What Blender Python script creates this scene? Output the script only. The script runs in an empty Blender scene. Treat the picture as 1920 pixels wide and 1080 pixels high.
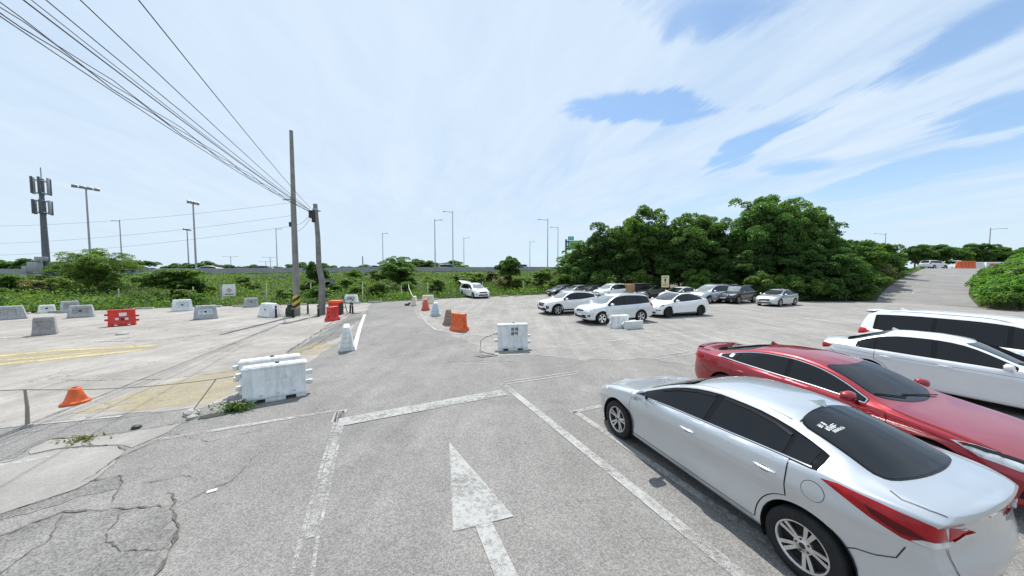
import bpy, math, random
import numpy as np
from mathutils import Vector, Matrix
from mathutils.bvhtree import BVHTree
from mathutils.geometry import delaunay_2d_cdt

random.seed(7)
RNG = np.random.default_rng(7)
R = math.radians
scene = bpy.context.scene
COL = scene.collection

# ------------------------------------------------------------------ camera
cam_data = bpy.data.cameras.new("camera")
cam_data.sensor_width = 36.0
cam_data.lens = 581.35 / 1920.0 * 36.0
cam_data.clip_start = 0.05
cam_data.clip_end = 6000.0
cam = bpy.data.objects.new("camera", cam_data)
COL.objects.link(cam)
cam.location = (0.0, 0.0, 2.895)
cam.rotation_euler = (R(90.0 - 2.75), 0.0, 0.0)
scene.camera = cam

# ------------------------------------------------------------------ light
SUN_EL, SUN_AZ = R(62.0), R(-8.0)          # azimuth measured from +Y towards +X
SUN_DIR = Vector((math.sin(SUN_AZ) * math.cos(SUN_EL), math.cos(SUN_AZ) * math.cos(SUN_EL), math.sin(SUN_EL)))
sun_data = bpy.data.lights.new("sun", "SUN")
sun_data.energy = 4.2
sun_data.angle = R(0.6)
sun_data.color = (1.0, 0.965, 0.91)
sun = bpy.data.objects.new("sun", sun_data)
COL.objects.link(sun)
sun.rotation_euler = (-SUN_DIR).to_track_quat('-Z', 'Y').to_euler()

scene.view_settings.view_transform = 'Standard'
scene.view_settings.look = 'None'
scene.view_settings.gamma = 1.0
scene.view_settings.use_curve_mapping = False
scene.view_settings.exposure = 0.45


def build_world():
    w = bpy.data.worlds.new("World")
    scene.world = w
    w.use_nodes = True
    nt = w.node_tree
    nt.nodes.clear()
    N, L = nt.nodes.new, nt.links.new

    def math_(op, a, b=None, c=None, clamp=False):
        n = N('ShaderNodeMath'); n.operation = op; n.use_clamp = clamp
        for i, v in enumerate((a, b, c)):
            if v is None:
                continue
            if hasattr(v, 'is_linked'):
                L(v, n.inputs[i])
            else:
                n.inputs[i].default_value = v
        return n.outputs[0]

    out = N('ShaderNodeOutputWorld')
    bg = N('ShaderNodeBackground')
    bg.inputs['Strength'].default_value = 0.1
    L(bg.outputs[0], out.inputs['Surface'])
    sky = N('ShaderNodeTexSky')
    sky.sky_type = 'NISHITA'
    sky.sun_disc = False
    sky.sun_elevation = SUN_EL
    sky.sun_rotation = SUN_AZ
    sky.altitude = 10
    sky.air_density = 1.0
    sky.dust_density = 0.6
    sky.ozone_density = 1.6
    tc = N('ShaderNodeTexCoord')
    sep = N('ShaderNodeSeparateXYZ')
    L(tc.outputs['Generated'], sep.inputs[0])
    dz = math_('ADD', math_('MAXIMUM', sep.outputs[2], 0.0), 0.07)
    px = math_('DIVIDE', sep.outputs[0], dz)
    py = math_('DIVIDE', sep.outputs[1], dz)
    ca, sa = math.cos(R(-14)), math.sin(R(-14))
    # along the wind (a little left of the view) and across it
    al = math_('ADD', math_('MULTIPLY', px, sa), math_('MULTIPLY', py, ca))
    ac = math_('SUBTRACT', math_('MULTIPLY', px, ca), math_('MULTIPLY', py, sa))

    def noise(sx, sy, off, detail=7.0, rough=0.58, dist=0.6):
        cmb = N('ShaderNodeCombineXYZ')
        L(math_('MULTIPLY', ac, sx), cmb.inputs[0])
        L(math_('MULTIPLY', al, sy), cmb.inputs[1])
        cmb.inputs[2].default_value = off
        n = N('ShaderNodeTexNoise')
        n.inputs['Scale'].default_value = 1.0
        n.inputs['Detail'].default_value = detail
        n.inputs['Roughness'].default_value = rough
        n.inputs['Distortion'].default_value = dist
        L(cmb.outputs[0], n.inputs['Vector'])
        return n.outputs[0]

    n1 = noise(1.5, 0.45, 3.3, 8.0, 0.52, 0.5)
    n2 = noise(4.0, 1.2, 8.1, 7.0, 0.6, 0.9)
    n4 = noise(2.6, 1.6, 1.7, 7.0, 0.62, 0.4)
    n3 = noise(0.30, 0.14, 5.0, 3.0, 0.5, 0.2)
    dens = math_('ADD', math_('MULTIPLY', n1, 1.15), math_('MULTIPLY', n2, 0.40))
    dens = math_('ADD', dens, math_('MULTIPLY', n3, 0.3))
    # the cloud deck thins out towards the east (right of the view)
    east = N('ShaderNodeMapRange'); east.interpolation_type = 'SMOOTHSTEP'
    L(ac, east.inputs[0])
    east.inputs[1].default_value = -0.4; east.inputs[2].default_value = 3.0
    east.inputs[3].default_value = 0.30; east.inputs[4].default_value = -0.20
    dens = math_('ADD', dens, east.outputs[0])

    # torn openings in the deck: (across, along, half-width, half-length, depth)
    def gap(d, cx, cy, wx, wy, depth):
        qx = math_('DIVIDE', math_('SUBTRACT', px, cx), wx)
        qy = math_('DIVIDE', math_('SUBTRACT', py, cy), wy)
        qx = math_('ADD', qx, math_('MULTIPLY', math_('SUBTRACT', n4, 0.5), 4.2))
        qy = math_('ADD', qy, math_('MULTIPLY', math_('SUBTRACT', n2, 0.5), 3.6))
        r = math_('ADD', math_('MULTIPLY', qx, qx), math_('MULTIPLY', qy, qy))
        m = N('ShaderNodeMapRange'); m.interpolation_type = 'SMOOTHSTEP'
        L(r, m.inputs[0])
        m.inputs[1].default_value = -0.1; m.inputs[2].default_value = 3.2
        m.inputs[3].default_value = depth; m.inputs[4].default_value = 0.0
        return math_('SUBTRACT', d, m.outputs[0])
    for g in GAPS:
        dens = gap(dens, *g)
    cov = N('ShaderNodeMapRange'); cov.interpolation_type = 'SMOOTHSTEP'
    L(dens, cov.inputs[0])
    cov.inputs[1].default_value = 0.34; cov.inputs[2].default_value = 1.02
    cov.inputs[3].default_value = 0.27; cov.inputs[4].default_value = 0.97

    shade = N('ShaderNodeMapRange')
    L(math_('ADD', math_('MULTIPLY', n2, 0.55), math_('MULTIPLY', n1, 0.55)), shade.inputs[0])
    shade.inputs[1].default_value = 0.35; shade.inputs[2].default_value = 0.75
    ccol = N('ShaderNodeMix'); ccol.data_type = 'RGBA'
    L(shade.outputs[0], ccol.inputs[0])
    ccol.inputs[6].default_value = (4.55, 5.65, 7.0, 1)
    ccol.inputs[7].default_value = (5.55, 6.45, 7.45, 1)
    gain = N('ShaderNodeMix'); gain.data_type = 'RGBA'; gain.blend_type = 'MULTIPLY'
    gain.inputs[0].default_value = 1.0
    L(sky.outputs[0], gain.inputs[6])
    gain.inputs[7].default_value = SKY_GAIN
    mix = N('ShaderNodeMix'); mix.data_type = 'RGBA'
    L(cov.outputs[0], mix.inputs[0])
    L(gain.outputs[2], mix.inputs[6])
    L(ccol.outputs[2], mix.inputs[7])
    # pale air towards the horizon
    hz = N('ShaderNodeMapRange'); hz.interpolation_type = 'SMOOTHSTEP'
    L(sep.outputs[2], hz.inputs[0])
    hz.inputs[1].default_value = 0.0; hz.inputs[2].default_value = 0.30
    hz.inputs[3].default_value = 0.80; hz.inputs[4].default_value = 0.0
    mix2 = N('ShaderNodeMix'); mix2.data_type = 'RGBA'
    L(hz.outputs[0], mix2.inputs[0])
    L(mix.outputs[2], mix2.inputs[6])
    mix2.inputs[7].default_value = (5.2, 6.25, 7.15, 1)
    L(mix2.outputs[2], bg.inputs['Color'])


SKY_GAIN = (0.78, 1.06, 1.22, 1)
# openings in the cloud deck, in the plane of the deck (x, y, half-x, half-y, depth)
GAPS = [
    (0.70, 1.66, 0.25, 0.10, 0.80),
    (1.50, 2.05, 0.10, 0.27, 0.75),
    (0.56, 1.10, 0.22, 0.09, 0.50),
    (1.65, 1.18, 0.11, 0.22, 0.48),
    (2.90, 2.42, 0.20, 0.46, 0.62),
    (2.45, 1.55, 0.22, 0.14, 0.50),
    (2.05, 2.30, 0.16, 0.10, 0.40),
    (0.95, 0.85, 0.25, 0.10, 0.45),
]
build_world()


# ------------------------------------------------------------------ materials
def nodes_of(m):
    m.use_nodes = True
    nt = m.node_tree
    nt.nodes.clear()
    out = nt.nodes.new('ShaderNodeOutputMaterial')
    b = nt.nodes.new('ShaderNodeBsdfPrincipled')
    nt.links.new(b.outputs[0], out.inputs['Surface'])
    return nt, out, b


def set_in(b, **kw):
    for k, v in kw.items():
        k = k.replace('_', ' ')
        if k in b.inputs:
            b.inputs[k].default_value = v


MATS = {}


def mat(name, col, rough=0.5, metal=0.0, coat=0.0, var=0.12, scale=6.0, bump=0.0, bscale=60.0, spec=0.5, trans=0.0, streak=0.0):
    """plain procedural surface: a base colour with a soft noise of wear over it"""
    if name in MATS:
        return MATS[name]
    m = bpy.data.materials.new(name)
    nt, out, b = nodes_of(m)
    N, L = nt.nodes.new, nt.links.new
    set_in(b, Roughness=rough, Metallic=metal, Coat_Weight=coat, Coat_Roughness=0.04, Specular_IOR_Level=spec)
    tc = N('ShaderNodeTexCoord')
    n = N('ShaderNodeTexNoise')
    n.inputs['Scale'].default_value = scale
    n.inputs['Detail'].default_value = 5.0
    n.inputs['Roughness'].default_value = 0.6
    L(tc.outputs['Object'], n.inputs['Vector'])
    mr = N('ShaderNodeMapRange')
    L(n.outputs[0], mr.inputs[0])
    mr.inputs[1].default_value = 0.3; mr.inputs[2].default_value = 0.7
    mr.inputs[3].default_value = 1.0 - var; mr.inputs[4].default_value = 1.0 + var * 0.6
    mx = N('ShaderNodeMix'); mx.data_type = 'RGBA'; mx.blend_type = 'MULTIPLY'
    mx.inputs[0].default_value = 1.0
    mx.inputs[6].default_value = (*col, 1)
    L(mr.outputs[0], mx.inputs[7])
    colour = mx.outputs[2]
    if streak:
        mp = N('ShaderNodeMapping'); mp.inputs['Scale'].default_value = (7, 7, 1.1)
        L(tc.outputs['Object'], mp.inputs[0])
        sn = N('ShaderNodeTexNoise'); sn.inputs['Scale'].default_value = 1.3; sn.inputs['Detail'].default_value = 6; sn.inputs['Roughness'].default_value = .65
        L(mp.outputs[0], sn.inputs['Vector'])
        sr = N('ShaderNodeMapRange'); L(sn.outputs[0], sr.inputs[0])
        sr.inputs[1].default_value = .42; sr.inputs[2].default_value = .68; sr.inputs[3].default_value = 0; sr.inputs[4].default_value = streak
        sm_ = N('ShaderNodeMix'); sm_.data_type = 'RGBA'
        L(sr.outputs[0], sm_.inputs[0]); L(colour, sm_.inputs[6]); sm_.inputs[7].default_value = (col[0] * .45, col[1] * .40, col[2] * .34, 1)
        colour = sm_.outputs[2]
    L(colour, b.inputs['Base Color'])
    if bump:
        bn = N('ShaderNodeTexNoise'); bn.inputs['Scale'].default_value = bscale; bn.inputs['Detail'].default_value = 6
        L(tc.outputs['Object'], bn.inputs['Vector'])
        bp = N('ShaderNodeBump'); bp.inputs['Strength'].default_value = bump; bp.inputs['Distance'].default_value = 0.01
        L(bn.outputs[0], bp.inputs['Height'])
        L(bp.outputs[0], b.inputs['Normal'])
    MATS[name] = m
    return m


def paint(name, col, metal=0.0, rough=0.35):
    m = mat('paint ' + name, col, rough=rough, metal=metal, coat=1.0, var=0.03, scale=2.5)
    return m


def leaf_mat(name, c0, c1, trans=0.35):
    m = bpy.data.materials.new(name)
    m.use_nodes = True
    nt = m.node_tree
    nt.nodes.clear()
    N, L = nt.nodes.new, nt.links.new
    out = N('ShaderNodeOutputMaterial')
    geo = N('ShaderNodeNewGeometry')
    oi = N('ShaderNodeObjectInfo')
    mx = N('ShaderNodeMix'); mx.data_type = 'RGBA'
    mx.inputs[6].default_value = (*c0, 1); mx.inputs[7].default_value = (*c1, 1)
    L(geo.outputs['Random Per Island'], mx.inputs[0])
    hs = N('ShaderNodeHueSaturation')
    mr = N('ShaderNodeMapRange')
    L(oi.outputs['Random'], mr.inputs[0])
    mr.inputs[3].default_value = 0.8; mr.inputs[4].default_value = 1.2
    L(mr.outputs[0], hs.inputs['Value'])
    L(mx.outputs[2], hs.inputs['Color'])
    d = N('ShaderNodeBsdfPrincipled')
    set_in(d, Roughness=0.5, Specular_IOR_Level=0.35)
    L(hs.outputs[0], d.inputs['Base Color'])
    t = N('ShaderNodeBsdfTranslucent')
    br = N('ShaderNodeMix'); br.data_type = 'RGBA'; br.blend_type = 'MULTIPLY'; br.inputs[0].default_value = 1
    L(hs.outputs[0], br.inputs[6]); br.inputs[7].default_value = (1.5, 1.7, 0.55, 1)
    L(br.outputs[2], t.inputs['Color'])
    ms = N('ShaderNodeMixShader'); ms.inputs[0].default_value = trans
    L(d.outputs[0], ms.inputs[1]); L(t.outputs[0], ms.inputs[2])
    L(ms.outputs[0], out.inputs['Surface'])
    MATS[name] = m
    return m


# ------------------------------------------------------------------ objects
def link(o, parent=None):
    COL.objects.link(o)
    if parent is not None:
        o.parent = parent
    return o


def tag(o, label=None, cat=None, group=None, kind=None):
    if label: o['label'] = label
    if cat: o['category'] = cat
    if group: o['group'] = group
    if kind: o['kind'] = kind
    return o


def thing(name, label, cat, loc=(0, 0, 0), rz=0.0, group=None, scale=1.0):
    o = bpy.data.objects.new(name, None)
    o.empty_display_size = 0.2
    o.location = loc
    o.rotation_euler = (0, 0, rz)
    o.scale = (scale, scale, scale)
    COL.objects.link(o)
    return tag(o, label, cat, group)


def dup(root, label, loc, rz=0.0, scale=None, group=None, cat=None, swap=None):
    """a copy of a thing with its parts and sub-parts"""
    r = root.copy()
    COL.objects.link(r)
    r.location = loc
    r.rotation_euler = (0, 0, rz)
    if scale is not None:
        r.scale = scale if hasattr(scale, '__len__') else (scale,) * 3
    r['label'] = label
    if group: r['group'] = group
    if cat: r['category'] = cat

    def down(src, dst):
        for ch in list(src.children):
            c = ch.copy()
            COL.objects.link(c)
            c.parent = dst
            c.matrix_parent_inverse = ch.matrix_parent_inverse.copy()
            if swap and c.type == 'MESH':
                c.data = swap(c.data)
            down(ch, c)
    if swap and r.type == 'MESH':
        r.data = swap(r.data)
    down(root, r)
    return r


def mesh_np(name, verts, faces, mats, mi=None, smooth=False, normals=None):
    """mesh from arrays; faces: (n,3)/(n,4) array or a list of index lists"""
    me = bpy.data.meshes.new(name)
    v = np.asarray(verts, np.float32)
    if isinstance(faces, np.ndarray):
        n, k = faces.shape
        me.vertices.add(len(v)); me.vertices.foreach_set('co', v.ravel())
        me.loops.add(n * k); me.loops.foreach_set('vertex_index', faces.astype(np.int32).ravel())
        me.polygons.add(n)
        me.polygons.foreach_set('loop_start', np.arange(0, n * k, k, dtype=np.int32))
        me.update(calc_edges=True)
    else:
        me.from_pydata([tuple(map(float, p)) for p in v], [], [list(map(int, f)) for f in faces])
        me.update()
    for m in (mats if isinstance(mats, (list, tuple)) else [mats]):
        me.materials.append(m)
    if mi is not None:
        me.polygons.foreach_set('material_index', np.asarray(mi, np.int32))
    if smooth:
        me.polygons.foreach_set('use_smooth', np.ones(len(me.polygons), bool))
    if normals is not None:
        me.normals_split_custom_set_from_vertices([tuple(map(float, q)) for q in normals])
    return me


class MB:
    """collects shapes and links them as ONE mesh object"""

    def __init__(s):
        s.v = []; s.f = []; s.m = []

    def add(s, vs, fs, mi=0):
        b = len(s.v)
        s.v += [tuple(p) for p in vs]
        s.f += [[b + i for i in f] for f in fs]
        s.m += [mi] * len(fs)
        return s

    def box(s, c, size, rz=0.0, mi=0, taper=1.0):
        x, y, z = (q * 0.5 for q in size)
        co, si = math.cos(rz), math.sin(rz)
        vs = []
        for dz, t in ((-z, 1.0), (z, taper)):
            for dx, dy in ((-x, -y), (x, -y), (x, y), (-x, y)):
                dx *= t; dy *= t
                vs.append((c[0] + dx * co - dy * si, c[1] + dx * si + dy * co, c[2] + dz))
        return s.add(vs, [(0, 3, 2, 1), (4, 5, 6, 7), (0, 1, 5, 4), (1, 2, 6, 5), (2, 3, 7, 6), (3, 0, 4, 7)], mi)

    def tube(s, pts, r, n=8, mi=0, cap=True):
        pts = [Vector(p) for p in pts]
        rs = r if hasattr(r, '__len__') else [r] * len(pts)
        vs = []; fs = []
        ref = None
        for i, p in enumerate(pts):
            d = (pts[min(i + 1, len(pts) - 1)] - pts[max(i - 1, 0)])
            d = d.normalized() if d.length > 1e-9 else Vector((0, 0, 1))
            if ref is None:
                ref = Vector((1, 0, 0)) if abs(d.x) < 0.8 else Vector((0, 1, 0))
            a = (ref - d * ref.dot(d)).normalized()
            ref = a
            b = d.cross(a)
            for k in range(n):
                t = 2 * math.pi * k / n
                vs.append(p + (a * math.cos(t) + b * math.sin(t)) * rs[i])
        for i in range(len(pts) - 1):
            for k in range(n):
                k2 = (k + 1) % n
                fs.append((i * n + k, i * n + k2, (i + 1) * n + k2, (i + 1) * n + k))
        if cap:
            fs.append(tuple(range(n - 1, -1, -1)))
            fs.append(tuple((len(pts) - 1) * n + k for k in range(n)))
        return s.add(vs, fs, mi)

    def lathe(s, prof, n=32, axis='z', c=(0, 0, 0), mi=0, closed=False):
        vs = []; fs = []
        for r, h in prof:
            for k in range(n):
                t = 2 * math.pi * k / n
                a, b = r * math.cos(t), r * math.sin(t)
                if axis == 'z': p = (a, b, h)
                elif axis == 'y': p = (a, h, b)
                else: p = (h, a, b)
                vs.append((p[0] + c[0], p[1] + c[1], p[2] + c[2]))
        m = len(prof)
        for i in range(m if closed else m - 1):
            j = (i + 1) % m
            for k in range(n):
                k2 = (k + 1) % n
                fs.append((i * n + k, i * n + k2, j * n + k2, j * n + k))
        return s.add(vs, fs, mi)

    def prism(s, poly, z0, z1, mi=0):
        n = len(poly)
        vs = [(x, y, z0) for x, y in poly] + [(x, y, z1) for x, y in poly]
        fs = [tuple(range(n - 1, -1, -1)), tuple(range(n, 2 * n))]
        for i in range(n):
            j = (i + 1) % n
            fs.append((i, j, n + j, n + i))
        return s.add(vs, fs, mi)

    def mesh(s, name, mats, smooth=False, bevel=0.0, segs=2, angle=40):
        me = bpy.data.meshes.new(name)
        me.from_pydata([tuple(map(float, p)) for p in s.v], [], s.f)
        me.update()
        import bmesh
        bm = bmesh.new(); bm.from_mesh(me)
        for p, mi in zip(bm.faces, s.m):
            p.material_index = mi
        bmesh.ops.recalc_face_normals(bm, faces=bm.faces)
        if bevel:
            bmesh.ops.remove_doubles(bm, verts=bm.verts, dist=1e-5)
            es = [e for e in bm.edges if len(e.link_faces) == 2 and e.calc_face_angle(0) > R(angle)]
            bmesh.ops.bevel(bm, geom=es, offset=bevel, segments=segs, affect='EDGES', profile=0.5, clamp_overlap=True)
        if smooth or bevel:
            for p in bm.faces: p.smooth = True
            for e in bm.edges:
                e.smooth = not (len(e.link_faces) == 2 and e.calc_face_angle(0) > R(angle))
        bm.to_mesh(me); bm.free()
        for m in (mats if isinstance(mats, (list, tuple)) else [mats]):
            me.materials.append(m)
        return me

    def build(s, name, mats, parent=None, smooth=False, bevel=0.0, segs=2, angle=40, loc=None):
        o = bpy.data.objects.new(name, s.mesh(name, mats, smooth, bevel, segs, angle))
        if loc is not None: o.location = loc
        return link(o, parent)


def pchip(tab):
    """monotone cubic through a table of (x, value)"""
    t = sorted(tab)
    x = np.array([a for a, _ in t], float); y = np.array([b for _, b in t], float)
    h = np.diff(x); d = np.diff(y) / h
    m = np.zeros(len(x))
    for i in range(1, len(x) - 1):
        if d[i - 1] * d[i] > 0:
            w1, w2 = 2 * h[i] + h[i - 1], h[i] + 2 * h[i - 1]
            m[i] = (w1 + w2) / (w1 / d[i - 1] + w2 / d[i])
    m[0], m[-1] = d[0], d[-1]

    def f(q):
        q = np.clip(np.asarray(q, float), x[0], x[-1])
        i = np.clip(np.searchsorted(x, q) - 1, 0, len(x) - 2)
        s = (q - x[i]) / h[i]
        return ((1 + 2 * s) * (1 - s) ** 2 * y[i] + s * (1 - s) ** 2 * h[i] * m[i]
                + s * s * (3 - 2 * s) * y[i + 1] + s * s * (s - 1) * h[i] * m[i + 1])
    return f

# ------------------------------------------------------------------ cars
M_GLASS = mat('tinted glass', (0.005, 0.006, 0.008), rough=0.02, coat=0.0, var=0.0, spec=0.42)
M_CGLASS = mat('clear car glass', (0.21, 0.24, 0.26), rough=0.03, coat=0.3, var=0.35, scale=1.6, spec=0.5)  # opaque; pale colour stands in for sky reflection and a bright interior
M_SGLASS = mat('shaded car glass', (0.075, 0.08, 0.095), rough=0.03, coat=0.3, var=0.35, scale=1.6, spec=0.5)  # greyer windscreen, reflected and interior brightness put into the colour
M_RUBBER = mat('rubber', (0.018, 0.018, 0.019), rough=0.75, var=0.25, scale=9, spec=0.3)
M_BLACK = mat('black plastic', (0.014, 0.014, 0.015), rough=0.5, var=0.15, spec=0.22)
M_GAP = mat('panel gap', (0.012, 0.012, 0.013), rough=0.9, var=0.0)
M_CHROME = mat('chrome', (0.75, 0.75, 0.76), rough=0.12, metal=1.0, var=0.04)
M_ALLOY = mat('alloy', (0.62, 0.62, 0.63), rough=0.28, metal=0.9, coat=0.4, var=0.10, scale=20)
M_DARKALLOY = mat('dark alloy', (0.03, 0.03, 0.032), rough=0.4, metal=0.3, var=0.1)
M_WELL = mat('wheel well', (0.008, 0.008, 0.008), rough=0.95, var=0.2)
M_RED = mat('tail lamp red', (0.36, 0.003, 0.008), rough=0.15, coat=0.15, var=0.3, scale=5, spec=0.35)
M_DARKRED = mat('tail lamp dark red', (0.10, 0.003, 0.005), rough=0.18, coat=0.0, var=0.2, scale=5, spec=0.3)
M_CUP = mat('handle recess', (0.13, 0.137, 0.145), rough=0.45, var=0.05)  # grey paints in the shade of the hollow behind the handle
M_CLEAR = mat('lamp clear', (0.62, 0.64, 0.66), rough=0.08, metal=0.35, coat=1.0, var=0.35, scale=9)
M_AMBER = mat('lamp amber', (0.6, 0.17, 0.02), rough=0.15, coat=1.0, var=0.1)
M_PLATE = mat('plate white', (0.78, 0.79, 0.78), rough=0.4, var=0.06)
M_STICKER = mat('sticker white', (0.8, 0.82, 0.82), rough=0.5, var=0.05)
P_PROTO = paint('silver', (0.56, 0.595, 0.63), metal=0.75, rough=0.36)
M_FRAME = mat('gloss black frame', (0.005, 0.005, 0.005), rough=0.06, var=0.0, spec=0.3)


def bspline_basis(K, n, deg=3):
    kn = np.concatenate([np.zeros(deg), np.linspace(0, 1, K - deg + 1), np.ones(deg)])
    t = np.linspace(0, 1, n); t[-1] -= 1e-9
    B = np.zeros((n, len(kn) - 1))
    for i in range(len(kn) - 1):
        B[:, i] = (t >= kn[i]) & (t < kn[i + 1])
    for d in range(1, deg + 1):
        C = np.zeros((n, len(kn) - 1 - d))
        for i in range(len(kn) - 1 - d):
            a = kn[i + d] - kn[i]; b = kn[i + d + 1] - kn[i + 1]
            if a > 0: C[:, i] += (t - kn[i]) / a * B[:, i]
            if b > 0: C[:, i] += (kn[i + d + 1] - t) / b * B[:, i + 1]
        B = C
    return B


class Shell:
    """car body surface: profile curves -> grid, ray casting onto it"""

    def __init__(s, sp, nu=124, nv=46):
        s.sp = sp
        f, r = sp['f'], sp['r']
        zt, ze, zb, zs, w, wt = (pchip(sp[k]) for k in ('zt', 'ze', 'zb', 'zs', 'w', 'wt'))
        s.zt, s.ze, s.zb, s.zs, s.w, s.wt = zt, ze, zb, zs, w, wt
        fb, rb = sp.get('fb', 0.07), sp.get('rb', 0.05)
        xe, xr = f - fb, r + rb
        t = np.linspace(0, 1, nu)
        t = t + 0.30 * np.sin(2 * np.pi * t) / (2 * np.pi) * -1.0     # denser towards both ends
        xs = xr + (xe - xr) * t
        sc = np.array([0.93, 0.82, 0.66, 0.48, 0.30, 0.14, 0.0])
        X = np.concatenate([np.full(7, xr), xs, np.full(7, xe)])
        S = np.concatenate([sc[::-1], np.ones(nu), sc])
        BX = np.concatenate([-(1 - sc[::-1] ** 2) * rb, np.zeros(nu), (1 - sc ** 2) * fb])
        W, T, S0 = w(X), wt(X), zs(X)
        ZT, ZE, ZB = zt(X), ze(X), zb(X)
        ZE = np.minimum(ZE, ZT - 0.004)
        ZB = np.minimum(ZB, ZE - 0.012)
        H = ZB - S0
        G = ZE - ZB
        cb = sp.get('crease', 0.012)
        cab = np.clip((G - 0.10) / 0.25, 0, 1)          # 1 where there is a cabin
        sh = sp.get('shoulder', 0.075)
        yb = W - sh * (0.55 + 0.45 * cab)               # base of the side windows
        yb = np.maximum(yb, T * 0.6 + yb * 0.4)
        cp = [
            (W - 0.16, S0),
            (W - 0.045, S0),
            (W - 0.028, S0 + 0.05),
            (W - 0.022 - cb, S0 + 0.26 * H),
            (W - 0.010 - cb * 1.6, S0 + 0.50 * H),
            (W + cb * 0.2, S0 + 0.70 * H),
            (W + cb * 0.4, S0 + 0.755 * H),
            (W - 0.016, S0 + 0.88 * H),
            (W - 0.030, ZB - 0.022),
            (yb + 0.012, ZB + 0.002),
            (yb, ZB + 0.012 + 0.04 * G),
            (yb + (T - yb) * 0.42, ZB + 0.45 * G),
            (yb + (T - yb) * 0.80, ZB + 0.80 * G),
            (T + 0.0, ZE - 0.012 * cab),
            (T - 0.035, ZE + 0.010 * cab + 0.15 * (ZT - ZE) * (1 - cab)),
            (T * 0.72, ZE + 0.55 * (ZT - ZE)),
            (T * 0.40, ZE + 0.90 * (ZT - ZE)),
            (T * 0.0, ZT),
        ]
        CY = np.stack([c[0] for c in cp], 1); CZ = np.stack([c[1] for c in cp], 1)
        CY[:, -1] = 0
        B = bspline_basis(CY.shape[1], nv)
        Y = (CY @ B.T) * S[:, None]
        Z = CZ @ B.T
        XX = np.repeat((X + BX)[:, None], nv, 1)
        nose, tail = pchip(sp['nose']), pchip(sp['tail'])
        kf = np.clip((XX - (f - sp.get('fz', 0.55))) / sp.get('fz', 0.55), 0, 1); kf = kf * kf * (3 - 2 * kf)
        kr = np.clip(((r + sp.get('rz', 0.5)) - XX) / sp.get('rz', 0.5), 0, 1); kr = kr * kr * (3 - 2 * kr)
        XX = XX - kf * nose(Z) + kr * tail(Z)
        s.P = np.stack([XX, Y, Z], 2)
        s.nu, s.nv = s.P.shape[:2]
        idx = np.arange(s.nu * s.nv).reshape(s.nu, s.nv)
        q = np.stack([idx[:-1, :-1], idx[:-1, 1:], idx[1:, 1:], idx[1:, :-1]], 2).reshape(-1, 4)
        s.quads = q
        V = s.P.reshape(-1, 3)
        n = len(V)
        VL = V * np.array([1, -1, 1])
        s.allV = np.concatenate([V, VL])
        s.allT = np.concatenate([q[:, [0, 1, 2]], q[:, [0, 2, 3]], q[:, [0, 2, 1]] + n, q[:, [0, 3, 2]] + n])
        fn = np.cross(s.allV[s.allT[:, 1]] - s.allV[s.allT[:, 0]], s.allV[s.allT[:, 2]] - s.allV[s.allT[:, 0]])
        N = np.zeros_like(s.allV)
        for k in range(3):
            np.add.at(N, s.allT[:, k], fn)
        # weld the centre line
        cen = np.where(np.abs(V[:, 1]) < 1e-6)[0]
        tot = N[cen] + N[cen + n]; N[cen] = tot; N[cen + n] = tot
        N /= np.maximum(np.linalg.norm(N, axis=1, keepdims=True), 1e-12)
        s.N = N
        s.bvh = BVHTree.FromPolygons([Vector(p) for p in s.allV], [tuple(int(i) for i in t) for t in s.allT])

    def cast(s, o, d):
        if abs(o[1]) < 2e-3 and abs(d[1]) < 1e-3:
            o = (o[0], 2e-3, o[2])
        loc, nrm, i, dist = s.bvh.ray_cast(Vector(o), Vector(d))
        if loc is None:
            loc, nrm, i, dist = s.bvh.find_nearest(Vector(o) + Vector(d) * 5.0)
        a, b, c = (s.allV[k] for k in s.allT[i])
        p = np.array(loc)
        v0, v1, v2 = b - a, c - a, p - a
        d00, d01, d11, d20, d21 = v0 @ v0, v0 @ v1, v1 @ v1, v2 @ v0, v2 @ v1
        den = d00 * d11 - d01 * d01
        if abs(den) < 1e-14:
            u = vv = 0.33
        else:
            u = (d11 * d20 - d01 * d21) / den; vv = (d00 * d21 - d01 * d20) / den
        na, nb, nc = (s.N[k] for k in s.allT[i])
        nn = na * (1 - u - vv) + nb * u + nc * vv
        nn /= max(np.linalg.norm(nn), 1e-9)
        return p, nn

    def top(s, x, y): return s.cast((x, y, 4), (0, 0, -1))[0]
    def side(s, x, z, sg=1): return s.cast((x, 4 * sg, z), (0, -sg, 0))[0]
    def front(s, y, z): return s.cast((5, y, z), (-1, 0, 0))[0]
    def rear(s, y, z): return s.cast((-5, y, z), (1, 0, 0))[0]

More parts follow.
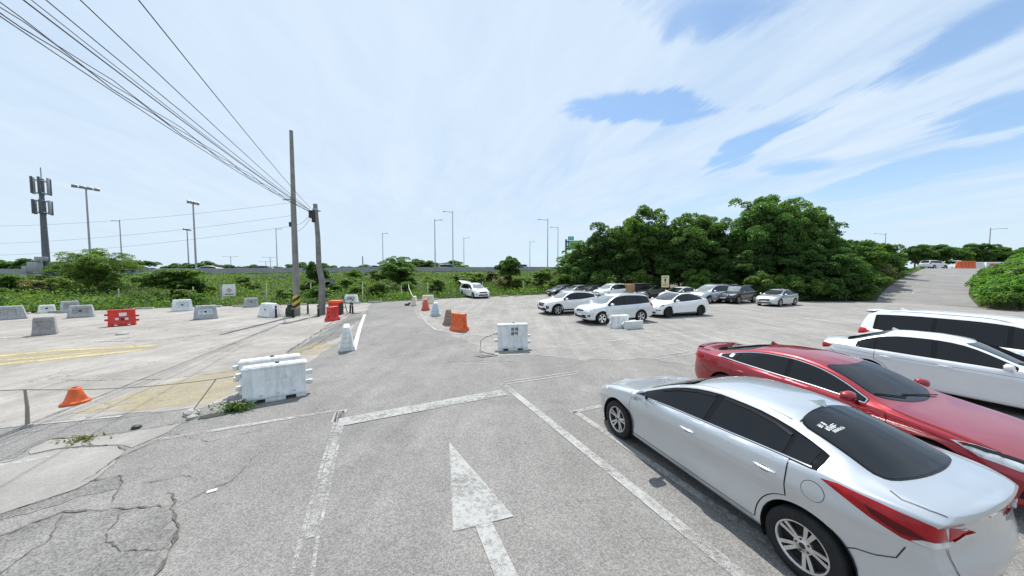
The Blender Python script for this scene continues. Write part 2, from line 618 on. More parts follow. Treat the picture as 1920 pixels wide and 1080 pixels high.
    def body_mesh(s, name, m):
        P = s.P.copy()
        sp = s.sp
        kill = np.zeros((s.nu, s.nv), bool)
        for xw in sp['wx']:
            ra, zw = sp['ra'], sp['wr']
            dx = P[:, :, 0] - xw; dz = P[:, :, 2] - zw
            d = np.hypot(dx, dz)
            low = (P[:, :, 2] < s.zb(P[:, :, 0]) - 0.02) & (np.abs(dx) < 0.7)
            ins = (d < ra) & low
            # snap the rim of the opening onto the circle
            nb = np.zeros_like(ins)
            o = ~ins
            nb[1:] |= o[:-1]; nb[:-1] |= o[1:]; nb[:, 1:] |= o[:, :-1]; nb[:, :-1] |= o[:, 1:]
            nb[1:, 1:] |= o[:-1, :-1]; nb[:-1, :-1] |= o[1:, 1:]; nb[1:, :-1] |= o[:-1, 1:]; nb[:-1, 1:] |= o[1:, :-1]
            rim = ins & nb
            kk = ra / np.maximum(d, 1e-6)
            nx = xw + dx * kk; nz = zw + dz * kk
            for i, j in zip(*np.where(rim)):
                x, z = nx[i, j], nz[i, j]
                y = P[i, j, 1]
                if z > s.zs(x) + 0.03:
                    y = s.side(x, z)[1]
                P[i, j] = (x, y, max(z, 0.02))
            kill |= ins & ~rim
            s_rim = rim
        V = P.reshape(-1, 3)
        kf = kill.ravel()
        q = s.quads[~(kf[s.quads].any(1))]
        # quads whose four corners all lie on the arch circle are inside the hole
        n = len(V)
        used = np.unique(q)
        remap = -np.ones(n, int); remap[used] = np.arange(len(used))
        v1 = V[used]; q1 = remap[q]
        v2 = v1 * np.array([1, -1, 1]); q2 = q1[:, ::-1] + len(v1)
        me = mesh_np(name, np.concatenate([v1, v2]), np.concatenate([q1, q2]), m, smooth=True)
        import bmesh
        bm = bmesh.new(); bm.from_mesh(me)
        bmesh.ops.remove_doubles(bm, verts=bm.verts, dist=2e-4)
        bmesh.ops.dissolve_degenerate(bm, dist=1e-5, edges=bm.edges)
        bm.to_mesh(me); bm.free()
        return me

    def panel(s, name, pts, d, off, m, parent, dome=0.0, step=0.05, lip=True, both=False, grow=0.0):
        objs = []
        for sg in ((1, -1) if both else (1,)):
            pp = [(p[0], p[1] * sg, p[2]) for p in pts]
            dd = (d[0], d[1] * sg, d[2])
            objs.append(s._panel(name, pp, dd, off, m, parent, dome, step, lip, grow))
        return objs

    def _panel(s, name, pts, d, off, m, parent, dome, step, lip, grow):
        d = Vector(d).normalized()
        e1 = d.cross(Vector((0, 0, 1)) if abs(d.z) < 0.9 else Vector((1, 0, 0))).normalized()
        e2 = d.cross(e1)
        E = np.array([e1, e2])
        p2 = np.array(pts, float) @ E.T
        # resample the outline
        out = []
        n = len(p2)
        for i in range(n):
            a, b = p2[i], p2[(i + 1) % n]
            k = max(1, int(math.ceil(np.linalg.norm(b - a) / step)))
            for j in range(k):
                out.append(a + (b - a) * j / k)
        out = np.array(out)
        keep = [0]
        for i in range(1, len(out)):
            if np.linalg.norm(out[i] - out[keep[-1]]) > 1e-4: keep.append(i)
        out = out[keep]
        ar = 0.5 * np.sum(out[:, 0] * np.roll(out[:, 1], -1) - np.roll(out[:, 0], -1) * out[:, 1])
        if ar < 0: out = out[::-1]
        if grow:
            tg = np.roll(out, -1, 0) - np.roll(out, 1, 0)
            tg /= np.maximum(np.linalg.norm(tg, axis=1, keepdims=True), 1e-9)
            out = out + np.stack([tg[:, 1], -tg[:, 0]], 1) * grow
        lo, hi = out.min(0), out.max(0)
        inner = []
        gx = np.arange(lo[0] + step * 0.5, hi[0], step); gy = np.arange(lo[1] + step * 0.5, hi[1], step)
        if len(gx) * len(gy):
            g = np.stack(np.meshgrid(gx, gy), 2).reshape(-1, 2)
            c = np.zeros(len(g), bool)
            dm = np.full(len(g), 9.0)
            for i in range(len(out)):
                a, b = out[i], out[(i + 1) % len(out)]
                cr = ((a[1] > g[:, 1]) != (b[1] > g[:, 1]))
                with np.errstate(divide='ignore', invalid='ignore'):
                    xi = a[0] + (g[:, 1] - a[1]) * (b[0] - a[0]) / (b[1] - a[1] + 1e-15)
                c ^= cr & (g[:, 0] < xi)
                ab = b - a
                tt = np.clip(((g - a) @ ab) / max(ab @ ab, 1e-12), 0, 1)
                dm = np.minimum(dm, np.linalg.norm(g - a - tt[:, None] * ab, axis=1))
            inner = g[c & (dm > step * 0.4)]
        pts2 = [Vector(p) for p in out] + [Vector(p) for p in inner]
        nb = len(out)
        vo, ed, fa, ov, oe, of = delaunay_2d_cdt(pts2, [(i, (i + 1) % nb) for i in range(nb)], [], 1, 1e-6)
        v2 = np.array([tuple(v) for v in vo])
        bset = np.array([any(k < nb for k in o) for o in ov]) if len(ov) else np.zeros(0, bool)
        V = []; NN = []
        ctr = out.mean(0)
        for i, q in enumerate(v2):
            o = np.array(e1) * q[0] + np.array(e2) * q[1] - np.array(d) * 5.0
            p, nn = s.cast(o, d)
            h = off
            if dome:
                a, b = out, np.roll(out, -1, 0)
                ab = b - a
                tt = np.clip(((q - a) * ab).sum(1) / np.maximum((ab * ab).sum(1), 1e-12), 0, 1)
                dd = np.linalg.norm(q - a - tt[:, None] * ab, axis=1).min()
                h = off + dome * min(1.0, dd / 0.06) ** 0.7
            V.append(p + nn * h); NN.append(nn)
        F = []
        for f in fa:
            a, b, c = (V[k] for k in f[:3])
            nf = np.cross(b - a, c - a)
            F.append(list(f) if nf @ NN[f[0]] > 0 else list(f)[::-1])
        if lip:
            order = [-1] * nb
            for i, o in enumerate(ov):
                for k in o:
                    if k < nb: order[k] = i
            ring = [i for i in order if i >= 0]
            base = len(V)
            for i in ring:
                V.append(V[i].copy()); NN.append(NN[i])
            b2 = len(V)
            for i in ring:
                V.append(V[i] - NN[i] * (off + 0.004)); NN.append(NN[i])
            k = len(ring)
            for i in range(k):
                j = (i + 1) % k
                F.append([base + i, b2 + i, b2 + j, base + j])
        me = mesh_np(name, np.array(V), F, m, smooth=True, normals=None if dome else NN)
        return link(bpy.data.objects.new(name, me), parent)

    def line(s, name, pts, d, width, off, m, parent, both=False, step=0.04):
        """a narrow strip along a polyline, lying on the body"""
        dv = np.array(d, float); dv /= np.linalg.norm(dv)
        res = []
        for sg in ((1, -1) if both else (1,)):
            q = [np.array((p[0], p[1] * sg, p[2]), float) for p in pts]
            dd = np.array((dv[0], dv[1] * sg, dv[2]))
            fine = []
            for i in range(len(q) - 1):
                k = max(1, int(math.ceil(np.linalg.norm((q[i + 1] - q[i]) - dd * ((q[i + 1] - q[i]) @ dd)) / step)))
                for j in range(k): fine.append(q[i] + (q[i + 1] - q[i]) * j / k)
            fine.append(q[-1])
            hit = [s.cast(p - dd * (p @ dd) - dd * 5.0, dd) for p in fine]
            V = []; NN = []; F = []
            for i, (p, n) in enumerate(hit):
                t = hit[min(i + 1, len(hit) - 1)][0] - hit[max(i - 1, 0)][0]
                sd = np.cross(n, t); sd /= max(np.linalg.norm(sd), 1e-9)
                V += [p + n * off + sd * width * .5, p + n * off - sd * width * .5]; NN += [n, n]
                if i: F.append([2 * i - 2, 2 * i - 1, 2 * i + 1, 2 * i])
            res.append(link(bpy.data.objects.new(name, mesh_np(name, np.array(V), F, m, smooth=True, normals=NN)), parent))
        return res


def wheel_meshes(r, wd, rimr, style):
    h = wd * 0.5
    t = MB()
    t.lathe([(rimr - 0.005, -h * 0.8), (rimr + 0.02, -h), (r - 0.05, -h * 1.02), (r - 0.012, -h * 0.88), (r, -h * 0.6), (r, -h * 0.2),
             (r - 0.006, -h * 0.18), (r - 0.006, -h * 0.12), (r, -h * 0.1), (r, h * 0.1), (r - 0.006, h * 0.12), (r - 0.006, h * 0.18),
             (r, h * 0.2), (r, h * 0.6), (r - 0.012, h * 0.88), (r - 0.05, h * 1.02), (rimr + 0.02, h), (rimr - 0.005, h * 0.8)], 40, 'y')
    tyre = t.mesh('tyre', M_RUBBER, smooth=True, angle=60)
    k = MB()
    k.lathe([(rimr * 0.30, h * 0.30), (rimr * 0.94, h * 0.25), (rimr * 0.94, -h * 0.7)], 28, 'y')
    disc = k.mesh('wheel', M_WELL, smooth=True)
    m = MB()
    hf = h * 0.86
    m.lathe([(rimr * 0.93, h * 0.2), (rimr * 0.925, hf * 0.9), (rimr * 0.95, hf), (rimr * 1.01, hf * 1.03), (rimr * 1.03, hf * 0.95)], 40, 'y')
    m.lathe([(0.0, hf * 0.80), (0.032, hf * 0.80), (0.04, hf * 0.74), (0.075, hf * 0.68), (0.08, hf * 0.4)], 20, 'y')

    def spoke(a, w0, w1, tw=0.0):
        pr = [(0.055, hf * 0.66, w0), (rimr * 0.55, hf * 0.74, (w0 + w1) * 0.5), (rimr * 0.95, hf * 0.93, w1)]
        vs = []
        for rr, y, w in pr:
            for s_ in (-1, 1):
                for dy in (0, -0.03):
                    ang = a + tw * rr / rimr
                    ww = w * (1.0 if dy == 0 else 0.8)
                    x_, z_ = rr, s_ * ww
                    vs.append((x_ * math.cos(ang) - z_ * math.sin(ang), y + dy, x_ * math.sin(ang) + z_ * math.cos(ang)))
        fs = []
        for i in range(2):
            b = i * 4; c = b + 4
            fs += [(b, b + 2, c + 2, c), (b + 2, b + 3, c + 3, c + 2), (b + 3, b + 1, c + 1, c + 3), (b + 1, b, c, c + 1)]
        m.add(vs, fs, 0)
    if style == 'ten':
        for i in range(5):
            for o in (-0.17, 0.17):
                spoke(2 * math.pi * i / 5 + o, 0.013, 0.017)
    elif style == 'five':
        for i in range(5):
            spoke(2 * math.pi * i / 5, 0.03, 0.05)
    elif style == 'split':
        for i in range(5):
            spoke(2 * math.pi * i / 5, 0.018, 0.015, 0.16); spoke(2 * math.pi * i / 5, 0.018, 0.015, -0.16)
    else:
        for i in range(7):
            spoke(2 * math.pi * i / 7, 0.02, 0.03)
    for i in range(5):
        a = 2 * math.pi * (i + 0.5) / 5
        m.box((0.055 * math.cos(a), hf * 0.70, 0.055 * math.sin(a)), (0.016, 0.012, 0.016), mi=1)
    m.lathe([(0.0, hf * 0.83), (0.024, hf * 0.82), (0.03, hf * 0.78)], 16, 'y', mi=1)
    rim = m.mesh('rim', [M_DARKALLOY if style == 'dark' else M_ALLOY, M_DARKALLOY], smooth=True, angle=30)
    return tyre, disc, rim


def make_car(name, label, sp, detail=True, group=None):
    S = Shell(sp)
    P = P_PROTO
    root = thing(name, label, sp.get('cat', 'car'), group=group)
    body = link(bpy.data.objects.new('body', S.body_mesh('body', P)), root)
    zs_m = float(S.zs(0))
    # underbody and wheel housings
    xf, xr = sp['wx']
    ra, wr = sp['ra'], sp['wr']
    ub = MB()
    ub.box(((sp['f'] + sp['r']) / 2, 0, zs_m + 0.06), (sp['f'] - sp['r'] - 0.5, 2 * float(S.w(0)) - 0.42, 0.10))
    for xm, l in ((0.5 * (xf + xr), (xf - xr) - 2 * ra - 0.01), ):
        ub.box((xm, 0, zs_m + 0.07), (l, 2 * float(S.w(0)) - 0.14, 0.11))
    ub.build('underbody', M_WELL, root)
    for xw in (xf, xr):
        for sg in (1, -1):
            wl = MB()
            yo = abs(S.side(xw, wr + ra - 0.01)[1]) - 0.012
            n = 22
            vs = []; fs = []
            for i in range(n + 1):
                a = math.radians(-28) + math.radians(236) * i / n
                for y in (yo, yo - 0.38):
                    vs.append((xw + (ra + 0.004) * math.cos(a), y * sg, wr + (ra + 0.004) * math.sin(a)))
            for i in range(n):
                fs.append((2 * i, 2 * i + 1, 2 * i + 3, 2 * i + 2))
            fs.append([2 * i + 1 for i in range(n + 1)])
            wl.add(vs, fs)
            wl.build('wheel_housing', M_WELL, root)
            if sp.get('cladding'):
                cl = MB(); vs = []; fs = []
                for i in range(n + 1):
                    a = math.radians(-20) + math.radians(220) * i / n
                    for rr, o in ((ra - 0.012, -0.05), (ra - 0.012, 0.010), (ra + 0.03, 0.016), (ra + 0.055, 0.010), (ra + 0.057, -0.01)):
                        x, z = xw + rr * math.cos(a), wr + rr * math.sin(a)
                        y = abs(S.side(xw + (ra + 0.02) * math.cos(a), max(wr + (ra + 0.02) * math.sin(a), zs_m + 0.05))[1])
                        vs.append((x, (y + o) * sg, z))
                for i in range(n):
                    for k in range(4):
                        fs.append((5 * i + k, 5 * i + k + 1, 5 * i + k + 6, 5 * i + k + 5))
                cl.add(vs, fs); cl.build('arch_cladding', M_BLACK, root, smooth=True)
    # wheels
    tyre, disc, rim = wheel_meshes(wr, sp['tw'], sp['rim'], sp['style'])
    for xw in (xf, xr):
        for sg in (1, -1):
            wy = sp['track'] * 0.5
            o = link(bpy.data.objects.new('wheel', disc), root)
            o.location = (xw, wy * sg, wr)
            o.rotation_euler = (0, random.uniform(0, 1), 0 if sg > 0 else math.pi)
            link(bpy.data.objects.new('tyre', tyre), o)
            link(bpy.data.objects.new('rim', rim), o)
    # side windows
    x0, x1 = sp['dlo']
    mt, mb = sp.get('mt', 0.055), sp.get('mb', 0.022)
    def dlo(a, b, tilt0=0.0, tilt1=0.0, n=14):
        tp = []; bt = []
        for i in range(n + 1):
            x = a + (b - a) * i / n
            zt_, zb_ = float(S.ze(x)) - mt, float(S.zb(x)) + mb
            t = i / n
            sh = tilt0 * (1 - t) + tilt1 * t
            if zt_ < zb_ + 0.008: zt_ = zb_ + 0.008
            tp.append((x + sh * (zt_ - zb_), 0, zt_)); bt.append((x, 0, zb_))
        return tp + bt[::-1]
    fr = S.panel('window_frame', dlo(x0, x1), (0, -1, 0), 0.003, M_FRAME, root, both=True, grow=0.016)
    if sp.get('chrome'):
        pts = dlo(x0, x1, n=26)
        for sg in (1, -1):
            tb = MB(); q = []
            for p in pts:
                h, nn = S.cast((p[0], 4 * sg, p[2]), (0, -sg, 0)); q.append(tuple(h + nn * 0.006))
            q.append(q[0])
            tb.tube(q, 0.012, 6, cap=False); tb.build('window_trim', M_CHROME, root, smooth=True)
    # doors with their windows and handles
    arc_c, arc_r = (xr, wr), ra + 0.055
    zf = pchip(sp['zs'])
    cuts = sp['doors']
    rows = []
    for i in range(len(cuts) - 1):
        a, b = cuts[i], cuts[i + 1]
        zb_a, zb_b = float(S.zb(a)) - 0.002, float(S.zb(b)) - 0.002
        lo = 0.095
        top = [(a + (b - a) * k / 8, 0, float(S.zb(a + (b - a) * k / 8)) + 0.006) for k in range(9)]
        fe = [(a + 0.05 * math.sin(math.pi * (k / 6)) * (1 if i == 0 else 0.25), 0, float(S.zs(a)) + lo + (zb_a - float(S.zs(a)) - lo) * k / 6) for k in range(7)]
        dz = arc_r ** 2 - (b - xr) ** 2
        if i == len(cuts) - 2 and dz > 0:
            zc = wr + math.sqrt(dz)
            re = [(b, 0, zb_b), (b, 0, 0.5 * (zb_b + zc) + 0.02)]
            a0 = math.atan2(zc - wr, b - xr)
            zl = float(S.zs(b)) + lo
            a1 = math.asin(max(-0.9, min(0.9, (zl - wr) / arc_r)))
            for k in range(9):
                aa = a0 + (a1 - a0) * k / 8
                re.append((xr + arc_r * math.cos(aa), 0, wr + arc_r * math.sin(aa)))
        else:
            re = [(b, 0, zb_b), (b, 0, 0.6), (b, 0, float(S.zs(b)) + lo)]
        poly = fe[:-1] + top + re[1:]
        rows.append(poly)
        S.line('door_gap', poly + [poly[0], poly[1]], (0, -1, 0), 0.020, 0.0016, M_GAP, root, both=True, step=0.04)
        ds = S.panel('door', poly, (0, -1, 0), 0.0040, P, root, both=True, lip=True, step=0.036)
        for sg, dr in zip((1, -1), ds):
            hx, hz = sp['handles'][i]
            p, nn = S.cast((hx, 4 * sg, hz), (0, -sg, 0))
            hb = MB()
            L = 0.105
            pt = []
            for k in range(9):
                t = k / 8 * 2 - 1
                pp, n2 = S.cast((hx + t * L, 4 * sg, hz - 0.004 * t), (0, -sg, 0))
                pt.append(tuple(pp + n2 * (0.006 + 0.017 * (1 - t ** 4))))
            hb.tube(pt, [0.008, 0.012, 0.014, 0.015, 0.015, 0.015, 0.014, 0.012, 0.008], 8)
            hb.build('handle', sp.get('handle_mat', P), dr, smooth=True)
            cup = S._panel('handle_cup', [(hx + 0.062 * math.cos(t * 0.5236), p[1], hz - 0.004 + 0.026 * math.sin(t * 0.5236)) for t in range(12)], (0, -sg, 0), 0.0052, M_CUP if sp.get('darkcup') else P, dr, 0, 0.03, False, 0.0)
    for k, (a, b) in enumerate(sp['panes']):
        S.panel('side_window', dlo(a, b, sp.get('tilts', {}).get(k, (0, 0))[0], sp.get('tilts', {}).get(k, (0, 0))[1]), (0, -1, 0), 0.0065, M_GLASS, root, both=True)
    # windscreen and rear window
    def screen(nm, xb, xbc, xt, xtc, frac_b, frac_t, m, inset=0.045):
        pts = []
        n = 10
        for i in range(n + 1):                     # left pillar, base to top
            x = xb + (xt - xb) * i / n
            y = float(S.wt(x)) - inset + (frac_b + (frac_t - frac_b) * i / n)
            pts.append((x, y))
        yt = pts[-1][1]; yb = pts[0][1]
        top = [(xtc + (xt - xtc) * (t ** 2), yt * t) for t in np.linspace(1, -1, 11)[1:-1]]
        lft = [(x, -y) for x, y in pts[::-1]]
        bot = [(xbc + (xb - xbc) * (abs(t) ** 2.2), yb * t) for t in np.linspace(-1, 1, 13)[1:-1]]
        poly = pts + top + lft + bot
        # round the corners of the outline
        q = np.array(poly); fine = []
        for i in range(len(q)):
            a_, b_ = q[i], q[(i + 1) % len(q)]
            k_ = max(1, int(np.linalg.norm(b_ - a_) / .02))
            for j in range(k_): fine.append(a_ + (b_ - a_) * j / k_)
        fine = np.array(fine)
        fine = sum(np.roll(fine, k_, 0) for k_ in range(-4, 5)) / 9.0
        poly = [tuple(p) for p in fine[::3]]
        p3 = [tuple(S.top(x, y)) for x, y in poly]
        d = (0, 0, -1)
        S.panel(nm + '_seal', p3, d, 0.0025, M_FRAME, root, grow=0.018, lip=False)
        return S.panel(nm, p3, d, 0.005, m, root, lip=False)[0]
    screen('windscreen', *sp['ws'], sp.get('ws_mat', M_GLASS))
    if 'bl' in sp:
        screen('rear_window', *sp['bl'], M_GLASS)
    if 'bl_rear' in sp:                              # upright rear window, given as (y, z)
        pr = [tuple(S.rear(y, z)) for y, z in sp['bl_rear']]
        pr = pr + [(x, -y, z) for x, y, z in pr[::-1]]
        S.panel('rear_window_seal', pr, (1, 0, 0), 0.0025, M_BLACK, root, grow=0.02, lip=False)
        S.panel('rear_window', pr, (1, 0, 0), 0.005, M_GLASS, root, lip=False)
    # lamps, grille, plates and other panels given as outline points
    MM = dict(red=M_RED, dred=M_DARKRED, clear=M_CLEAR, black=M_BLACK, chrome=M_CHROME, plate=M_PLATE, glass=M_GLASS, paint=P, gap=M_GAP, amber=M_AMBER, sticker=M_STICKER, alloy=M_ALLOY, visor=M_BLACK)
    made = {}
    for it in sp['panels']:
        nm, pts, d, off, m, dome, both = it[:7]
        par = root
        if len(it) > 7 and it[7] in made:
            par = made[it[7]]
        os_ = []
        for sg, par_ in zip((1, -1) if both else (1,), (par if isinstance(par, list) else [par] * 2)):
            os_.append(S._panel(nm, [(p[0], p[1] * sg, p[2]) for p in pts], (d[0], d[1] * sg, d[2]), off, MM[m], par_, dome, it[8] if len(it) > 8 else 0.05, True, 0.0))
        made.setdefault(nm, os_)
    for nm, pts, d, wdt, m, both in sp.get('lines', []):
        S.line(nm, pts, d, wdt, 0.016 if m == 'visor' else 0.011 if nm == 'roof_gap' else (0.0085 if m == 'alloy' else 0.0048), MM[m], root, both=both)
    # mirrors
    for sg in (1, -1):
        mx_, my_, mz_ = sp['mirror']
        mb_ = MB()
        n, k = 16, 10
        vs = []; fs = []
        for i in range(k + 1):
            th = math.pi * i / k
            for j in range(n):
                ph = 2 * math.pi * j / n
                x = math.cos(th); y = math.sin(th) * math.cos(ph); z = math.sin(th) * math.sin(ph)
                se = lambda q, e: math.copysign(abs(q) ** e, q)
                xx = se(x, 0.75) * 0.085 if x > 0 else se(x, 0.35) * 0.045
                vs.append((mx_ + xx + 0.02 * -abs(y) , (my_ + se(y, 0.75) * 0.115) * sg, mz_ + se(z, 0.72) * (0.075 - 0.012 * y)))
        for i in range(k):
            for j in range(n):
                j2 = (j + 1) % n
                fs.append((i * n + j, i * n + j2, (i + 1) * n + j2, (i + 1) * n + j))
        mb_.add(vs, fs)
        o = mb_.build('wing_mirror', P, root, smooth=True, angle=70)
        st = MB()
        p, nn = S.cast((mx_ + 0.03, 4 * sg, mz_ - 0.06), (0, -sg, 0))
        st.tube([tuple(p - nn * 0.02), (mx_ + 0.015, (my_ - 0.05) * sg, mz_ - 0.045)], 0.028, 8)
        st.build('mirror_foot', M_BLACK, o, smooth=True)
        mg = MB(); mg.box((mx_ - 0.058, my_ * sg, mz_), (0.006, 0.175, 0.11)); mg.build('mirror_glass', M_CHROME, o, bevel=0.002)
    if sp.get('fin'):
        x, z = sp['fin']
        zz = S.top(x, 0)[2]
        fb = MB()
        pr = [(0.09, 0), (0.0, 0.035), (-0.05, 0.062), (-0.075, 0.066), (-0.085, 0.03), (-0.09, 0)]
        vs = []; fs = []
        for dx, h in pr:
            wd = 0.026 * (1 - h / 0.075) + 0.004
            if dx > 0.08: wd = 0.004
            vs += [(x + dx, -wd, zz - 0.004), (x + dx, -wd * 0.35, zz + h), (x + dx, wd * 0.35, zz + h), (x + dx, wd, zz - 0.004)]
        for i in range(len(pr) - 1):
            b = i * 4
            for k in range(3):
                fs.append((b + k, b + k + 1, b + k + 5, b + k + 4))
        fs.append((20, 21, 22, 23))
        fb.add(vs, fs); fb.build('antenna_fin', P, root, smooth=True, angle=60)
    if sp.get('rails'):
        a, b = sp['rails']
        for sg in (1, -1):
            q = []
            for i in range(13):
                t = i / 12; x = a + (b - a) * t
                y = float(S.wt(x)) - 0.05
                zz = S.top(x, y)[2]
                q.append((x, y * sg, zz - 0.01 + 0.05 * min(1, 9 * t, 9 * (1 - t))))
            rl = MB(); rl.tube(q, 0.016, 8); rl.build('roof_rail', M_ALLOY if not sp.get('black_rails') else M_BLACK, root, smooth=True)
    if sp.get('spoiler'):
        x, y, z, l = sp['spoiler']
        b_ = MB(); vs = []; fs = []
        n = 12
        for i in range(n + 1):
            t = i / n * 2 - 1
            xx = x + 0.10 * t * t
            vs += [(xx + l, y * t, z + 0.002), (xx + l * 0.4, y * t, z + 0.02 - 0.02 * t * t), (xx, y * t, z + 0.018 - 0.03 * t * t), (xx + 0.01, y * t, z - 0.012 - 0.03 * t * t), (xx + l, y * t, z - 0.05)]
        for i in range(n):
            for k in range(4):
                fs.append((5 * i + k, 5 * i + k + 1, 5 * i + k + 6, 5 * i + k + 5))
        b_.add(vs, fs); b_.build('spoiler', P, root, smooth=True, angle=50)
    if sp.get('wipers'):
        for (a0, b0) in sp['wipers']:
            pa, na = S.cast((a0[0], a0[1], 4), (0, 0, -1)); pb, nb_ = S.cast((b0[0], b0[1], 4), (0, 0, -1))
            q = []
            for i in range(9):
                t = i / 8
                p, nn = S.cast((a0[0] + (b0[0] - a0[0]) * t, a0[1] + (b0[1] - a0[1]) * t, 4), (0, 0, -1))
                q.append(tuple(p + nn * 0.02))
            wb = MB(); wb.tube(q, 0.009, 6); wb.build('wiper', M_BLACK, root, smooth=True)
    return root, S

# ------------------------------------------------------------------ car body types (x forward, metres, origin between the axles)
def lamp_front(fx, zc, w0, w1, h, sweep=0.35):
    """swept-back headlight outline, from the grille outwards"""
    return [(fx, w0, zc - h * 0.35), (fx, w0 + (w1 - w0) * 0.5, zc - h * 0.5), (fx - 0.10, w1, zc - h * 0.25),
            (fx - sweep, w1 + 0.03, zc + h * 0.75), (fx - sweep * 0.45, w1 - 0.08, zc + h * 0.55), (fx, w0 + 0.02, zc + h * 0.15)]


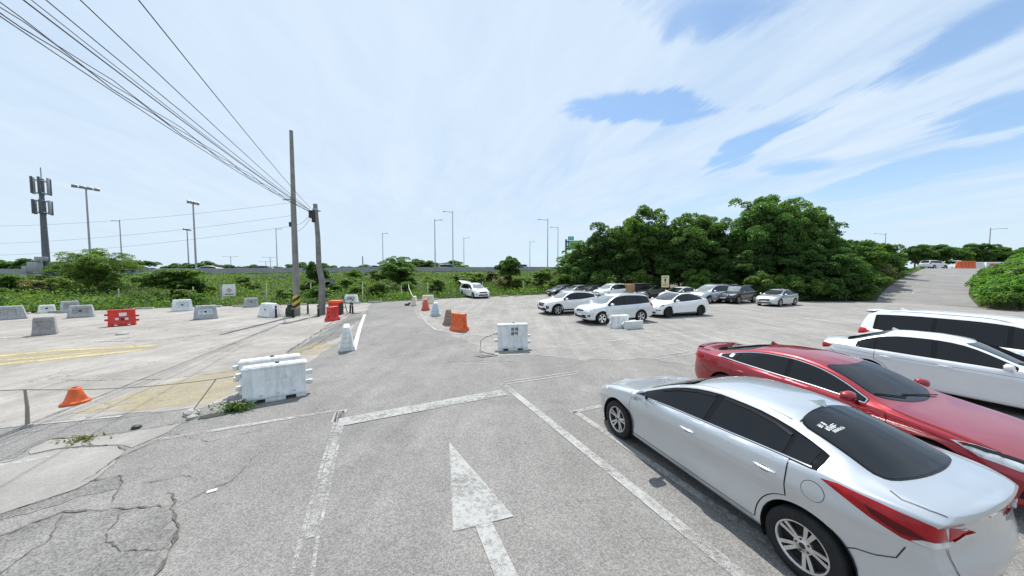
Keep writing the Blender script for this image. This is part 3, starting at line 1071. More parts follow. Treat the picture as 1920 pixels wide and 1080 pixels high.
COMPACT = dict(
    f=2.235, r=-2.295, fb=0.09, rb=0.07, wx=(1.35, -1.35), wr=0.316, tw=0.205, rim=0.212, ra=0.372, track=1.575, style='ten',
    zt=[(2.235, .60), (2.19, .655), (2.10, .715), (1.90, .79), (1.5, .885), (1.2, .94), (1.02, .975), (.85, 1.055), (.6, 1.18), (.3, 1.305), (.1, 1.365), (-.1, 1.405),
        (-.4, 1.435), (-.7, 1.442), (-1.0, 1.422), (-1.18, 1.385), (-1.4, 1.315), (-1.65, 1.222), (-1.85, 1.158), (-2.0, 1.135), (-2.15, 1.125), (-2.24, 1.105), (-2.295, 1.06)],
    ze=[(2.235, .585), (2.1, .68), (1.9, .755), (1.5, .865), (1.15, .93), (.95, .972), (.75, 1.06), (.5, 1.18), (.2, 1.295), (-.05, 1.352), (-.35, 1.385), (-.7, 1.38),
        (-1.0, 1.345), (-1.25, 1.285), (-1.5, 1.205), (-1.72, 1.14), (-1.9, 1.115), (-2.1, 1.10), (-2.24, 1.075), (-2.295, 1.02)],
    zb=[(2.235, .55), (2.1, .62), (1.9, .70), (1.5, .81), (1.0, .90), (.6, .935), (0, .975), (-.6, 1.015), (-1.1, 1.055), (-1.5, 1.08), (-1.9, 1.075), (-2.2, 1.035), (-2.295, .97)],
    zs=[(2.235, .23), (1.9, .19), (1.3, .185), (0, .19), (-1.3, .20), (-1.9, .23), (-2.295, .30)],
    w=[(2.235, .60), (2.19, .66), (2.10, .735), (1.95, .80), (1.7, .855), (1.35, .885), (.8, .885), (0, .885), (-.8, .888), (-1.35, .89), (-1.7, .872), (-1.95, .825), (-2.1, .77), (-2.22, .70), (-2.295, .62)],
    wt=[(2.235, .50), (2.0, .63), (1.5, .72), (1.0, .735), (.75, .70), (.4, .635), (0, .575), (-.4, .555), (-.8, .552), (-1.1, .56), (-1.4, .585), (-1.7, .62), (-1.9, .64), (-2.1, .61), (-2.295, .50)],
    nose=[(.15, .10), (.25, .045), (.40, 0.0), (.52, .01), (.62, .05), (.72, .10), (.9, .2)],
    tail=[(.2, .13), (.35, .06), (.5, .01), (.62, 0.0), (.82, .05), (.97, .05), (1.06, .015), (1.12, .015), (1.25, .05)],
    crease=0.021, shoulder=0.095, darkcup=True, mt=0.052, mb=0.02,
    dlo=(.80, -1.41), panes=[(.74, -.235), (-.315, -1.13), (-1.165, -1.36)], tilts={0: (0, -0.16), 1: (-0.16, 0.05), 2: (.05, 0)},
    doors=[.98, -.27, -1.20], handles=[(-.08, .83), (-1.02, .885)],
    ws=(.80, 1.0, .10, .22, -.02, .0), bl=(-1.78, -1.885, -1.12, -1.06, -.03, -.01),
    mirror=(.68, .985, 1.01), fin=(-.98, 0),
    panels=[
        ('headlight', [(2.16, .50, .60), (2.05, .70, .60), (1.80, .84, .70), (1.62, .83, .80), (1.80, .76, .79), (2.05, .56, .70)], (-.75, -.55, -.35), 0.003, 'clear', 0.012, True),
        ('grille', [(2.3, .42, .60), (2.3, -.42, .60), (2.3, -.36, .52), (2.3, .36, .52)], (-1, 0, 0), 0.003, 'black', 0, False),
        ('lower_grille', [(2.3, .45, .42), (2.3, -.45, .42), (2.3, -.55, .26), (2.3, .55, .26)], (-1, 0, 0), 0.003, 'black', 0, False),
        ('number_plate', [(2.3, .26, .50), (2.3, -.26, .50), (2.3, -.26, .39), (2.3, .26, .39)], (-1, 0, 0), 0.012, 'plate', 0, False),
        ('tail_lamp', [(-1.47, .88, 1.050), (-1.60, .87, 1.073), (-1.85, .80, 1.060), (-2.05, .70, 1.030), (-2.17, .585, 0.993), (-2.20, .575, 0.880), (-2.12, .66, 0.845), (-1.98, .76, 0.862), (-1.82, .85, 0.925), (-1.65, .88, 0.990)], (.55, -.85, -.10), 0.003, 'red', 0.016, True),
        ('dark_band', [(-1.80, .86, 1.010), (-2.04, .76, 0.950), (-2.10, .70, 0.905), (-1.98, .78, 0.895), (-1.84, .85, 0.955)], (.55, -.85, -.10), 0.020, 'dred', 0, True, 'tail_lamp', .03),
        ('reversing_lamp', [(-2.06, .70, 0.895), (-2.175, .585, 0.905), (-2.19, .58, 0.870), (-2.10, .67, 0.855), (-2.02, .74, 0.870)], (.6, -.8, -.10), 0.021, 'clear', 0.003, True, 'tail_lamp', .03),
        ('boot_lamp', [(-2.20, .555, 0.987), (-2.28, .40, 0.947), (-2.30, .30, 0.905), (-2.28, .42, 0.890), (-2.21, .56, 0.883)], (.75, -.65, 0), 0.003, 'red', 0.010, True),
        ('boot_reflector', [(-2.26, .44, 0.920), (-2.3, .33, 0.913), (-2.28, .42, 0.893), (-2.22, .54, 0.887)], (.75, -.65, 0), 0.014, 'clear', 0.0, True, 'boot_lamp', .03),
        ('fuel_flap_gap', [(-1.42 + .088 * math.cos(t * .2618), .88, .905 + .088 * math.sin(t * .2618)) for t in range(24)], (0, -1, 0), 0.0014, 'gap', 0, False),
        ('fuel_flap', [(-1.42 + .083 * math.cos(t * .2618), .88, .905 + .083 * math.sin(t * .2618)) for t in range(24)], (0, -1, 0), 0.0026, 'paint', 0, False),
        ('rear_valance', [(-2.4, .55, .30), (-2.4, .50, .42), (-2.4, -.50, .42), (-2.4, -.55, .30)], (1, 0, 0), 0.003, 'black', 0, False),
        ('badge', [(-2.4, .05 * math.cos(t * .5236), .985 + .028 * math.sin(t * .5236)) for t in range(12)], (1, 0, 0), 0.004, 'chrome', 0.004, False, None, .02),
        ('model_badge', [(-2.4, .52, .955), (-2.4, .36, .955), (-2.4, .36, .938), (-2.4, .52, .938)], (1, 0, 0), 0.004, 'chrome', 0, False, None, .03),
        ('sill_trim', [(.92, .85, .225), (.92, .88, .262), (-.90, .88, .268), (-.90, .85, .232)], (0, -1, 0), 0.006, 'paint', 0, True),
    ],
    lines=[
        ('belt_moulding', [(.76, .8, .938), (.3, .8, .974), (0, .8, .992), (-.6, .8, 1.032), (-1.1, .8, 1.072), (-1.38, .8, 1.092)], (0, -1, 0), .012, 'alloy', True),
        ('window_visor', [(.50, .7, 1.115), (.25, .7, 1.215), (-.05, .7, 1.285), (-.27, .7, 1.312)], (0, -1, 0), .030, 'visor', True),
        ('window_visor', [(-.38, .7, 1.318), (-.7, .7, 1.312), (-.95, .7, 1.28), (-1.12, .7, 1.235)], (0, -1, 0), .030, 'visor', True),
        ('bonnet_gap', [(1.02, .735, 1), (1.3, .745, 1), (1.7, .72, 1), (1.95, .64, 1)], (0, 0, -1), .006, 'gap', True),
        ('boot_gap', [(-1.86, .645, 1), (-1.95, .675, 1), (-2.10, .625, 1), (-2.18, .58, 1)], (0, 0, -1), .006, 'gap', True),
        ('boot_gap', [(-2.4, .565, .83), (-2.4, .53, .68), (-2.4, .46, .52), (-2.4, .30, .475), (-2.4, -.30, .475), (-2.4, -.46, .52), (-2.4, -.53, .68), (-2.4, -.565, .83)], (1, 0, 0), .007, 'gap', False),
        ('bumper_gap', [(-1.70, .88, .55), (-1.76, .88, .585), (-1.88, .84, .62), (-1.98, .78, .68), (-2.02, .76, .80)], (.4, -.9, 0), .006, 'gap', True),
        ('fender_gap', [(1.0, .88, .88), (1.04, .88, .94)], (0, -1, 0), .006, 'gap', True),
        ('roof_gap', [(.30, .598, 1), (0, .540, 1), (-.5, .518, 1), (-1.05, .520, 1)], (0, 0, -1), .010, 'gap', True),
        ('aerial_line', [(-1.10, .49, 1), (-1.085, .3, 1), (-1.065, 0, 1), (-1.085, -.3, 1), (-1.10, -.49, 1)], (0, 0, -1), .012, 'black', False),
    ],
)

def _squash(sp, x0, k):
    """shorten the tail behind x0"""
    q = lambda x: x if x > x0 else x0 - (x0 - x) * k
    for key in ('zt', 'ze', 'zb', 'zs', 'w', 'wt'):
        sp[key] = [(q(a), b) for a, b in sp[key]]
    sp['r'] = q(sp['r'])
    sp['bl'] = tuple(q(v) if i < 4 else v for i, v in enumerate(sp['bl']))
    sp['panels'] = [(p[0], [(q(a), b, c) for a, b, c in p[1]], *p[2:]) for p in sp['panels']]
    sp['lines'] = [(p[0], [(q(a), b, c) for a, b, c in p[1]], *p[2:]) for p in sp['lines']]


_squash(COMPACT, -1.50, 0.84)
COMPACT['mirror'] = (.69, 1.02, 1.02)

SPORT = dict(
    f=2.26, r=-2.43, fb=0.10, rb=0.07, wx=(1.415, -1.42), wr=0.335, tw=0.235, rim=0.235, ra=0.385, track=1.62, style='split',
    zt=[(2.26, .62), (2.2, .68), (2.1, .735), (1.9, .80), (1.6, .862), (1.3, .91), (1.05, .945), (.92, .985), (.7, 1.095), (.4, 1.235), (.15, 1.325), (-.1, 1.372), (-.4, 1.40),
        (-.7, 1.395), (-1.0, 1.362), (-1.3, 1.302), (-1.6, 1.217), (-1.85, 1.142), (-2.05, 1.105), (-2.25, 1.09), (-2.37, 1.105), (-2.43, 1.08)],
    ze=[(2.26, .60), (2.1, .70), (1.9, .775), (1.6, .85), (1.2, .912), (.95, .955), (.75, 1.035), (.5, 1.155), (.2, 1.262), (-.05, 1.312), (-.35, 1.338), (-.7, 1.325),
        (-1.05, 1.275), (-1.35, 1.195), (-1.6, 1.12), (-1.85, 1.068), (-2.1, 1.05), (-2.35, 1.055), (-2.43, 1.03)],
    zb=[(2.26, .56), (2.1, .65), (1.9, .725), (1.5, .82), (1.0, .882), (.5, .912), (0, .935), (-.6, .955), (-1.1, .98), (-1.5, 1.01), (-1.9, 1.015), (-2.2, 1.0), (-2.43, .95)],
    zs=[(2.26, .20), (1.9, .165), (1.3, .165), (0, .17), (-1.3, .18), (-1.9, .21), (-2.43, .30)],
    w=[(2.26, .64), (2.2, .72), (2.1, .79), (1.95, .85), (1.7, .90), (1.42, .92), (.8, .912), (0, .908), (-.8, .918), (-1.42, .93), (-1.8, .91), (-2.1, .86), (-2.3, .79), (-2.43, .70)],
    wt=[(2.26, .55), (2.0, .70), (1.5, .775), (1.05, .785), (.8, .735), (.4, .655), (0, .60), (-.4, .58), (-.8, .575), (-1.1, .58), (-1.4, .61), (-1.8, .69), (-2.1, .71), (-2.43, .60)],
    nose=[(.15, .12), (.25, .05), (.42, 0.0), (.55, .012), (.66, .06), (.76, .12), (.9, .2)],
    tail=[(.2, .12), (.35, .05), (.5, .0), (.62, 0.01), (.8, .07), (.95, .06), (1.05, .01), (1.10, 0.0), (1.2, .02)],
    crease=0.02, shoulder=0.10, mt=0.05, mb=0.02, chrome=True,
    dlo=(.78, -1.60), panes=[(.74, -.265), (-.335, -1.22), (-1.25, -1.55)], tilts={0: (0, -0.1), 1: (-0.1, 0.05)},
    doors=[1.0, -.30, -1.26], handles=[(-.12, .80), (-1.06, .845)],
    ws=(.80, 1.02, .13, .25, -.03, -.01), bl=(-1.84, -1.98, -1.12, -1.04, -.05, -.02),
    mirror=(.66, 1.0, 1.0), fin=(-1.0, 0),
    panels=[
        ('headlight', [(2.15, .56, .60), (2.02, .75, .61), (1.80, .87, .68), (1.58, .875, .785), (1.75, .82, .80), (1.98, .67, .74), (2.12, .52, .68)], (-.7, -.6, -.4), 0.003, 'clear', 0.012, True),
        ('lamp_brow', [(2.12, .53, .665), (1.98, .66, .722), (1.75, .81, .775), (1.62, .86, .772), (1.80, .83, .745), (2.02, .68, .68)], (-.7, -.6, -.4), 0.017, 'black', 0, True, 'headlight', .04),
        ('grille', [(2.3, .36, .66), (2.3, -.36, .66), (2.3, -.46, .52), (2.3, -.2, .32), (2.3, .2, .32), (2.3, .46, .52)], (-1, 0, 0), 0.004, 'black', 0, False),
        ('side_intake', [(2.2, .62, .46), (2.1, .78, .46), (2.1, .80, .32), (2.2, .60, .28)], (-.8, -.5, 0), 0.003, 'black', 0, True),
        ('number_plate', [(2.3, .26, .46), (2.3, -.26, .46), (2.3, -.26, .35), (2.3, .26, .35)], (-1, 0, 0), 0.014, 'plate', 0, False),
        ('tail_lamp', [(-1.98, .88, .93), (-2.20, .80, .97), (-2.36, .62, .965), (-2.42, .40, .93), (-2.42, .38, .86), (-2.36, .60, .83), (-2.18, .82, .845)], (.6, -.78, -.05), 0.003, 'red', 0.014, True),
        ('rear_plate', [(-2.5, .26, .62), (-2.5, -.26, .62), (-2.5, -.26, .51), (-2.5, .26, .51)], (1, 0, 0), 0.008, 'plate', 0, False),
        ('rear_valance', [(-2.5, .6, .26), (-2.5, .55, .38), (-2.5, -.55, .38), (-2.5, -.6, .26)], (1, 0, 0), 0.003, 'black', 0, False),
        ('window_sticker', [(-1.34, -.7, 1.125), (-1.415, -.7, 1.12), (-1.415, -.7, 1.065), (-1.34, -.7, 1.065)], (0, 1, 0), 0.009, 'sticker', 0, False, None, .03),
    ],
    lines=[
        ('bonnet_gap', [(1.04, .795, 1), (1.3, .81, 1), (1.7, .80, 1), (1.95, .70, 1)], (0, 0, -1), .007, 'gap', True),
        ('boot_gap', [(-1.95, .70, 1), (-2.1, .73, 1), (-2.25, .70, 1)], (0, 0, -1), .006, 'gap', True),
        ('boot_edge', [(-1.98, .68, 1), (-2.2, .66, 1), (-2.34, .5, 1), (-2.36, 0, 1), (-2.34, -.5, 1), (-2.2, -.66, 1), (-1.98, -.68, 1)], (0, 0, -1), .03, 'black', False),
        ('bumper_gap', [(-1.78, .9, .60), (-1.95, .88, .68), (-2.08, .86, .82)], (.4, -.9, 0), .006, 'gap', True),
    ],
    wipers=[((.99, .50), (.88, -.15)), ((.93, -.18), (.78, -.62))],
    spoiler=(-2.46, .60, 1.085, .10),
)

LARGE = dict(
    f=2.36, r=-2.50, fb=0.10, rb=0.07, wx=(1.40, -1.40), wr=0.33, tw=0.22, rim=0.225, ra=0.385, track=1.60, style='five',
    zt=[(2.36, .63), (2.3, .69), (2.2, .745), (2.0, .82), (1.6, .915), (1.25, .97), (1.05, 1.0), (.88, 1.075), (.6, 1.215), (.3, 1.345), (.1, 1.405), (-.1, 1.445), (-.4, 1.475),
        (-.8, 1.475), (-1.1, 1.445), (-1.4, 1.36), (-1.65, 1.255), (-1.9, 1.155), (-2.05, 1.118), (-2.25, 1.10), (-2.42, 1.075), (-2.5, 1.02)],
    ze=[(2.36, .61), (2.2, .71), (2.0, .79), (1.6, .895), (1.2, .96), (1.0, .995), (.8, 1.08), (.55, 1.2), (.25, 1.325), (0, 1.388), (-.4, 1.418), (-.8, 1.41),
        (-1.15, 1.36), (-1.4, 1.28), (-1.65, 1.175), (-1.9, 1.095), (-2.1, 1.065), (-2.35, 1.045), (-2.5, .99)],
    zb=[(2.36, .57), (2.2, .66), (2.0, .74), (1.6, .845), (1.05, .925), (.5, .945), (0, .955), (-.6, .965), (-1.2, .98), (-1.6, .99), (-2.0, 1.0), (-2.3, .98), (-2.5, .92)],
    zs=[(2.36, .23), (1.9, .19), (1.3, .185), (0, .19), (-1.3, .20), (-1.9, .23), (-2.5, .30)],
    w=[(2.36, .64), (2.3, .71), (2.2, .78), (2.0, .85), (1.75, .895), (1.4, .918), (.8, .92), (0, .92), (-.8, .92), (-1.4, .918), (-1.8, .90), (-2.1, .86), (-2.35, .79), (-2.5, .70)],
    wt=[(2.36, .54), (2.0, .68), (1.6, .75), (1.05, .765), (.8, .73), (.4, .66), (0, .605), (-.4, .585), (-.8, .58), (-1.2, .585), (-1.5, .61), (-1.8, .66), (-2.1, .70), (-2.5, .58)],
    nose=[(.15, .10), (.25, .045), (.42, 0.0), (.55, .01), (.66, .05), (.76, .10), (.9, .2)],
    tail=[(.2, .12), (.35, .05), (.5, .0), (.62, 0.0), (.8, .04), (.95, .04), (1.05, .03), (1.2, .06)],
    crease=0.010, shoulder=0.085, mt=0.052, mb=0.02, chrome=False,
    dlo=(.84, -1.64), panes=[(.80, -.24), (-.33, -1.27), (-1.31, -1.59)], tilts={0: (0, -0.05), 1: (-0.05, 0.02)},
    doors=[1.02, -.28, -1.27], handles=[(-.10, .83), (-1.06, .845)],
    ws=(.86, 1.06, .14, .26, -.02, -.01), bl=(-1.85, -1.96, -1.20, -1.13, -.03, -.02),
    mirror=(.74, 1.01, 1.02), fin=(-1.05, 0),
    panels=[
        ('headlight', [(2.26, .48, .63), (2.1, .74, .62), (1.9, .86, .70), (1.70, .87, .80), (1.88, .80, .81), (2.15, .62, .74)], (-.75, -.55, -.35), 0.003, 'clear', 0.012, True),
        ('grille', [(2.4, .42, .66), (2.4, -.42, .66), (2.4, -.40, .47), (2.4, .40, .47)], (-1, 0, 0), 0.004, 'black', 0, False),
        ('grille_bar', [(2.4, .40, .58), (2.4, -.40, .58), (2.4, -.40, .565), (2.4, .40, .565)], (-1, 0, 0), 0.009, 'chrome', 0, False, 'grille'),
        ('lower_grille', [(2.4, .50, .38), (2.4, -.50, .38), (2.4, -.60, .28), (2.4, .60, .28)], (-1, 0, 0), 0.003, 'black', 0, False),
        ('number_plate', [(2.4, .26, .50), (2.4, -.26, .50), (2.4, -.26, .39), (2.4, .26, .39)], (-1, 0, 0), 0.012, 'plate', 0, False),
        ('tail_lamp', [(-2.18, .85, .95), (-2.33, .76, .985), (-2.44, .62, .98), (-2.46, .60, .84), (-2.36, .74, .825), (-2.24, .83, .875)], (.75, -.65, -.05), 0.003, 'red', 0.014, True),
        ('rear_plate', [(-2.6, .26, .78), (-2.6, -.26, .78), (-2.6, -.26, .67), (-2.6, .26, .67)], (1, 0, 0), 0.008, 'plate', 0, False),
        ('rear_trim', [(-2.6, .5, .84), (-2.6, -.5, .84), (-2.6, -.5, .82), (-2.6, .5, .82)], (1, 0, 0), 0.006, 'chrome', 0, False),
        ('sill_trim', [(.98, .88, .275), (.98, .91, .33), (-.95, .91, .33), (-.95, .88, .275)], (0, -1, 0), 0.012, 'paint', 0, True),
    ],
    lines=[
        ('bonnet_gap', [(1.06, .775, 1), (1.3, .785, 1), (1.8, .75, 1), (2.05, .66, 1)], (0, 0, -1), .007, 'gap', True),
        ('boot_gap', [(-1.95, .69, 1), (-2.1, .72, 1), (-2.3, .68, 1), (-2.40, .60, 1)], (0, 0, -1), .007, 'gap', True),
        ('bumper_gap', [(-1.78, .9, .62), (-2.0, .88, .70), (-2.2, .84, .84)], (.4, -.9, 0), .006, 'gap', True),
        ('side_crease', [(.98, .92, .83), (0, .92, .845), (-1.2, .92, .865), (-2.1, .85, .90)], (0, -1, 0), .006, 'gap', True),
    ],
    wipers=[((1.03, .50), (.92, -.15)), ((.98, -.18), (.84, -.62))],
)

MINIVAN = dict(
    cat='minivan', f=2.46, r=-2.66, fb=0.12, rb=0.06, wx=(1.53, -1.53), wr=0.345, tw=0.235, rim=0.23, ra=0.40, track=1.70, style='five',
    zt=[(2.46, .72), (2.38, .80), (2.25, .87), (2.0, .955), (1.7, 1.03), (1.5, 1.075), (1.35, 1.13), (1.1, 1.28), (.8, 1.46), (.55, 1.585), (.3, 1.66), (0, 1.705), (-.5, 1.735),
        (-1.2, 1.735), (-1.8, 1.715), (-2.2, 1.685), (-2.42, 1.655), (-2.5, 1.60), (-2.58, 1.40), (-2.64, 1.18), (-2.66, 1.05)],
    ze=[(2.46, .70), (2.25, .83), (2.0, .92), (1.7, 1.0), (1.45, 1.05), (1.25, 1.12), (1.0, 1.26), (.7, 1.43), (.45, 1.545), (.2, 1.61), (0, 1.638), (-.5, 1.665), (-1.2, 1.665),
        (-1.9, 1.64), (-2.3, 1.60), (-2.45, 1.54), (-2.55, 1.34), (-2.62, 1.12), (-2.66, 1.02)],
    zb=[(2.46, .66), (2.25, .76), (2.0, .84), (1.6, .93), (1.2, .985), (.6, 1.01), (0, 1.02), (-1, 1.04), (-1.8, 1.06), (-2.3, 1.08), (-2.5, 1.07), (-2.66, .96)],
    zs=[(2.46, .24), (2.0, .21), (0, .215), (-2.0, .23), (-2.66, .32)],
    w=[(2.46, .70), (2.38, .79), (2.25, .87), (2.0, .94), (1.53, .975), (.8, .985), (-.5, .985), (-1.53, .982), (-2.0, .965), (-2.35, .93), (-2.55, .88), (-2.66, .82)],
    wt=[(2.46, .60), (2.0, .78), (1.5, .83), (1.2, .80), (.8, .745), (.4, .71), (0, .70), (-1, .695), (-2.0, .68), (-2.4, .66), (-2.55, .70), (-2.66, .74)],
    nose=[(.15, .12), (.3, .04), (.45, 0.0), (.65, .01), (.8, .07), (.95, .14), (1.1, .25)],
    tail=[(.2, .12), (.4, .03), (.6, .0), (.9, 0.0), (1.1, .02), (1.4, .02), (1.7, .0)],
    crease=0.012, shoulder=0.09, mt=0.075, mb=0.03,
    dlo=(1.12, -2.24), panes=[(1.06, .22), (.14, -1.00), (-1.08, -2.18)], tilts={0: (0, -0.05), 1: (-.05, 0.0)},
    doors=[1.25, .18, -1.04], handles=[(.32, .90), (-.88, .92)],
    ws=(1.18, 1.42, .42, .56, -.03, -.03), bl_rear=[(0, 1.60), (.52, 1.59), (.60, 1.55), (.70, 1.16), (.66, 1.12), (0, 1.12)],
    mirror=(1.02, 1.10, 1.10), fin=(-1.9, 0), spoiler=(-2.62, .62, 1.655, .22), rails=(.2, -2.1),
    panels=[
        ('headlight', [(2.36, .52, .75), (2.2, .80, .73), (2.0, .93, .80), (1.75, .95, .90), (1.95, .88, .92), (2.25, .68, .86)], (-.75, -.55, -.35), 0.003, 'clear', 0.012, True),
        ('grille', [(2.5, .50, .80), (2.5, -.50, .80), (2.5, -.46, .66), (2.5, .46, .66)], (-1, 0, 0), 0.004, 'black', 0, False),
        ('lower_grille', [(2.5, .50, .50), (2.5, -.50, .50), (2.5, -.62, .34), (2.5, .62, .34)], (-1, 0, 0), 0.003, 'black', 0, False),
        ('fog_lamp', [(2.3, .72, .52), (2.2, .84, .52), (2.2, .84, .40), (2.3, .70, .40)], (-.8, -.5, 0), 0.004, 'black', 0, True),
        ('number_plate', [(2.5, .26, .60), (2.5, -.26, .60), (2.5, -.26, .49), (2.5, .26, .49)], (-1, 0, 0), 0.012, 'plate', 0, False),
        ('tail_lamp', [(-2.32, .95, 1.02), (-2.5, .90, 1.10), (-2.62, .80, 1.10), (-2.66, .62, 1.06), (-2.66, .62, .93), (-2.6, .82, .88), (-2.45, .93, .94)], (.75, -.65, -.05), 0.003, 'red', 0.012, True),
        ('rear_plate', [(-2.7, .26, .86), (-2.7, -.26, .86), (-2.7, -.26, .75), (-2.7, .26, .75)], (1, 0, 0), 0.008, 'plate', 0, False),
    ],
    lines=[
        ('bonnet_gap', [(1.45, .84, 1), (1.8, .84, 1), (2.1, .76, 1)], (0, 0, -1), .007, 'gap', True),
        ('slide_rail', [(-1.1, .98, .93), (-2.3, .93, .95)], (0, -1, 0), .02, 'black', True),
    ],
)

SUV = dict(
    cat='suv', f=2.29, r=-2.37, fb=0.11, rb=0.06, wx=(1.35, -1.35), wr=0.36, tw=0.235, rim=0.235, ra=0.42, track=1.62, style='five',
    zt=[(2.29, .76), (2.22, .85), (2.1, .92), (1.9, .985), (1.5, 1.055), (1.2, 1.10), (1.05, 1.14), (.8, 1.31), (.5, 1.50), (.25, 1.61), (0, 1.665), (-.4, 1.70), (-.9, 1.705),
        (-1.5, 1.685), (-1.9, 1.655), (-2.08, 1.62), (-2.18, 1.48), (-2.28, 1.25), (-2.35, 1.08), (-2.37, 1.0)],
    ze=[(2.29, .74), (2.1, .87), (1.9, .945), (1.5, 1.025), (1.15, 1.08), (.95, 1.16), (.7, 1.325), (.4, 1.49), (.15, 1.572), (-.1, 1.612), (-.5, 1.635), (-1.0, 1.63), (-1.5, 1.605),
        (-1.9, 1.56), (-2.05, 1.49), (-2.18, 1.29), (-2.28, 1.10), (-2.37, .97)],
    zb=[(2.29, .70), (2.1, .80), (1.9, .87), (1.5, .95), (1.0, 1.005), (.5, 1.03), (0, 1.045), (-.6, 1.065), (-1.2, 1.09), (-1.7, 1.12), (-2.05, 1.13), (-2.25, 1.06), (-2.37, .92)],
    zs=[(2.29, .30), (1.9, .25), (0, .26), (-1.9, .28), (-2.37, .38)],
    w=[(2.29, .66), (2.22, .75), (2.1, .82), (1.9, .88), (1.35, .93), (.8, .935), (0, .935), (-.8, .935), (-1.35, .935), (-1.8, .92), (-2.1, .88), (-2.28, .82), (-2.37, .75)],
    wt=[(2.29, .56), (1.9, .72), (1.4, .78), (1.05, .78), (.8, .74), (.4, .675), (0, .645), (-.5, .635), (-1.2, .625), (-1.8, .61), (-2.05, .61), (-2.2, .64), (-2.37, .66)],
    nose=[(.2, .12), (.35, .03), (.5, 0.0), (.7, .01), (.82, .05), (.95, .10), (1.1, .2)],
    tail=[(.2, .12), (.4, .03), (.6, .0), (.9, 0.0), (1.1, .02), (1.4, .02), (1.7, .0)],
    crease=0.014, shoulder=0.085, mt=0.065, mb=0.025,
    dlo=(.92, -2.02), panes=[(.88, -.16), (-.22, -1.12), (-1.17, -1.97)], tilts={0: (0, -0.04), 1: (-.04, 0.0), 2: (0, 0.0)},
    doors=[1.05, -.20, -1.10], handles=[(-.02, .93), (-.95, .96)],
    ws=(.92, 1.12, .28, .40, -.03, -.02), bl_rear=[(0, 1.55), (.44, 1.54), (.52, 1.50), (.60, 1.19), (.56, 1.16), (0, 1.16)],
    mirror=(.80, 1.04, 1.12), fin=(-1.6, 0), rails=(.1, -1.75), spoiler=(-2.26, .52, 1.645, .2),
    panels=[
        ('headlight', [(2.2, .46, .80), (2.08, .70, .77), (1.9, .83, .83), (1.68, .87, .94), (1.88, .80, .95), (2.1, .58, .89)], (-.75, -.55, -.35), 0.003, 'clear', 0.012, True),
        ('grille', [(2.4, .40, .84), (2.4, -.40, .84), (2.4, -.36, .70), (2.4, .36, .70)], (-1, 0, 0), 0.004, 'chrome', 0, False),
        ('grille_mesh', [(2.4, .35, .81), (2.4, -.35, .81), (2.4, -.32, .73), (2.4, .32, .73)], (-1, 0, 0), 0.008, 'black', 0, False, 'grille'),
        ('lower_grille', [(2.4, .55, .54), (2.4, -.55, .54), (2.4, -.62, .36), (2.4, .62, .36)], (-1, 0, 0), 0.003, 'black', 0, False),
        ('fog_lamp', [(2.15, .66, .56), (2.05, .78, .57), (2.05, .79, .46), (2.15, .66, .44)], (-.8, -.5, 0), 0.004, 'black', 0, True),
        ('number_plate', [(2.4, .26, .60), (2.4, -.26, .60), (2.4, -.26, .49), (2.4, .26, .49)], (-1, 0, 0), 0.012, 'plate', 0, False),
        ('tail_lamp', [(-2.05, .90, 1.05), (-2.2, .84, 1.22), (-2.26, .76, 1.22), (-2.34, .70, .98), (-2.3, .78, .92), (-2.15, .88, .95)], (.75, -.65, -.05), 0.003, 'red', 0.012, True),
        ('rear_plate', [(-2.5, .26, .90), (-2.5, -.26, .90), (-2.5, -.26, .79), (-2.5, .26, .79)], (1, 0, 0), 0.008, 'plate', 0, False),
        ('sill_trim', [(.9, .90, .33), (.9, .93, .45), (-.88, .93, .45), (-.88, .90, .33)], (0, -1, 0), 0.005, 'paint', 0, True),
    ],
    lines=[('bonnet_gap', [(1.12, .79, 1), (1.5, .79, 1), (1.9, .70, 1)], (0, 0, -1), .007, 'gap', True)],
)

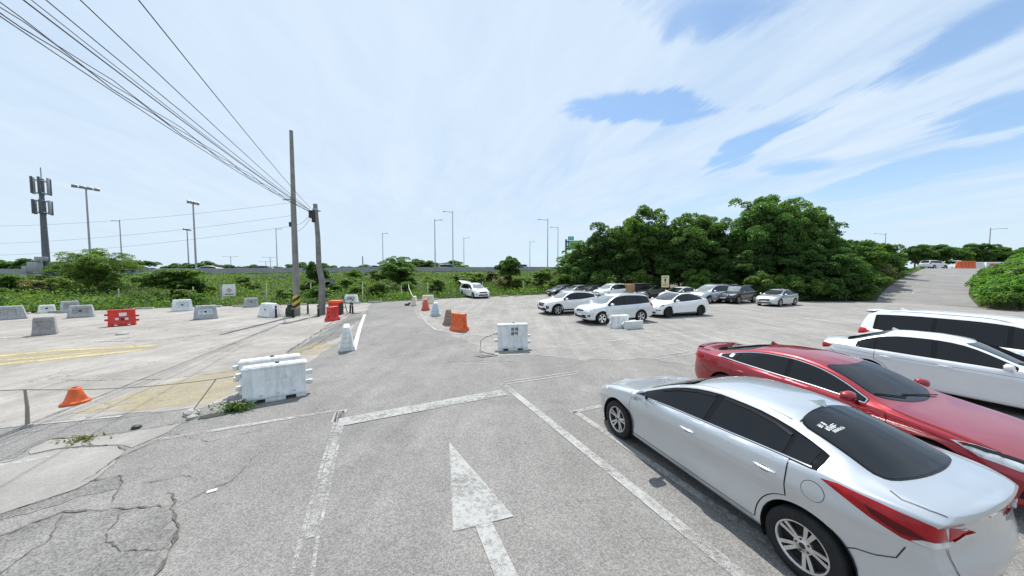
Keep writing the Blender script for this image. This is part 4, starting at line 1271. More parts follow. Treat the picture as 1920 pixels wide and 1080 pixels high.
CROSS = dict(SUV)
CROSS.update(
    f=2.22, r=-2.20, wx=(1.34, -1.34), wr=0.35, ra=0.405, rim=0.24, style='split', cladding=True, black_rails=True,
    zt=[(2.22, .80), (2.15, .88), (2.05, .93), (1.8, .985), (1.4, 1.04), (1.15, 1.075), (.95, 1.15), (.7, 1.30), (.4, 1.465), (.15, 1.555), (-.1, 1.60), (-.4, 1.62), (-.9, 1.61),
        (-1.4, 1.575), (-1.7, 1.535), (-1.86, 1.47), (-1.98, 1.32), (-2.1, 1.12), (-2.17, 1.0), (-2.20, .92)],
    ze=[(2.22, .78), (2.05, .885), (1.8, .945), (1.4, 1.01), (1.1, 1.05), (.85, 1.16), (.6, 1.31), (.3, 1.455), (.05, 1.52), (-.3, 1.552), (-.8, 1.542), (-1.3, 1.50),
        (-1.65, 1.44), (-1.85, 1.34), (-1.98, 1.18), (-2.1, 1.02), (-2.20, .89)],
    zb=[(2.22, .73), (2.05, .82), (1.8, .88), (1.4, .945), (1.0, .985), (.5, 1.01), (0, 1.02), (-.6, 1.045), (-1.2, 1.10), (-1.7, 1.17), (-1.9, 1.18), (-2.1, 1.0), (-2.20, .86)],
    w=[(2.22, .68), (2.15, .76), (2.05, .82), (1.8, .88), (1.34, .915), (.8, .92), (0, .92), (-.8, .92), (-1.34, .92), (-1.7, .905), (-1.95, .87), (-2.1, .81), (-2.20, .74)],
    wt=[(2.22, .58), (1.8, .72), (1.4, .77), (1.0, .765), (.7, .72), (.4, .665), (0, .63), (-.5, .615), (-1.2, .60), (-1.7, .585), (-1.9, .60), (-2.20, .64)],
    dlo=(.84, -1.76), panes=[(.80, -.18), (-.24, -1.05), (-1.10, -1.68)], doors=[1.02, -.21, -1.02], handles=[(-.04, .91), (-.88, .94)],
    ws=(.84, 1.04, .20, .32, -.03, -.02), bl_rear=[(0, 1.42), (.42, 1.41), (.52, 1.36), (.58, 1.13), (.54, 1.10), (0, 1.10)],
    mirror=(.72, 1.02, 1.10), rails=(.0, -1.5), spoiler=(-2.03, .52, 1.51, .2), fin=(-1.35, 0),
    panels=[
        ('headlight', [(2.15, .46, .84), (2.02, .70, .80), (1.85, .84, .84), (1.62, .87, .93), (1.80, .81, .945), (2.05, .58, .91)], (-.75, -.55, -.35), 0.003, 'clear', 0.012, True),
        ('grille', [(2.4, .44, .82), (2.4, -.44, .82), (2.4, -.34, .60), (2.4, .34, .60)], (-1, 0, 0), 0.004, 'black', 0, False),
        ('grille_bar', [(2.4, .40, .74), (2.4, -.40, .74), (2.4, -.39, .72), (2.4, .39, .72)], (-1, 0, 0), 0.009, 'chrome', 0, False, 'grille'),
        ('lower_grille', [(2.4, .55, .50), (2.4, -.55, .50), (2.4, -.62, .34), (2.4, .62, .34)], (-1, 0, 0), 0.003, 'black', 0, False),
        ('fog_lamp', [(2.1, .62, .66), (2.0, .80, .66), (2.0, .82, .46), (2.1, .62, .40)], (-.8, -.5, 0), 0.004, 'black', 0, True),
        ('number_plate', [(2.4, .26, .56), (2.4, -.26, .56), (2.4, -.26, .45), (2.4, .26, .45)], (-1, 0, 0), 0.012, 'plate', 0, False),
        ('tail_lamp', [(-1.9, .88, 1.02), (-2.06, .80, 1.06), (-2.15, .66, 1.04), (-2.17, .62, .94), (-2.1, .76, .90), (-1.95, .87, .92)], (.75, -.65, -.05), 0.003, 'red', 0.012, True),
        ('rear_plate', [(-2.5, .26, .82), (-2.5, -.26, .82), (-2.5, -.26, .71), (-2.5, .26, .71)], (1, 0, 0), 0.008, 'plate', 0, False),
        ('sill_cladding', [(.9, .90, .27), (.9, .92, .40), (-.88, .92, .40), (-.88, .90, .27)], (0, -1, 0), 0.010, 'black', 0, True),
        ('bumper_cladding', [(2.3, .70, .44), (2.3, -.70, .44), (2.3, -.60, .31), (2.3, .60, .31)], (-1, 0, 0), 0.006, 'black', 0, False, None, .03),
    ],
)

EV = dict(
    cat='suv', f=2.33, r=-2.42, fb=0.11, rb=0.07, wx=(1.445, -1.445), wr=0.355, tw=0.25, rim=0.25, ra=0.41, track=1.66, style='dark',
    zt=[(2.33, .68), (2.27, .76), (2.15, .84), (1.9, .93), (1.5, 1.02), (1.25, 1.07), (1.1, 1.12), (.8, 1.30), (.5, 1.455), (.2, 1.555), (-.1, 1.605), (-.4, 1.62), (-.8, 1.60), (-1.2, 1.535),
        (-1.6, 1.41), (-1.95, 1.27), (-2.15, 1.195), (-2.3, 1.17), (-2.38, 1.13), (-2.42, 1.05)],
    ze=[(2.33, .66), (2.15, .79), (1.9, .885), (1.5, .985), (1.2, 1.04), (1.0, 1.10), (.75, 1.25), (.45, 1.40), (.15, 1.49), (-.15, 1.535), (-.5, 1.542), (-.9, 1.505), (-1.25, 1.425),
        (-1.6, 1.305), (-1.9, 1.20), (-2.15, 1.15), (-2.32, 1.12), (-2.42, 1.02)],
    zb=[(2.33, .62), (2.15, .72), (1.9, .81), (1.5, .905), (1.0, .975), (.5, 1.0), (0, 1.015), (-.6, 1.045), (-1.1, 1.08), (-1.6, 1.12), (-2.0, 1.12), (-2.3, 1.06), (-2.42, .98)],
    zs=[(2.33, .22), (1.9, .20), (0, .21), (-1.9, .24), (-2.42, .32)],
    w=[(2.33, .64), (2.27, .73), (2.15, .81), (1.9, .89), (1.445, .945), (.8, .95), (0, .95), (-.8, .955), (-1.445, .96), (-1.9, .93), (-2.2, .86), (-2.35, .79), (-2.42, .72)],
    wt=[(2.33, .54), (1.9, .72), (1.5, .79), (1.1, .79), (.8, .74), (.4, .67), (0, .63), (-.5, .615), (-1.0, .61), (-1.5, .625), (-2.0, .68), (-2.42, .58)],
    nose=[(.15, .10), (.3, .03), (.45, 0.0), (.6, .015), (.7, .06), (.82, .13), (1.1, .25)],
    tail=[(.2, .12), (.4, .03), (.6, .0), (.8, 0.01), (1.0, .05), (1.15, .03), (1.4, .02)],
    crease=0.010, shoulder=0.09, mt=0.055, mb=0.022, handle_mat=None,
    dlo=(.96, -1.60), panes=[(.92, -.20), (-.26, -1.12), (-1.15, -1.56)], tilts={0: (0, -0.05), 1: (-.05, 0.0)},
    doors=[1.12, -.22, -1.18], handles=[(-.06, .90), (-1.0, .94)],
    ws=(.97, 1.18, .12, .26, -.03, -.02), bl=(-1.98, -2.13, -.85, -.78, -.05, -.02),
    mirror=(.86, 1.05, 1.09),
    panels=[
        ('headlight', [(2.24, .56, .68), (2.1, .76, .69), (1.9, .88, .77), (1.70, .89, .86), (1.9, .82, .85), (2.12, .66, .76)], (-.7, -.55, -.4), 0.003, 'black', 0.008, True),
        ('lamp_lens', [(2.2, .62, .685), (2.1, .75, .70), (1.9, .875, .78), (1.95, .84, .795), (2.12, .69, .735)], (-.7, -.55, -.4), 0.012, 'clear', 0, True, 'headlight', .03),
        ('lower_grille', [(2.5, .58, .40), (2.5, -.58, .40), (2.5, -.62, .28), (2.5, .62, .28)], (-1, 0, 0), 0.003, 'black', 0, False),
        ('side_intake', [(2.2, .62, .52), (2.08, .84, .53), (2.08, .84, .48), (2.2, .60, .46)], (-.8, -.5, 0), 0.003, 'black', 0, True),
        ('number_plate', [(2.5, .26, .52), (2.5, -.26, .52), (2.5, -.26, .41), (2.5, .26, .41)], (-1, 0, 0), 0.012, 'plate', 0, False),
        ('tail_lamp', [(-2.1, .90, 1.05), (-2.26, .80, 1.08), (-2.38, .60, 1.04), (-2.4, .58, .96), (-2.3, .76, .93), (-2.15, .88, .96)], (.75, -.65, -.05), 0.003, 'red', 0.012, True),
        ('rear_plate', [(-2.6, .26, .78), (-2.6, -.26, .78), (-2.6, -.26, .67), (-2.6, .26, .67)], (1, 0, 0), 0.008, 'plate', 0, False),
        ('roof_glass', [(.02, .50, 1.6), (.10, 0, 1.6), (.02, -.50, 1.6), (-.4, -.52, 1.6), (-.74, -.51, 1.6), (-.74, .51, 1.6), (-.4, .52, 1.6)], (0, 0, -1), 0.004, 'glass', 0, False),
        ('sill_cladding', [(1.0, .92, .23), (1.0, .95, .30), (-.98, .95, .30), (-.98, .92, .23)], (0, -1, 0), 0.006, 'black', 0, True),
    ],
    lines=[('bonnet_gap', [(1.18, .80, 1), (1.5, .80, 1), (1.95, .72, 1)], (0, 0, -1), .007, 'gap', True)],
    wipers=[((1.12, .50), (1.0, -.15)), ((1.08, -.18), (.95, -.62))],
)
EV['handle_mat'] = P_PROTO

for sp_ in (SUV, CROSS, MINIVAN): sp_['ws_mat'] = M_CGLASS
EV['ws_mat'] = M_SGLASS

PAINTS = dict(
    silver=P_PROTO,
    white=paint('white', (0.80, 0.81, 0.82), rough=0.3),
    pearl=paint('pearl white', (0.74, 0.76, 0.78), metal=0.15, rough=0.32),
    silverwhite=paint('pale silver', (0.66, 0.69, 0.71), metal=0.35, rough=0.35),
    red=paint('deep red', (0.30, 0.003, 0.013), metal=0.4, rough=0.3),
    black=paint('black', (0.012, 0.013, 0.015), rough=0.25),
    navy=paint('dark grey', (0.028, 0.034, 0.042), metal=0.3, rough=0.3),
    grey=paint('mid grey', (0.25, 0.28, 0.31), metal=0.5, rough=0.35),
)
_pc = {}


def painter(col):
    m = PAINTS[col]

    def sw(me):
        if P_PROTO not in list(me.materials): return me
        k = (me.name, col)
        if k not in _pc:
            c = me.copy()
            for i in range(len(c.materials)):
                if c.materials[i] == P_PROTO: c.materials[i] = m
            _pc[k] = c
        return _pc[k]
    return sw


def repaint(root, col):
    sw = painter(col)

    def down(o):
        if o.type == 'MESH': o.data = sw(o.data)
        for c in o.children: down(c)
    down(root)

# ------------------------------------------------------------------ ground
def ground_mat(name, c0, c1, grain=0.35, gscale=55.0, blotch=0.25, tint=None, bump=0.25, rough=0.9, crackle=0.0):
    """asphalt or worn concrete: stones, dust blotches, long streaks of wear"""
    m = bpy.data.materials.new(name)
    nt, out, b = nodes_of(m)
    N, L = nt.nodes.new, nt.links.new
    set_in(b, Roughness=rough, Specular_IOR_Level=0.25)
    tc = N('ShaderNodeTexCoord')
    P = tc.outputs['Object']

    def noise(scale, detail, r=0.6, vec=P, dist=0.0):
        n = N('ShaderNodeTexNoise')
        n.inputs['Scale'].default_value = scale; n.inputs['Detail'].default_value = detail
        n.inputs['Roughness'].default_value = r; n.inputs['Distortion'].default_value = dist
        L(vec, n.inputs['Vector'])
        return n.outputs[0]

    def rng(v, a, b_, c, d):
        n = N('ShaderNodeMapRange')
        L(v, n.inputs[0])
        for i, q in enumerate((a, b_, c, d)): n.inputs[i + 1].default_value = q
        return n.outputs[0]

    def mul(a, v):
        n = N('ShaderNodeMix'); n.data_type = 'RGBA'; n.blend_type = 'MULTIPLY'; n.inputs[0].default_value = 1
        L(a, n.inputs[6]); L(v, n.inputs[7])
        return n.outputs[2]
    mx = N('ShaderNodeMix'); mx.data_type = 'RGBA'
    L(rng(noise(0.35, 6, 0.62, dist=0.8), 0.36, 0.64, 0, 1), mx.inputs[0])
    mx.inputs[6].default_value = (*c0, 1); mx.inputs[7].default_value = (*c1, 1)
    c = mx.outputs[2]
    c = mul(c, rng(noise(1.7, 7, 0.65, dist=0.4), 0.3, 0.7, 1 - blotch * 0.6, 1 + blotch * 0.5))
    c = mul(c, rng(noise(9.0, 5, 0.7), 0.3, 0.7, 1 - blotch * 0.35, 1 + blotch * 0.35))
    v = N('ShaderNodeTexVoronoi'); v.inputs['Scale'].default_value = gscale
    L(P, v.inputs['Vector'])
    sep = N('ShaderNodeSeparateColor'); L(v.outputs['Color'], sep.inputs[0])
    c = mul(c, rng(sep.outputs[0], 0, 1, 1 - grain, 1 + grain))
    c = mul(c, rng(noise(gscale * 2.2, 3, 0.6), 0.3, 0.7, 1 - grain * 0.6, 1 + grain * 0.6))
    if crackle:
        w = N('ShaderNodeTexVoronoi'); w.feature = 'DISTANCE_TO_EDGE'; w.inputs['Scale'].default_value = 0.75
        ds = N('ShaderNodeVectorMath'); ds.operation = 'ADD'
        nn = N('ShaderNodeTexNoise'); nn.inputs['Scale'].default_value = 2.2; nn.inputs['Detail'].default_value = 5
        L(P, nn.inputs['Vector'])
        sc = N('ShaderNodeVectorMath'); sc.operation = 'SCALE'; sc.inputs[3].default_value = 0.9
        L(nn.outputs['Color'], sc.inputs[0]); L(P, ds.inputs[0]); L(sc.outputs[0], ds.inputs[1])
        L(ds.outputs[0], w.inputs['Vector'])
        line = rng(w.outputs['Distance'], 0.004, 0.016, 0.0, 1.0)
        gate = rng(noise(0.5, 3), 0.5, 0.62, 1.0, 0.0)
        mxx = N('ShaderNodeMath'); mxx.operation = 'MAXIMUM'; L(line, mxx.inputs[0]); L(gate, mxx.inputs[1])
        c = mul(c, rng(mxx.outputs[0], 0, 1, 1 - crackle, 1.0))
    # tyre wear along the lane and oil spots
    mp = N('ShaderNodeMapping'); mp.inputs['Rotation'].default_value = (0, 0, R(23)); mp.inputs['Scale'].default_value = (1.5, .12, 1)
    L(P, mp.inputs[0])
    c = mul(c, rng(noise(1.0, 5, .6, mp.outputs[0], .3), .36, .64, 1 - blotch * .55, 1 + blotch * .3))
    c = mul(c, rng(noise(1.15, 4, .55), .62, .74, 1.0, 1 - blotch * .9))
    L(c, b.inputs['Base Color'])
    bp = N('ShaderNodeBump'); bp.inputs['Strength'].default_value = bump; bp.inputs['Distance'].default_value = 0.006
    L(v.outputs['Distance'], bp.inputs['Height']); L(bp.outputs[0], b.inputs['Normal'])
    return m


def worn_paint(name, col, wear=0.5, soft=0.10, scale=14.0, rough=0.7):
    """road paint worn off in patches: the ground shows through the holes"""
    m = bpy.data.materials.new(name)
    nt, out, b = nodes_of(m)
    N, L = nt.nodes.new, nt.links.new
    set_in(b, Roughness=rough, Specular_IOR_Level=0.3)
    tc = N('ShaderNodeTexCoord')
    ns = []
    for s, d in ((scale, 6), (scale * 6.5, 4), (1.1, 3)):
        n = N('ShaderNodeTexNoise'); n.inputs['Scale'].default_value = s; n.inputs['Detail'].default_value = d
        n.inputs['Roughness'].default_value = 0.65
        L(tc.outputs['Object'], n.inputs['Vector']); ns.append(n.outputs[0])
    a = N('ShaderNodeMath'); a.operation = 'ADD'; L(ns[0], a.inputs[0]); L(ns[1], a.inputs[1])
    a2 = N('ShaderNodeMath'); a2.operation = 'ADD'; L(a.outputs[0], a2.inputs[0]); L(ns[2], a2.inputs[1])
    mr = N('ShaderNodeMapRange'); L(a2.outputs[0], mr.inputs[0])
    c = 1.5 + (wear - 0.5) * 0.9
    mr.inputs[1].default_value = c - soft; mr.inputs[2].default_value = c + soft
    mr.inputs[3].default_value = 0.0; mr.inputs[4].default_value = 0.93
    mx = N('ShaderNodeMix'); mx.data_type = 'RGBA'; mx.blend_type = 'MULTIPLY'; mx.inputs[0].default_value = 1
    mx.inputs[6].default_value = (*col, 1)
    r2 = N('ShaderNodeMapRange'); L(ns[1], r2.inputs[0]); r2.inputs[1].default_value = .3; r2.inputs[2].default_value = .7
    r2.inputs[3].default_value = .86; r2.inputs[4].default_value = 1.1
    L(r2.outputs[0], mx.inputs[7]); L(mx.outputs[2], b.inputs['Base Color'])
    t = N('ShaderNodeBsdfTransparent')
    ms = N('ShaderNodeMixShader'); L(mr.outputs[0], ms.inputs[0]); L(t.outputs[0], ms.inputs[1]); L(b.outputs[0], ms.inputs[2])
    L(ms.outputs[0], out.inputs['Surface'])
    return m


M_LANE = ground_mat('lane asphalt', (0.180, 0.175, 0.168), (0.226, 0.219, 0.209), grain=0.30, gscale=70, blotch=0.16, bump=0.4)
M_CONC = ground_mat('worn concrete', (0.25, 0.234, 0.216), (0.335, 0.316, 0.294), grain=0.10, gscale=70, blotch=0.22, crackle=0.45)
M_SLAB = ground_mat('concrete slab', (0.24, 0.23, 0.217), (0.295, 0.284, 0.268), grain=0.10, gscale=80, blotch=0.16)
M_OLDASPH = ground_mat('old asphalt', (0.150, 0.146, 0.140), (0.195, 0.19, 0.182), grain=0.34, gscale=64, blotch=0.30, bump=0.5)
M_DIRT = ground_mat('dirt', (0.10, 0.085, 0.06), (0.15, 0.125, 0.09), grain=0.3, gscale=20, blotch=0.3)
M_RAMP = ground_mat('ramp asphalt', (0.19, 0.183, 0.178), (0.24, 0.232, 0.225), grain=0.25, gscale=40, blotch=0.15)
M_HWY = ground_mat('highway asphalt', (0.10, 0.10, 0.10), (0.14, 0.14, 0.14), grain=0.2)
M_CRACK = ground_mat('crack dirt', (0.075, 0.071, 0.065), (0.125, 0.115, 0.10), grain=0.4)
M_WLINE = worn_paint('worn white paint', (0.375, 0.375, 0.365), wear=0.37, soft=.2)
M_WLINE2 = worn_paint('faded white paint', (0.40, 0.395, 0.385), wear=0.52, soft=.16)
M_WFRESH = worn_paint('white paint', (0.52, 0.53, 0.52), wear=0.12, soft=.2)
M_YLINE = worn_paint('worn yellow paint', (0.50, 0.43, 0.22), wear=0.34, soft=.25)
M_YFADE = worn_paint('faded yellow paint', (0.42, 0.36, 0.21), wear=0.60, soft=0.55, scale=2.2)


def rough_poly(pts, amp, step=0.25, fix=()):
    out = []
    n = len(pts)
    for i in range(n):
        a, b = np.array(pts[i], float), np.array(pts[(i + 1) % n], float)
        L = np.linalg.norm(b - a)
        k = max(1, int(L / step)) if i not in fix else 1
        nrm = np.array((-(b - a)[1], (b - a)[0])) / max(L, 1e-6)
        for j in range(k):
            p = a + (b - a) * j / k
            if j: p = p + nrm * random.gauss(0, amp)
            out.append((p[0], p[1]))
    return out


def sheet(name, pts, z, m, kind='structure', parent=None, amp=0.0, step=0.25, fix=()):
    if amp: pts = rough_poly(pts, amp, step, fix)
    me = bpy.data.meshes.new(name)
    vo, ed, fa, *_ = delaunay_2d_cdt([Vector(p) for p in pts], [(i, (i + 1) % len(pts)) for i in range(len(pts))], [], 1, 1e-6)
    fa2 = []
    for f in fa:
        a, b, c = (vo[i] for i in f[:3])
        fa2.append(f if (b - a).cross(c - a) > 0 else f[::-1])
    me.from_pydata([(v[0], v[1], z) for v in vo], [], fa2)
    me.materials.append(m)
    o = link(bpy.data.objects.new(name, me), parent)
    if parent is None: tag(o, kind=kind)
    return o


def stripe_pts(pts, w, mb, z):
    pts = [np.array(p, float) for p in pts]
    Lf, Rt = [], []
    for i in range(len(pts)):
        t = pts[min(i + 1, len(pts) - 1)] - pts[max(i - 1, 0)]
        t /= np.linalg.norm(t)
        nn = np.array((-t[1], t[0])) * w * 0.5
        Lf.append(pts[i] + nn); Rt.append(pts[i] - nn)
    vs = [(p[0], p[1], z) for p in Rt] + [(p[0], p[1], z) for p in Lf]
    n = len(pts)
    mb.add(vs, [(i, i + 1, n + i + 1, n + i) for i in range(n - 1)])


def marking(name, strips, m, z=0.010, kind='structure'):
    mb = MB()
    for pts, w in strips: stripe_pts(pts, w, mb, z)
    return tag(mb.build(name, m), kind=kind)


sheet('ground', [(-4000, -4000), (4000, -4000), (4000, 4000), (-4000, 4000)], -0.06, M_DIRT)
LOT = [(-90, -45), (75, -45), (75, 6), (50, 19), (40.5, 23.6), (39.2, 26.4), (37.4, 31.6), (28, 31.5), (25.5, 36), (18, 41.5), (8.5, 45.6), (2.8, 41.1),
       (-7.9, 35.1), (-13.7, 30.6), (-21.3, 28.0), (-29.5, 25.8), (-35.7, 21.5), (-62, -2)]
sheet('parking_lot', LOT, 0.0, M_LANE)
# the lighter right-hand part of the lot, dusty from its trees
M_DUSTY = ground_mat('dusty asphalt', (0.222, 0.214, 0.202), (0.282, 0.271, 0.256), grain=0.26, gscale=64, blotch=0.22)
sheet('parking_bay_surface', [(-1.0, 10.6), (0.5, 10.9), (2.2, 10.2), (4.5, 10.4), (7, 8.6), (10, 8.2), (16, 6.6), (40, 5), (41, 22.6), (39, 26.2), (36.8, 31.2), (28, 31), (25.2, 35.6), (17.8, 41), (8.5, 45),
      (2.8, 40.6), (-7.7, 34.5), (-9.6, 31.5), (-8.4, 26), (-6.3, 20.5), (-3.6, 15.4), (-1.6, 12.6)], 0.004, M_DUSTY, amp=0.10, step=0.22)
sheet('concrete_apron', [(-9.66, 5.72), (-8.22, 6.16), (-6.65, 6.53), (-6.47, 7.1), (-6.52, 9.34), (-7.25, 13.05), (-10.57, 22.08), (-13.6, 29.9), (-21.3, 27.7), (-29.5, 25.5),
      (-35.5, 21.2), (-61, -2), (-32, -1.2)], 0.004, M_CONC, amp=0.035, step=0.3)
sheet('concrete_slab', [(-6.14, 3.59), (-6.03, 3.76), (-5.85, 4.02), (-5.87, 4.27), (-6.03, 4.57), (-6.31, 4.90), (-6.6, 5.04), (-7.11, 5.01), (-7.44, 4.93), (-7.67, 4.74), (-9.2, 3.95), (-13, 2.2), (-9, 2.0)],
      0.008, M_SLAB, amp=0.012, step=0.12)
sheet('concrete_slab', [(-7.70, 4.82), (-7.44, 5.0), (-7.16, 5.08), (-7.50, 5.28), (-7.68, 5.29), (-8.03, 5.24), (-7.93, 4.98)], 0.008, M_SLAB, amp=0.012, step=0.1)
sheet('concrete_slab', [(-7.08, 5.09), (-6.58, 5.10), (-6.30, 5.0), (-6.25, 5.5), (-6.36, 5.85), (-6.64, 5.68), (-7.05, 5.45), (-7.46, 5.30)], 0.008, M_SLAB, amp=0.012, step=0.1)
sheet('asphalt_patch', [(-5.64, 3.28), (-5.44, 3.63), (-4.78, 3.67), (-4.2, 3.71), (-3.98, 3.52), (-3.66, 3.18), (-3.42, 2.83), (-3.1, 2.3), (-2.6, 1.4), (-7, 1.2), (-9, 1.9)], 0.004, M_OLDASPH, amp=0.035, step=0.1)
sheet('asphalt_patch', [(-6.0, 4.1), (-5.6, 4.3), (-5.3, 4.05), (-5.75, 3.68), (-6.4, 3.3), (-8.6, 2.1), (-9.6, 1.7), (-9, 2.05), (-6.2, 3.56), (-5.95, 3.76), (-5.83, 4.0)], 0.004, M_OLDASPH, amp=0.03, step=0.1)
sheet('asphalt_seam', [(-7.6, 10.9), (-7.75, 13.6), (-8.9, 17.1), (-10.2, 21.5), (-11.4, 22.4), (-9.5, 15.2), (-8.15, 11.1)], 0.008, M_OLDASPH, amp=0.06, step=0.25)


def crack(pts, w, name='crack'):
    q = []
    for i in range(len(pts) - 1):
        a_, b_ = np.array(pts[i], float), np.array(pts[i + 1], float)
        k_ = max(1, int(np.linalg.norm(b_ - a_) / 0.07))
        for j in range(k_):
            q.append(a_ + (b_ - a_) * j / k_ + (RNG.normal(0, .016, 2) if j else 0))
    q.append(np.array(pts[-1], float))
    mb = MB()
    pts_ = [np.array(p) for p in q]
    vs = []; fs = []
    n = len(pts_)
    for i, p in enumerate(pts_):
        t = pts_[min(i + 1, n - 1)] - pts_[max(i - 1, 0)]
        t = t / max(np.linalg.norm(t), 1e-6)
        ww = w * .55 * (0.12 + abs(random.gauss(0.3, 0.45))) * min(1, 0.3 + i / 4, 0.3 + (n - 1 - i) / 4)
        vs += [(p[0] - t[1] * ww, p[1] + t[0] * ww, 0.0125), (p[0] + t[1] * ww, p[1] - t[0] * ww, 0.0125)]
    for i in range(n - 1): fs.append((2 * i + 1, 2 * i + 3, 2 * i + 2, 2 * i))
    mb.add(vs, fs)
    return tag(mb.build(name, M_CRACK), kind='structure')


for pts, w in [
    ([(-5.97, 4.15), (-5.98, 4.32), (-6.11, 4.57), (-6.18, 4.74), (-6.15, 4.97), (-6.09, 5.23)], .022),
    ([(-9.1, 4.0), (-7.73, 4.60), (-7.67, 4.77), (-7.44, 4.96), (-7.11, 5.05), (-6.6, 5.07), (-6.29, 4.91)], .022),
    ([(-7.79, 4.68), (-7.95, 5.0), (-8.06, 5.29), (-7.69, 5.32), (-7.05, 5.49), (-6.64, 5.72), (-6.32, 5.89), (-6.36, 6.16)], .02),
    ([(-7.52, 5.32), (-7.14, 5.03)], .02),
    ([(-3.0, 2.3), (-3.42, 2.83), (-3.52, 3.03), (-3.62, 3.18), (-3.84, 3.43), (-4.2, 3.67), (-4.27, 3.8), (-4.55, 3.95)], .035),
    ([(-6.14, 3.59), (-6.03, 3.74), (-5.82, 4.02), (-5.84, 4.22)], .022), ([(-10.2, 1.9), (-8.5, 2.6), (-6.14, 3.59)], .02),
    ([(-8.2, 11.1), (-8.9, 13.2), (-9.6, 15.4), (-10.6, 18.2), (-11.5, 21.5)], .05), ([(-7.7, 11.6), (-8.4, 14.2), (-9.6, 17.4), (-10.3, 20.4)], .045),
    ([(-7.5, 11.1), (-7.0, 14), (-7.9, 17)], .02), ([(-17.5, 12.9), (-15.6, 13.1), (-14.2, 14.6), (-13.7, 16.8)], .05), ([(-24.5, 13.0), (-20.5, 14.2), (-19, 14.9)], .05),
    ([(-6.3, 5.5), (-5.2, 5.2), (-4.6, 5.6)], .012),
    ([(-9.2, 1.95), (-7.2, 2.6), (-5.64, 3.28), (-5.44, 3.63), (-4.78, 3.67), (-4.25, 3.72)], .03), ([(-6.02, 4.1), (-5.62, 4.3), (-5.3, 4.06), (-5.0, 3.75)], .02), ([(-5.4, 3.6), (-5.0, 3.2), (-4.9, 2.7), (-4.4, 2.2)], .018),
    ([(-4.78, 3.67), (-4.5, 3.3), (-4.1, 3.1), (-3.6, 3.12)], .015), ([(-6.6, 2.9), (-5.9, 2.6), (-5.2, 2.75)], .015), ([(-4.2, 3.7), (-3.9, 4.2), (-4.1, 4.9)], .010), ([(-5.3, 4.05), (-4.7, 4.3), (-4.3, 4.2)], .012), ([(-12, 8.2), (-9.5, 8.3), (-7.5, 9.4)], .02), ([(-16.5, 15.2), (-14.8, 15.6), (-14.0, 17.8), (-12.6, 19.2)], .03),
    ([(-2.2, 9.9), (-1.0, 10.1), (.2, 10.0)], .02), ([(3, 11.5), (5, 13), (8, 13.4)], .015), ([(-3, 12.5), (-2.2, 13.6), (-2.6, 15)], .015),
]:
    crack(pts, w)

marking('lane_line', [([(-0.25, 7.98), (2.19, 2.83), (3.2, 0.7)], .16)], M_WLINE)
marking('lane_line', [([(-3.66, 6.38), (-2.30, 3.25), (-1.95, 2.5)], .045), ([(-3.46, 6.30), (-2.12, 3.25), (-1.75, 2.5)], .04), ([(-3.57, 6.38), (-2.21, 3.25)], .10)], M_WLINE2)
marking('lane_line', [([(-3.60, 6.42), (-3.40, 5.9)], .22)], M_WLINE)
marking('stop_line', [([(-3.36, 5.86), (-0.20, 7.38)], .36)], M_WLINE, z=0.014)
marking('lane_line', [([(-9.0, 3.95), (-6.51, 5.08), (-3.70, 6.40)], .11)], M_WLINE2)
marking('bay_line', [([(-0.30, 8.06), (1.95, 9.0)], .05), ([(-0.26, 7.90), (1.90, 8.80)], .05)], M_WLINE)
marking('bay_line', [([(1.22, 6.30), (1.95, 6.62)], .12), ([(1.30, 6.36), (2.9, 2.9)], .13)], M_WLINE)
marking('bay_line', [([(-1.28, 10.50), (0.51, 11.55), (6.88, 14.20), (17.4, 18.65), (22.12, 21.0), (36, 27)], .12)], M_WLINE2, z=.014)
marking('lane_line', [([(-6.5, 21.9), (-4.99, 18.01), (-3.9, 15.7), (-3.0, 14.95), (-2.27, 14.54), (-0.86, 14.10)], .13)], M_WLINE, z=.014)
marking('lane_line', [([(-3.9, 15.0), (-3.1, 14.75), (-2.3, 14.5)], .10)], M_WLINE2, z=.018)
marking('bay_line', [([(0.9, 14.6), (4.93, 16.74), (8.73, 18.3)], .11), ([(4.93, 16.74), (3.4, 20.4)], .1), ([(8.73, 18.3), (7.2, 22)], .1)], M_WLINE2, z=.014)
marking('bay_line', [([(4.68, 10.54), (6.56, 11.30)], .06), ([(4.82, 10.30), (6.66, 11.04)], .06)], M_WLINE, z=.014)
marking('bay_line', [([(4.46, 11.7), (7.7, 13.0)], .08), ([(9.98, 18.01), (12.48, 19.2)], .1), ([(11.31, 14.17), (13.4, 9.6)], .1), ([(6.1, 12.2), (7.6, 8.4)], .1), ([(13.2, 15.2), (15.4, 10.4)], .1), ([(20.11, 19.05), (30, 23)], .1)], M_WLINE2, z=.014)
marking('lane_line', [([(-10.35, 21.7), (-8.1, 16.4), (-5.9, 11.42)], .17), ([(-10.35, 21.6), (-11.2, 21.4)], .14)], M_WFRESH, z=.012)
marking('bay_line', [([(-4.4, 10.54), (-2.31, 12.09), (-0.79, 13.05)], .06)], M_WLINE2)
marking('bay_line', [([(-8.0, 11.0), (-9.0, 14), (-10.09, 18.21)], .10), ([(-14.92, 12.09), (-15.4, 15), (-16.6, 19.2)], .12), ([(-22.19, 16.74), (-19.96, 18.01), (-17.73, 18.62), (-15, 19.4)], .12),
                     ([(-17.21, 13.58), (-17.8, 18.01)], .12), ([(-12.3, 8.38), (-12.9, 10.4)], .10), ([(-11.6, 6.89), (-12.1, 8.2)], .10), ([(-20, 14.5), (-20.5, 17.6)], .12), ([(-12.2, 12.2), (-13, 16.5)], .1)], M_WLINE2)
marking('lane_line', [([(-13.5, 4.4), (-9.66, 5.66), (-7.9, 6.14)], .09)], M_WLINE)
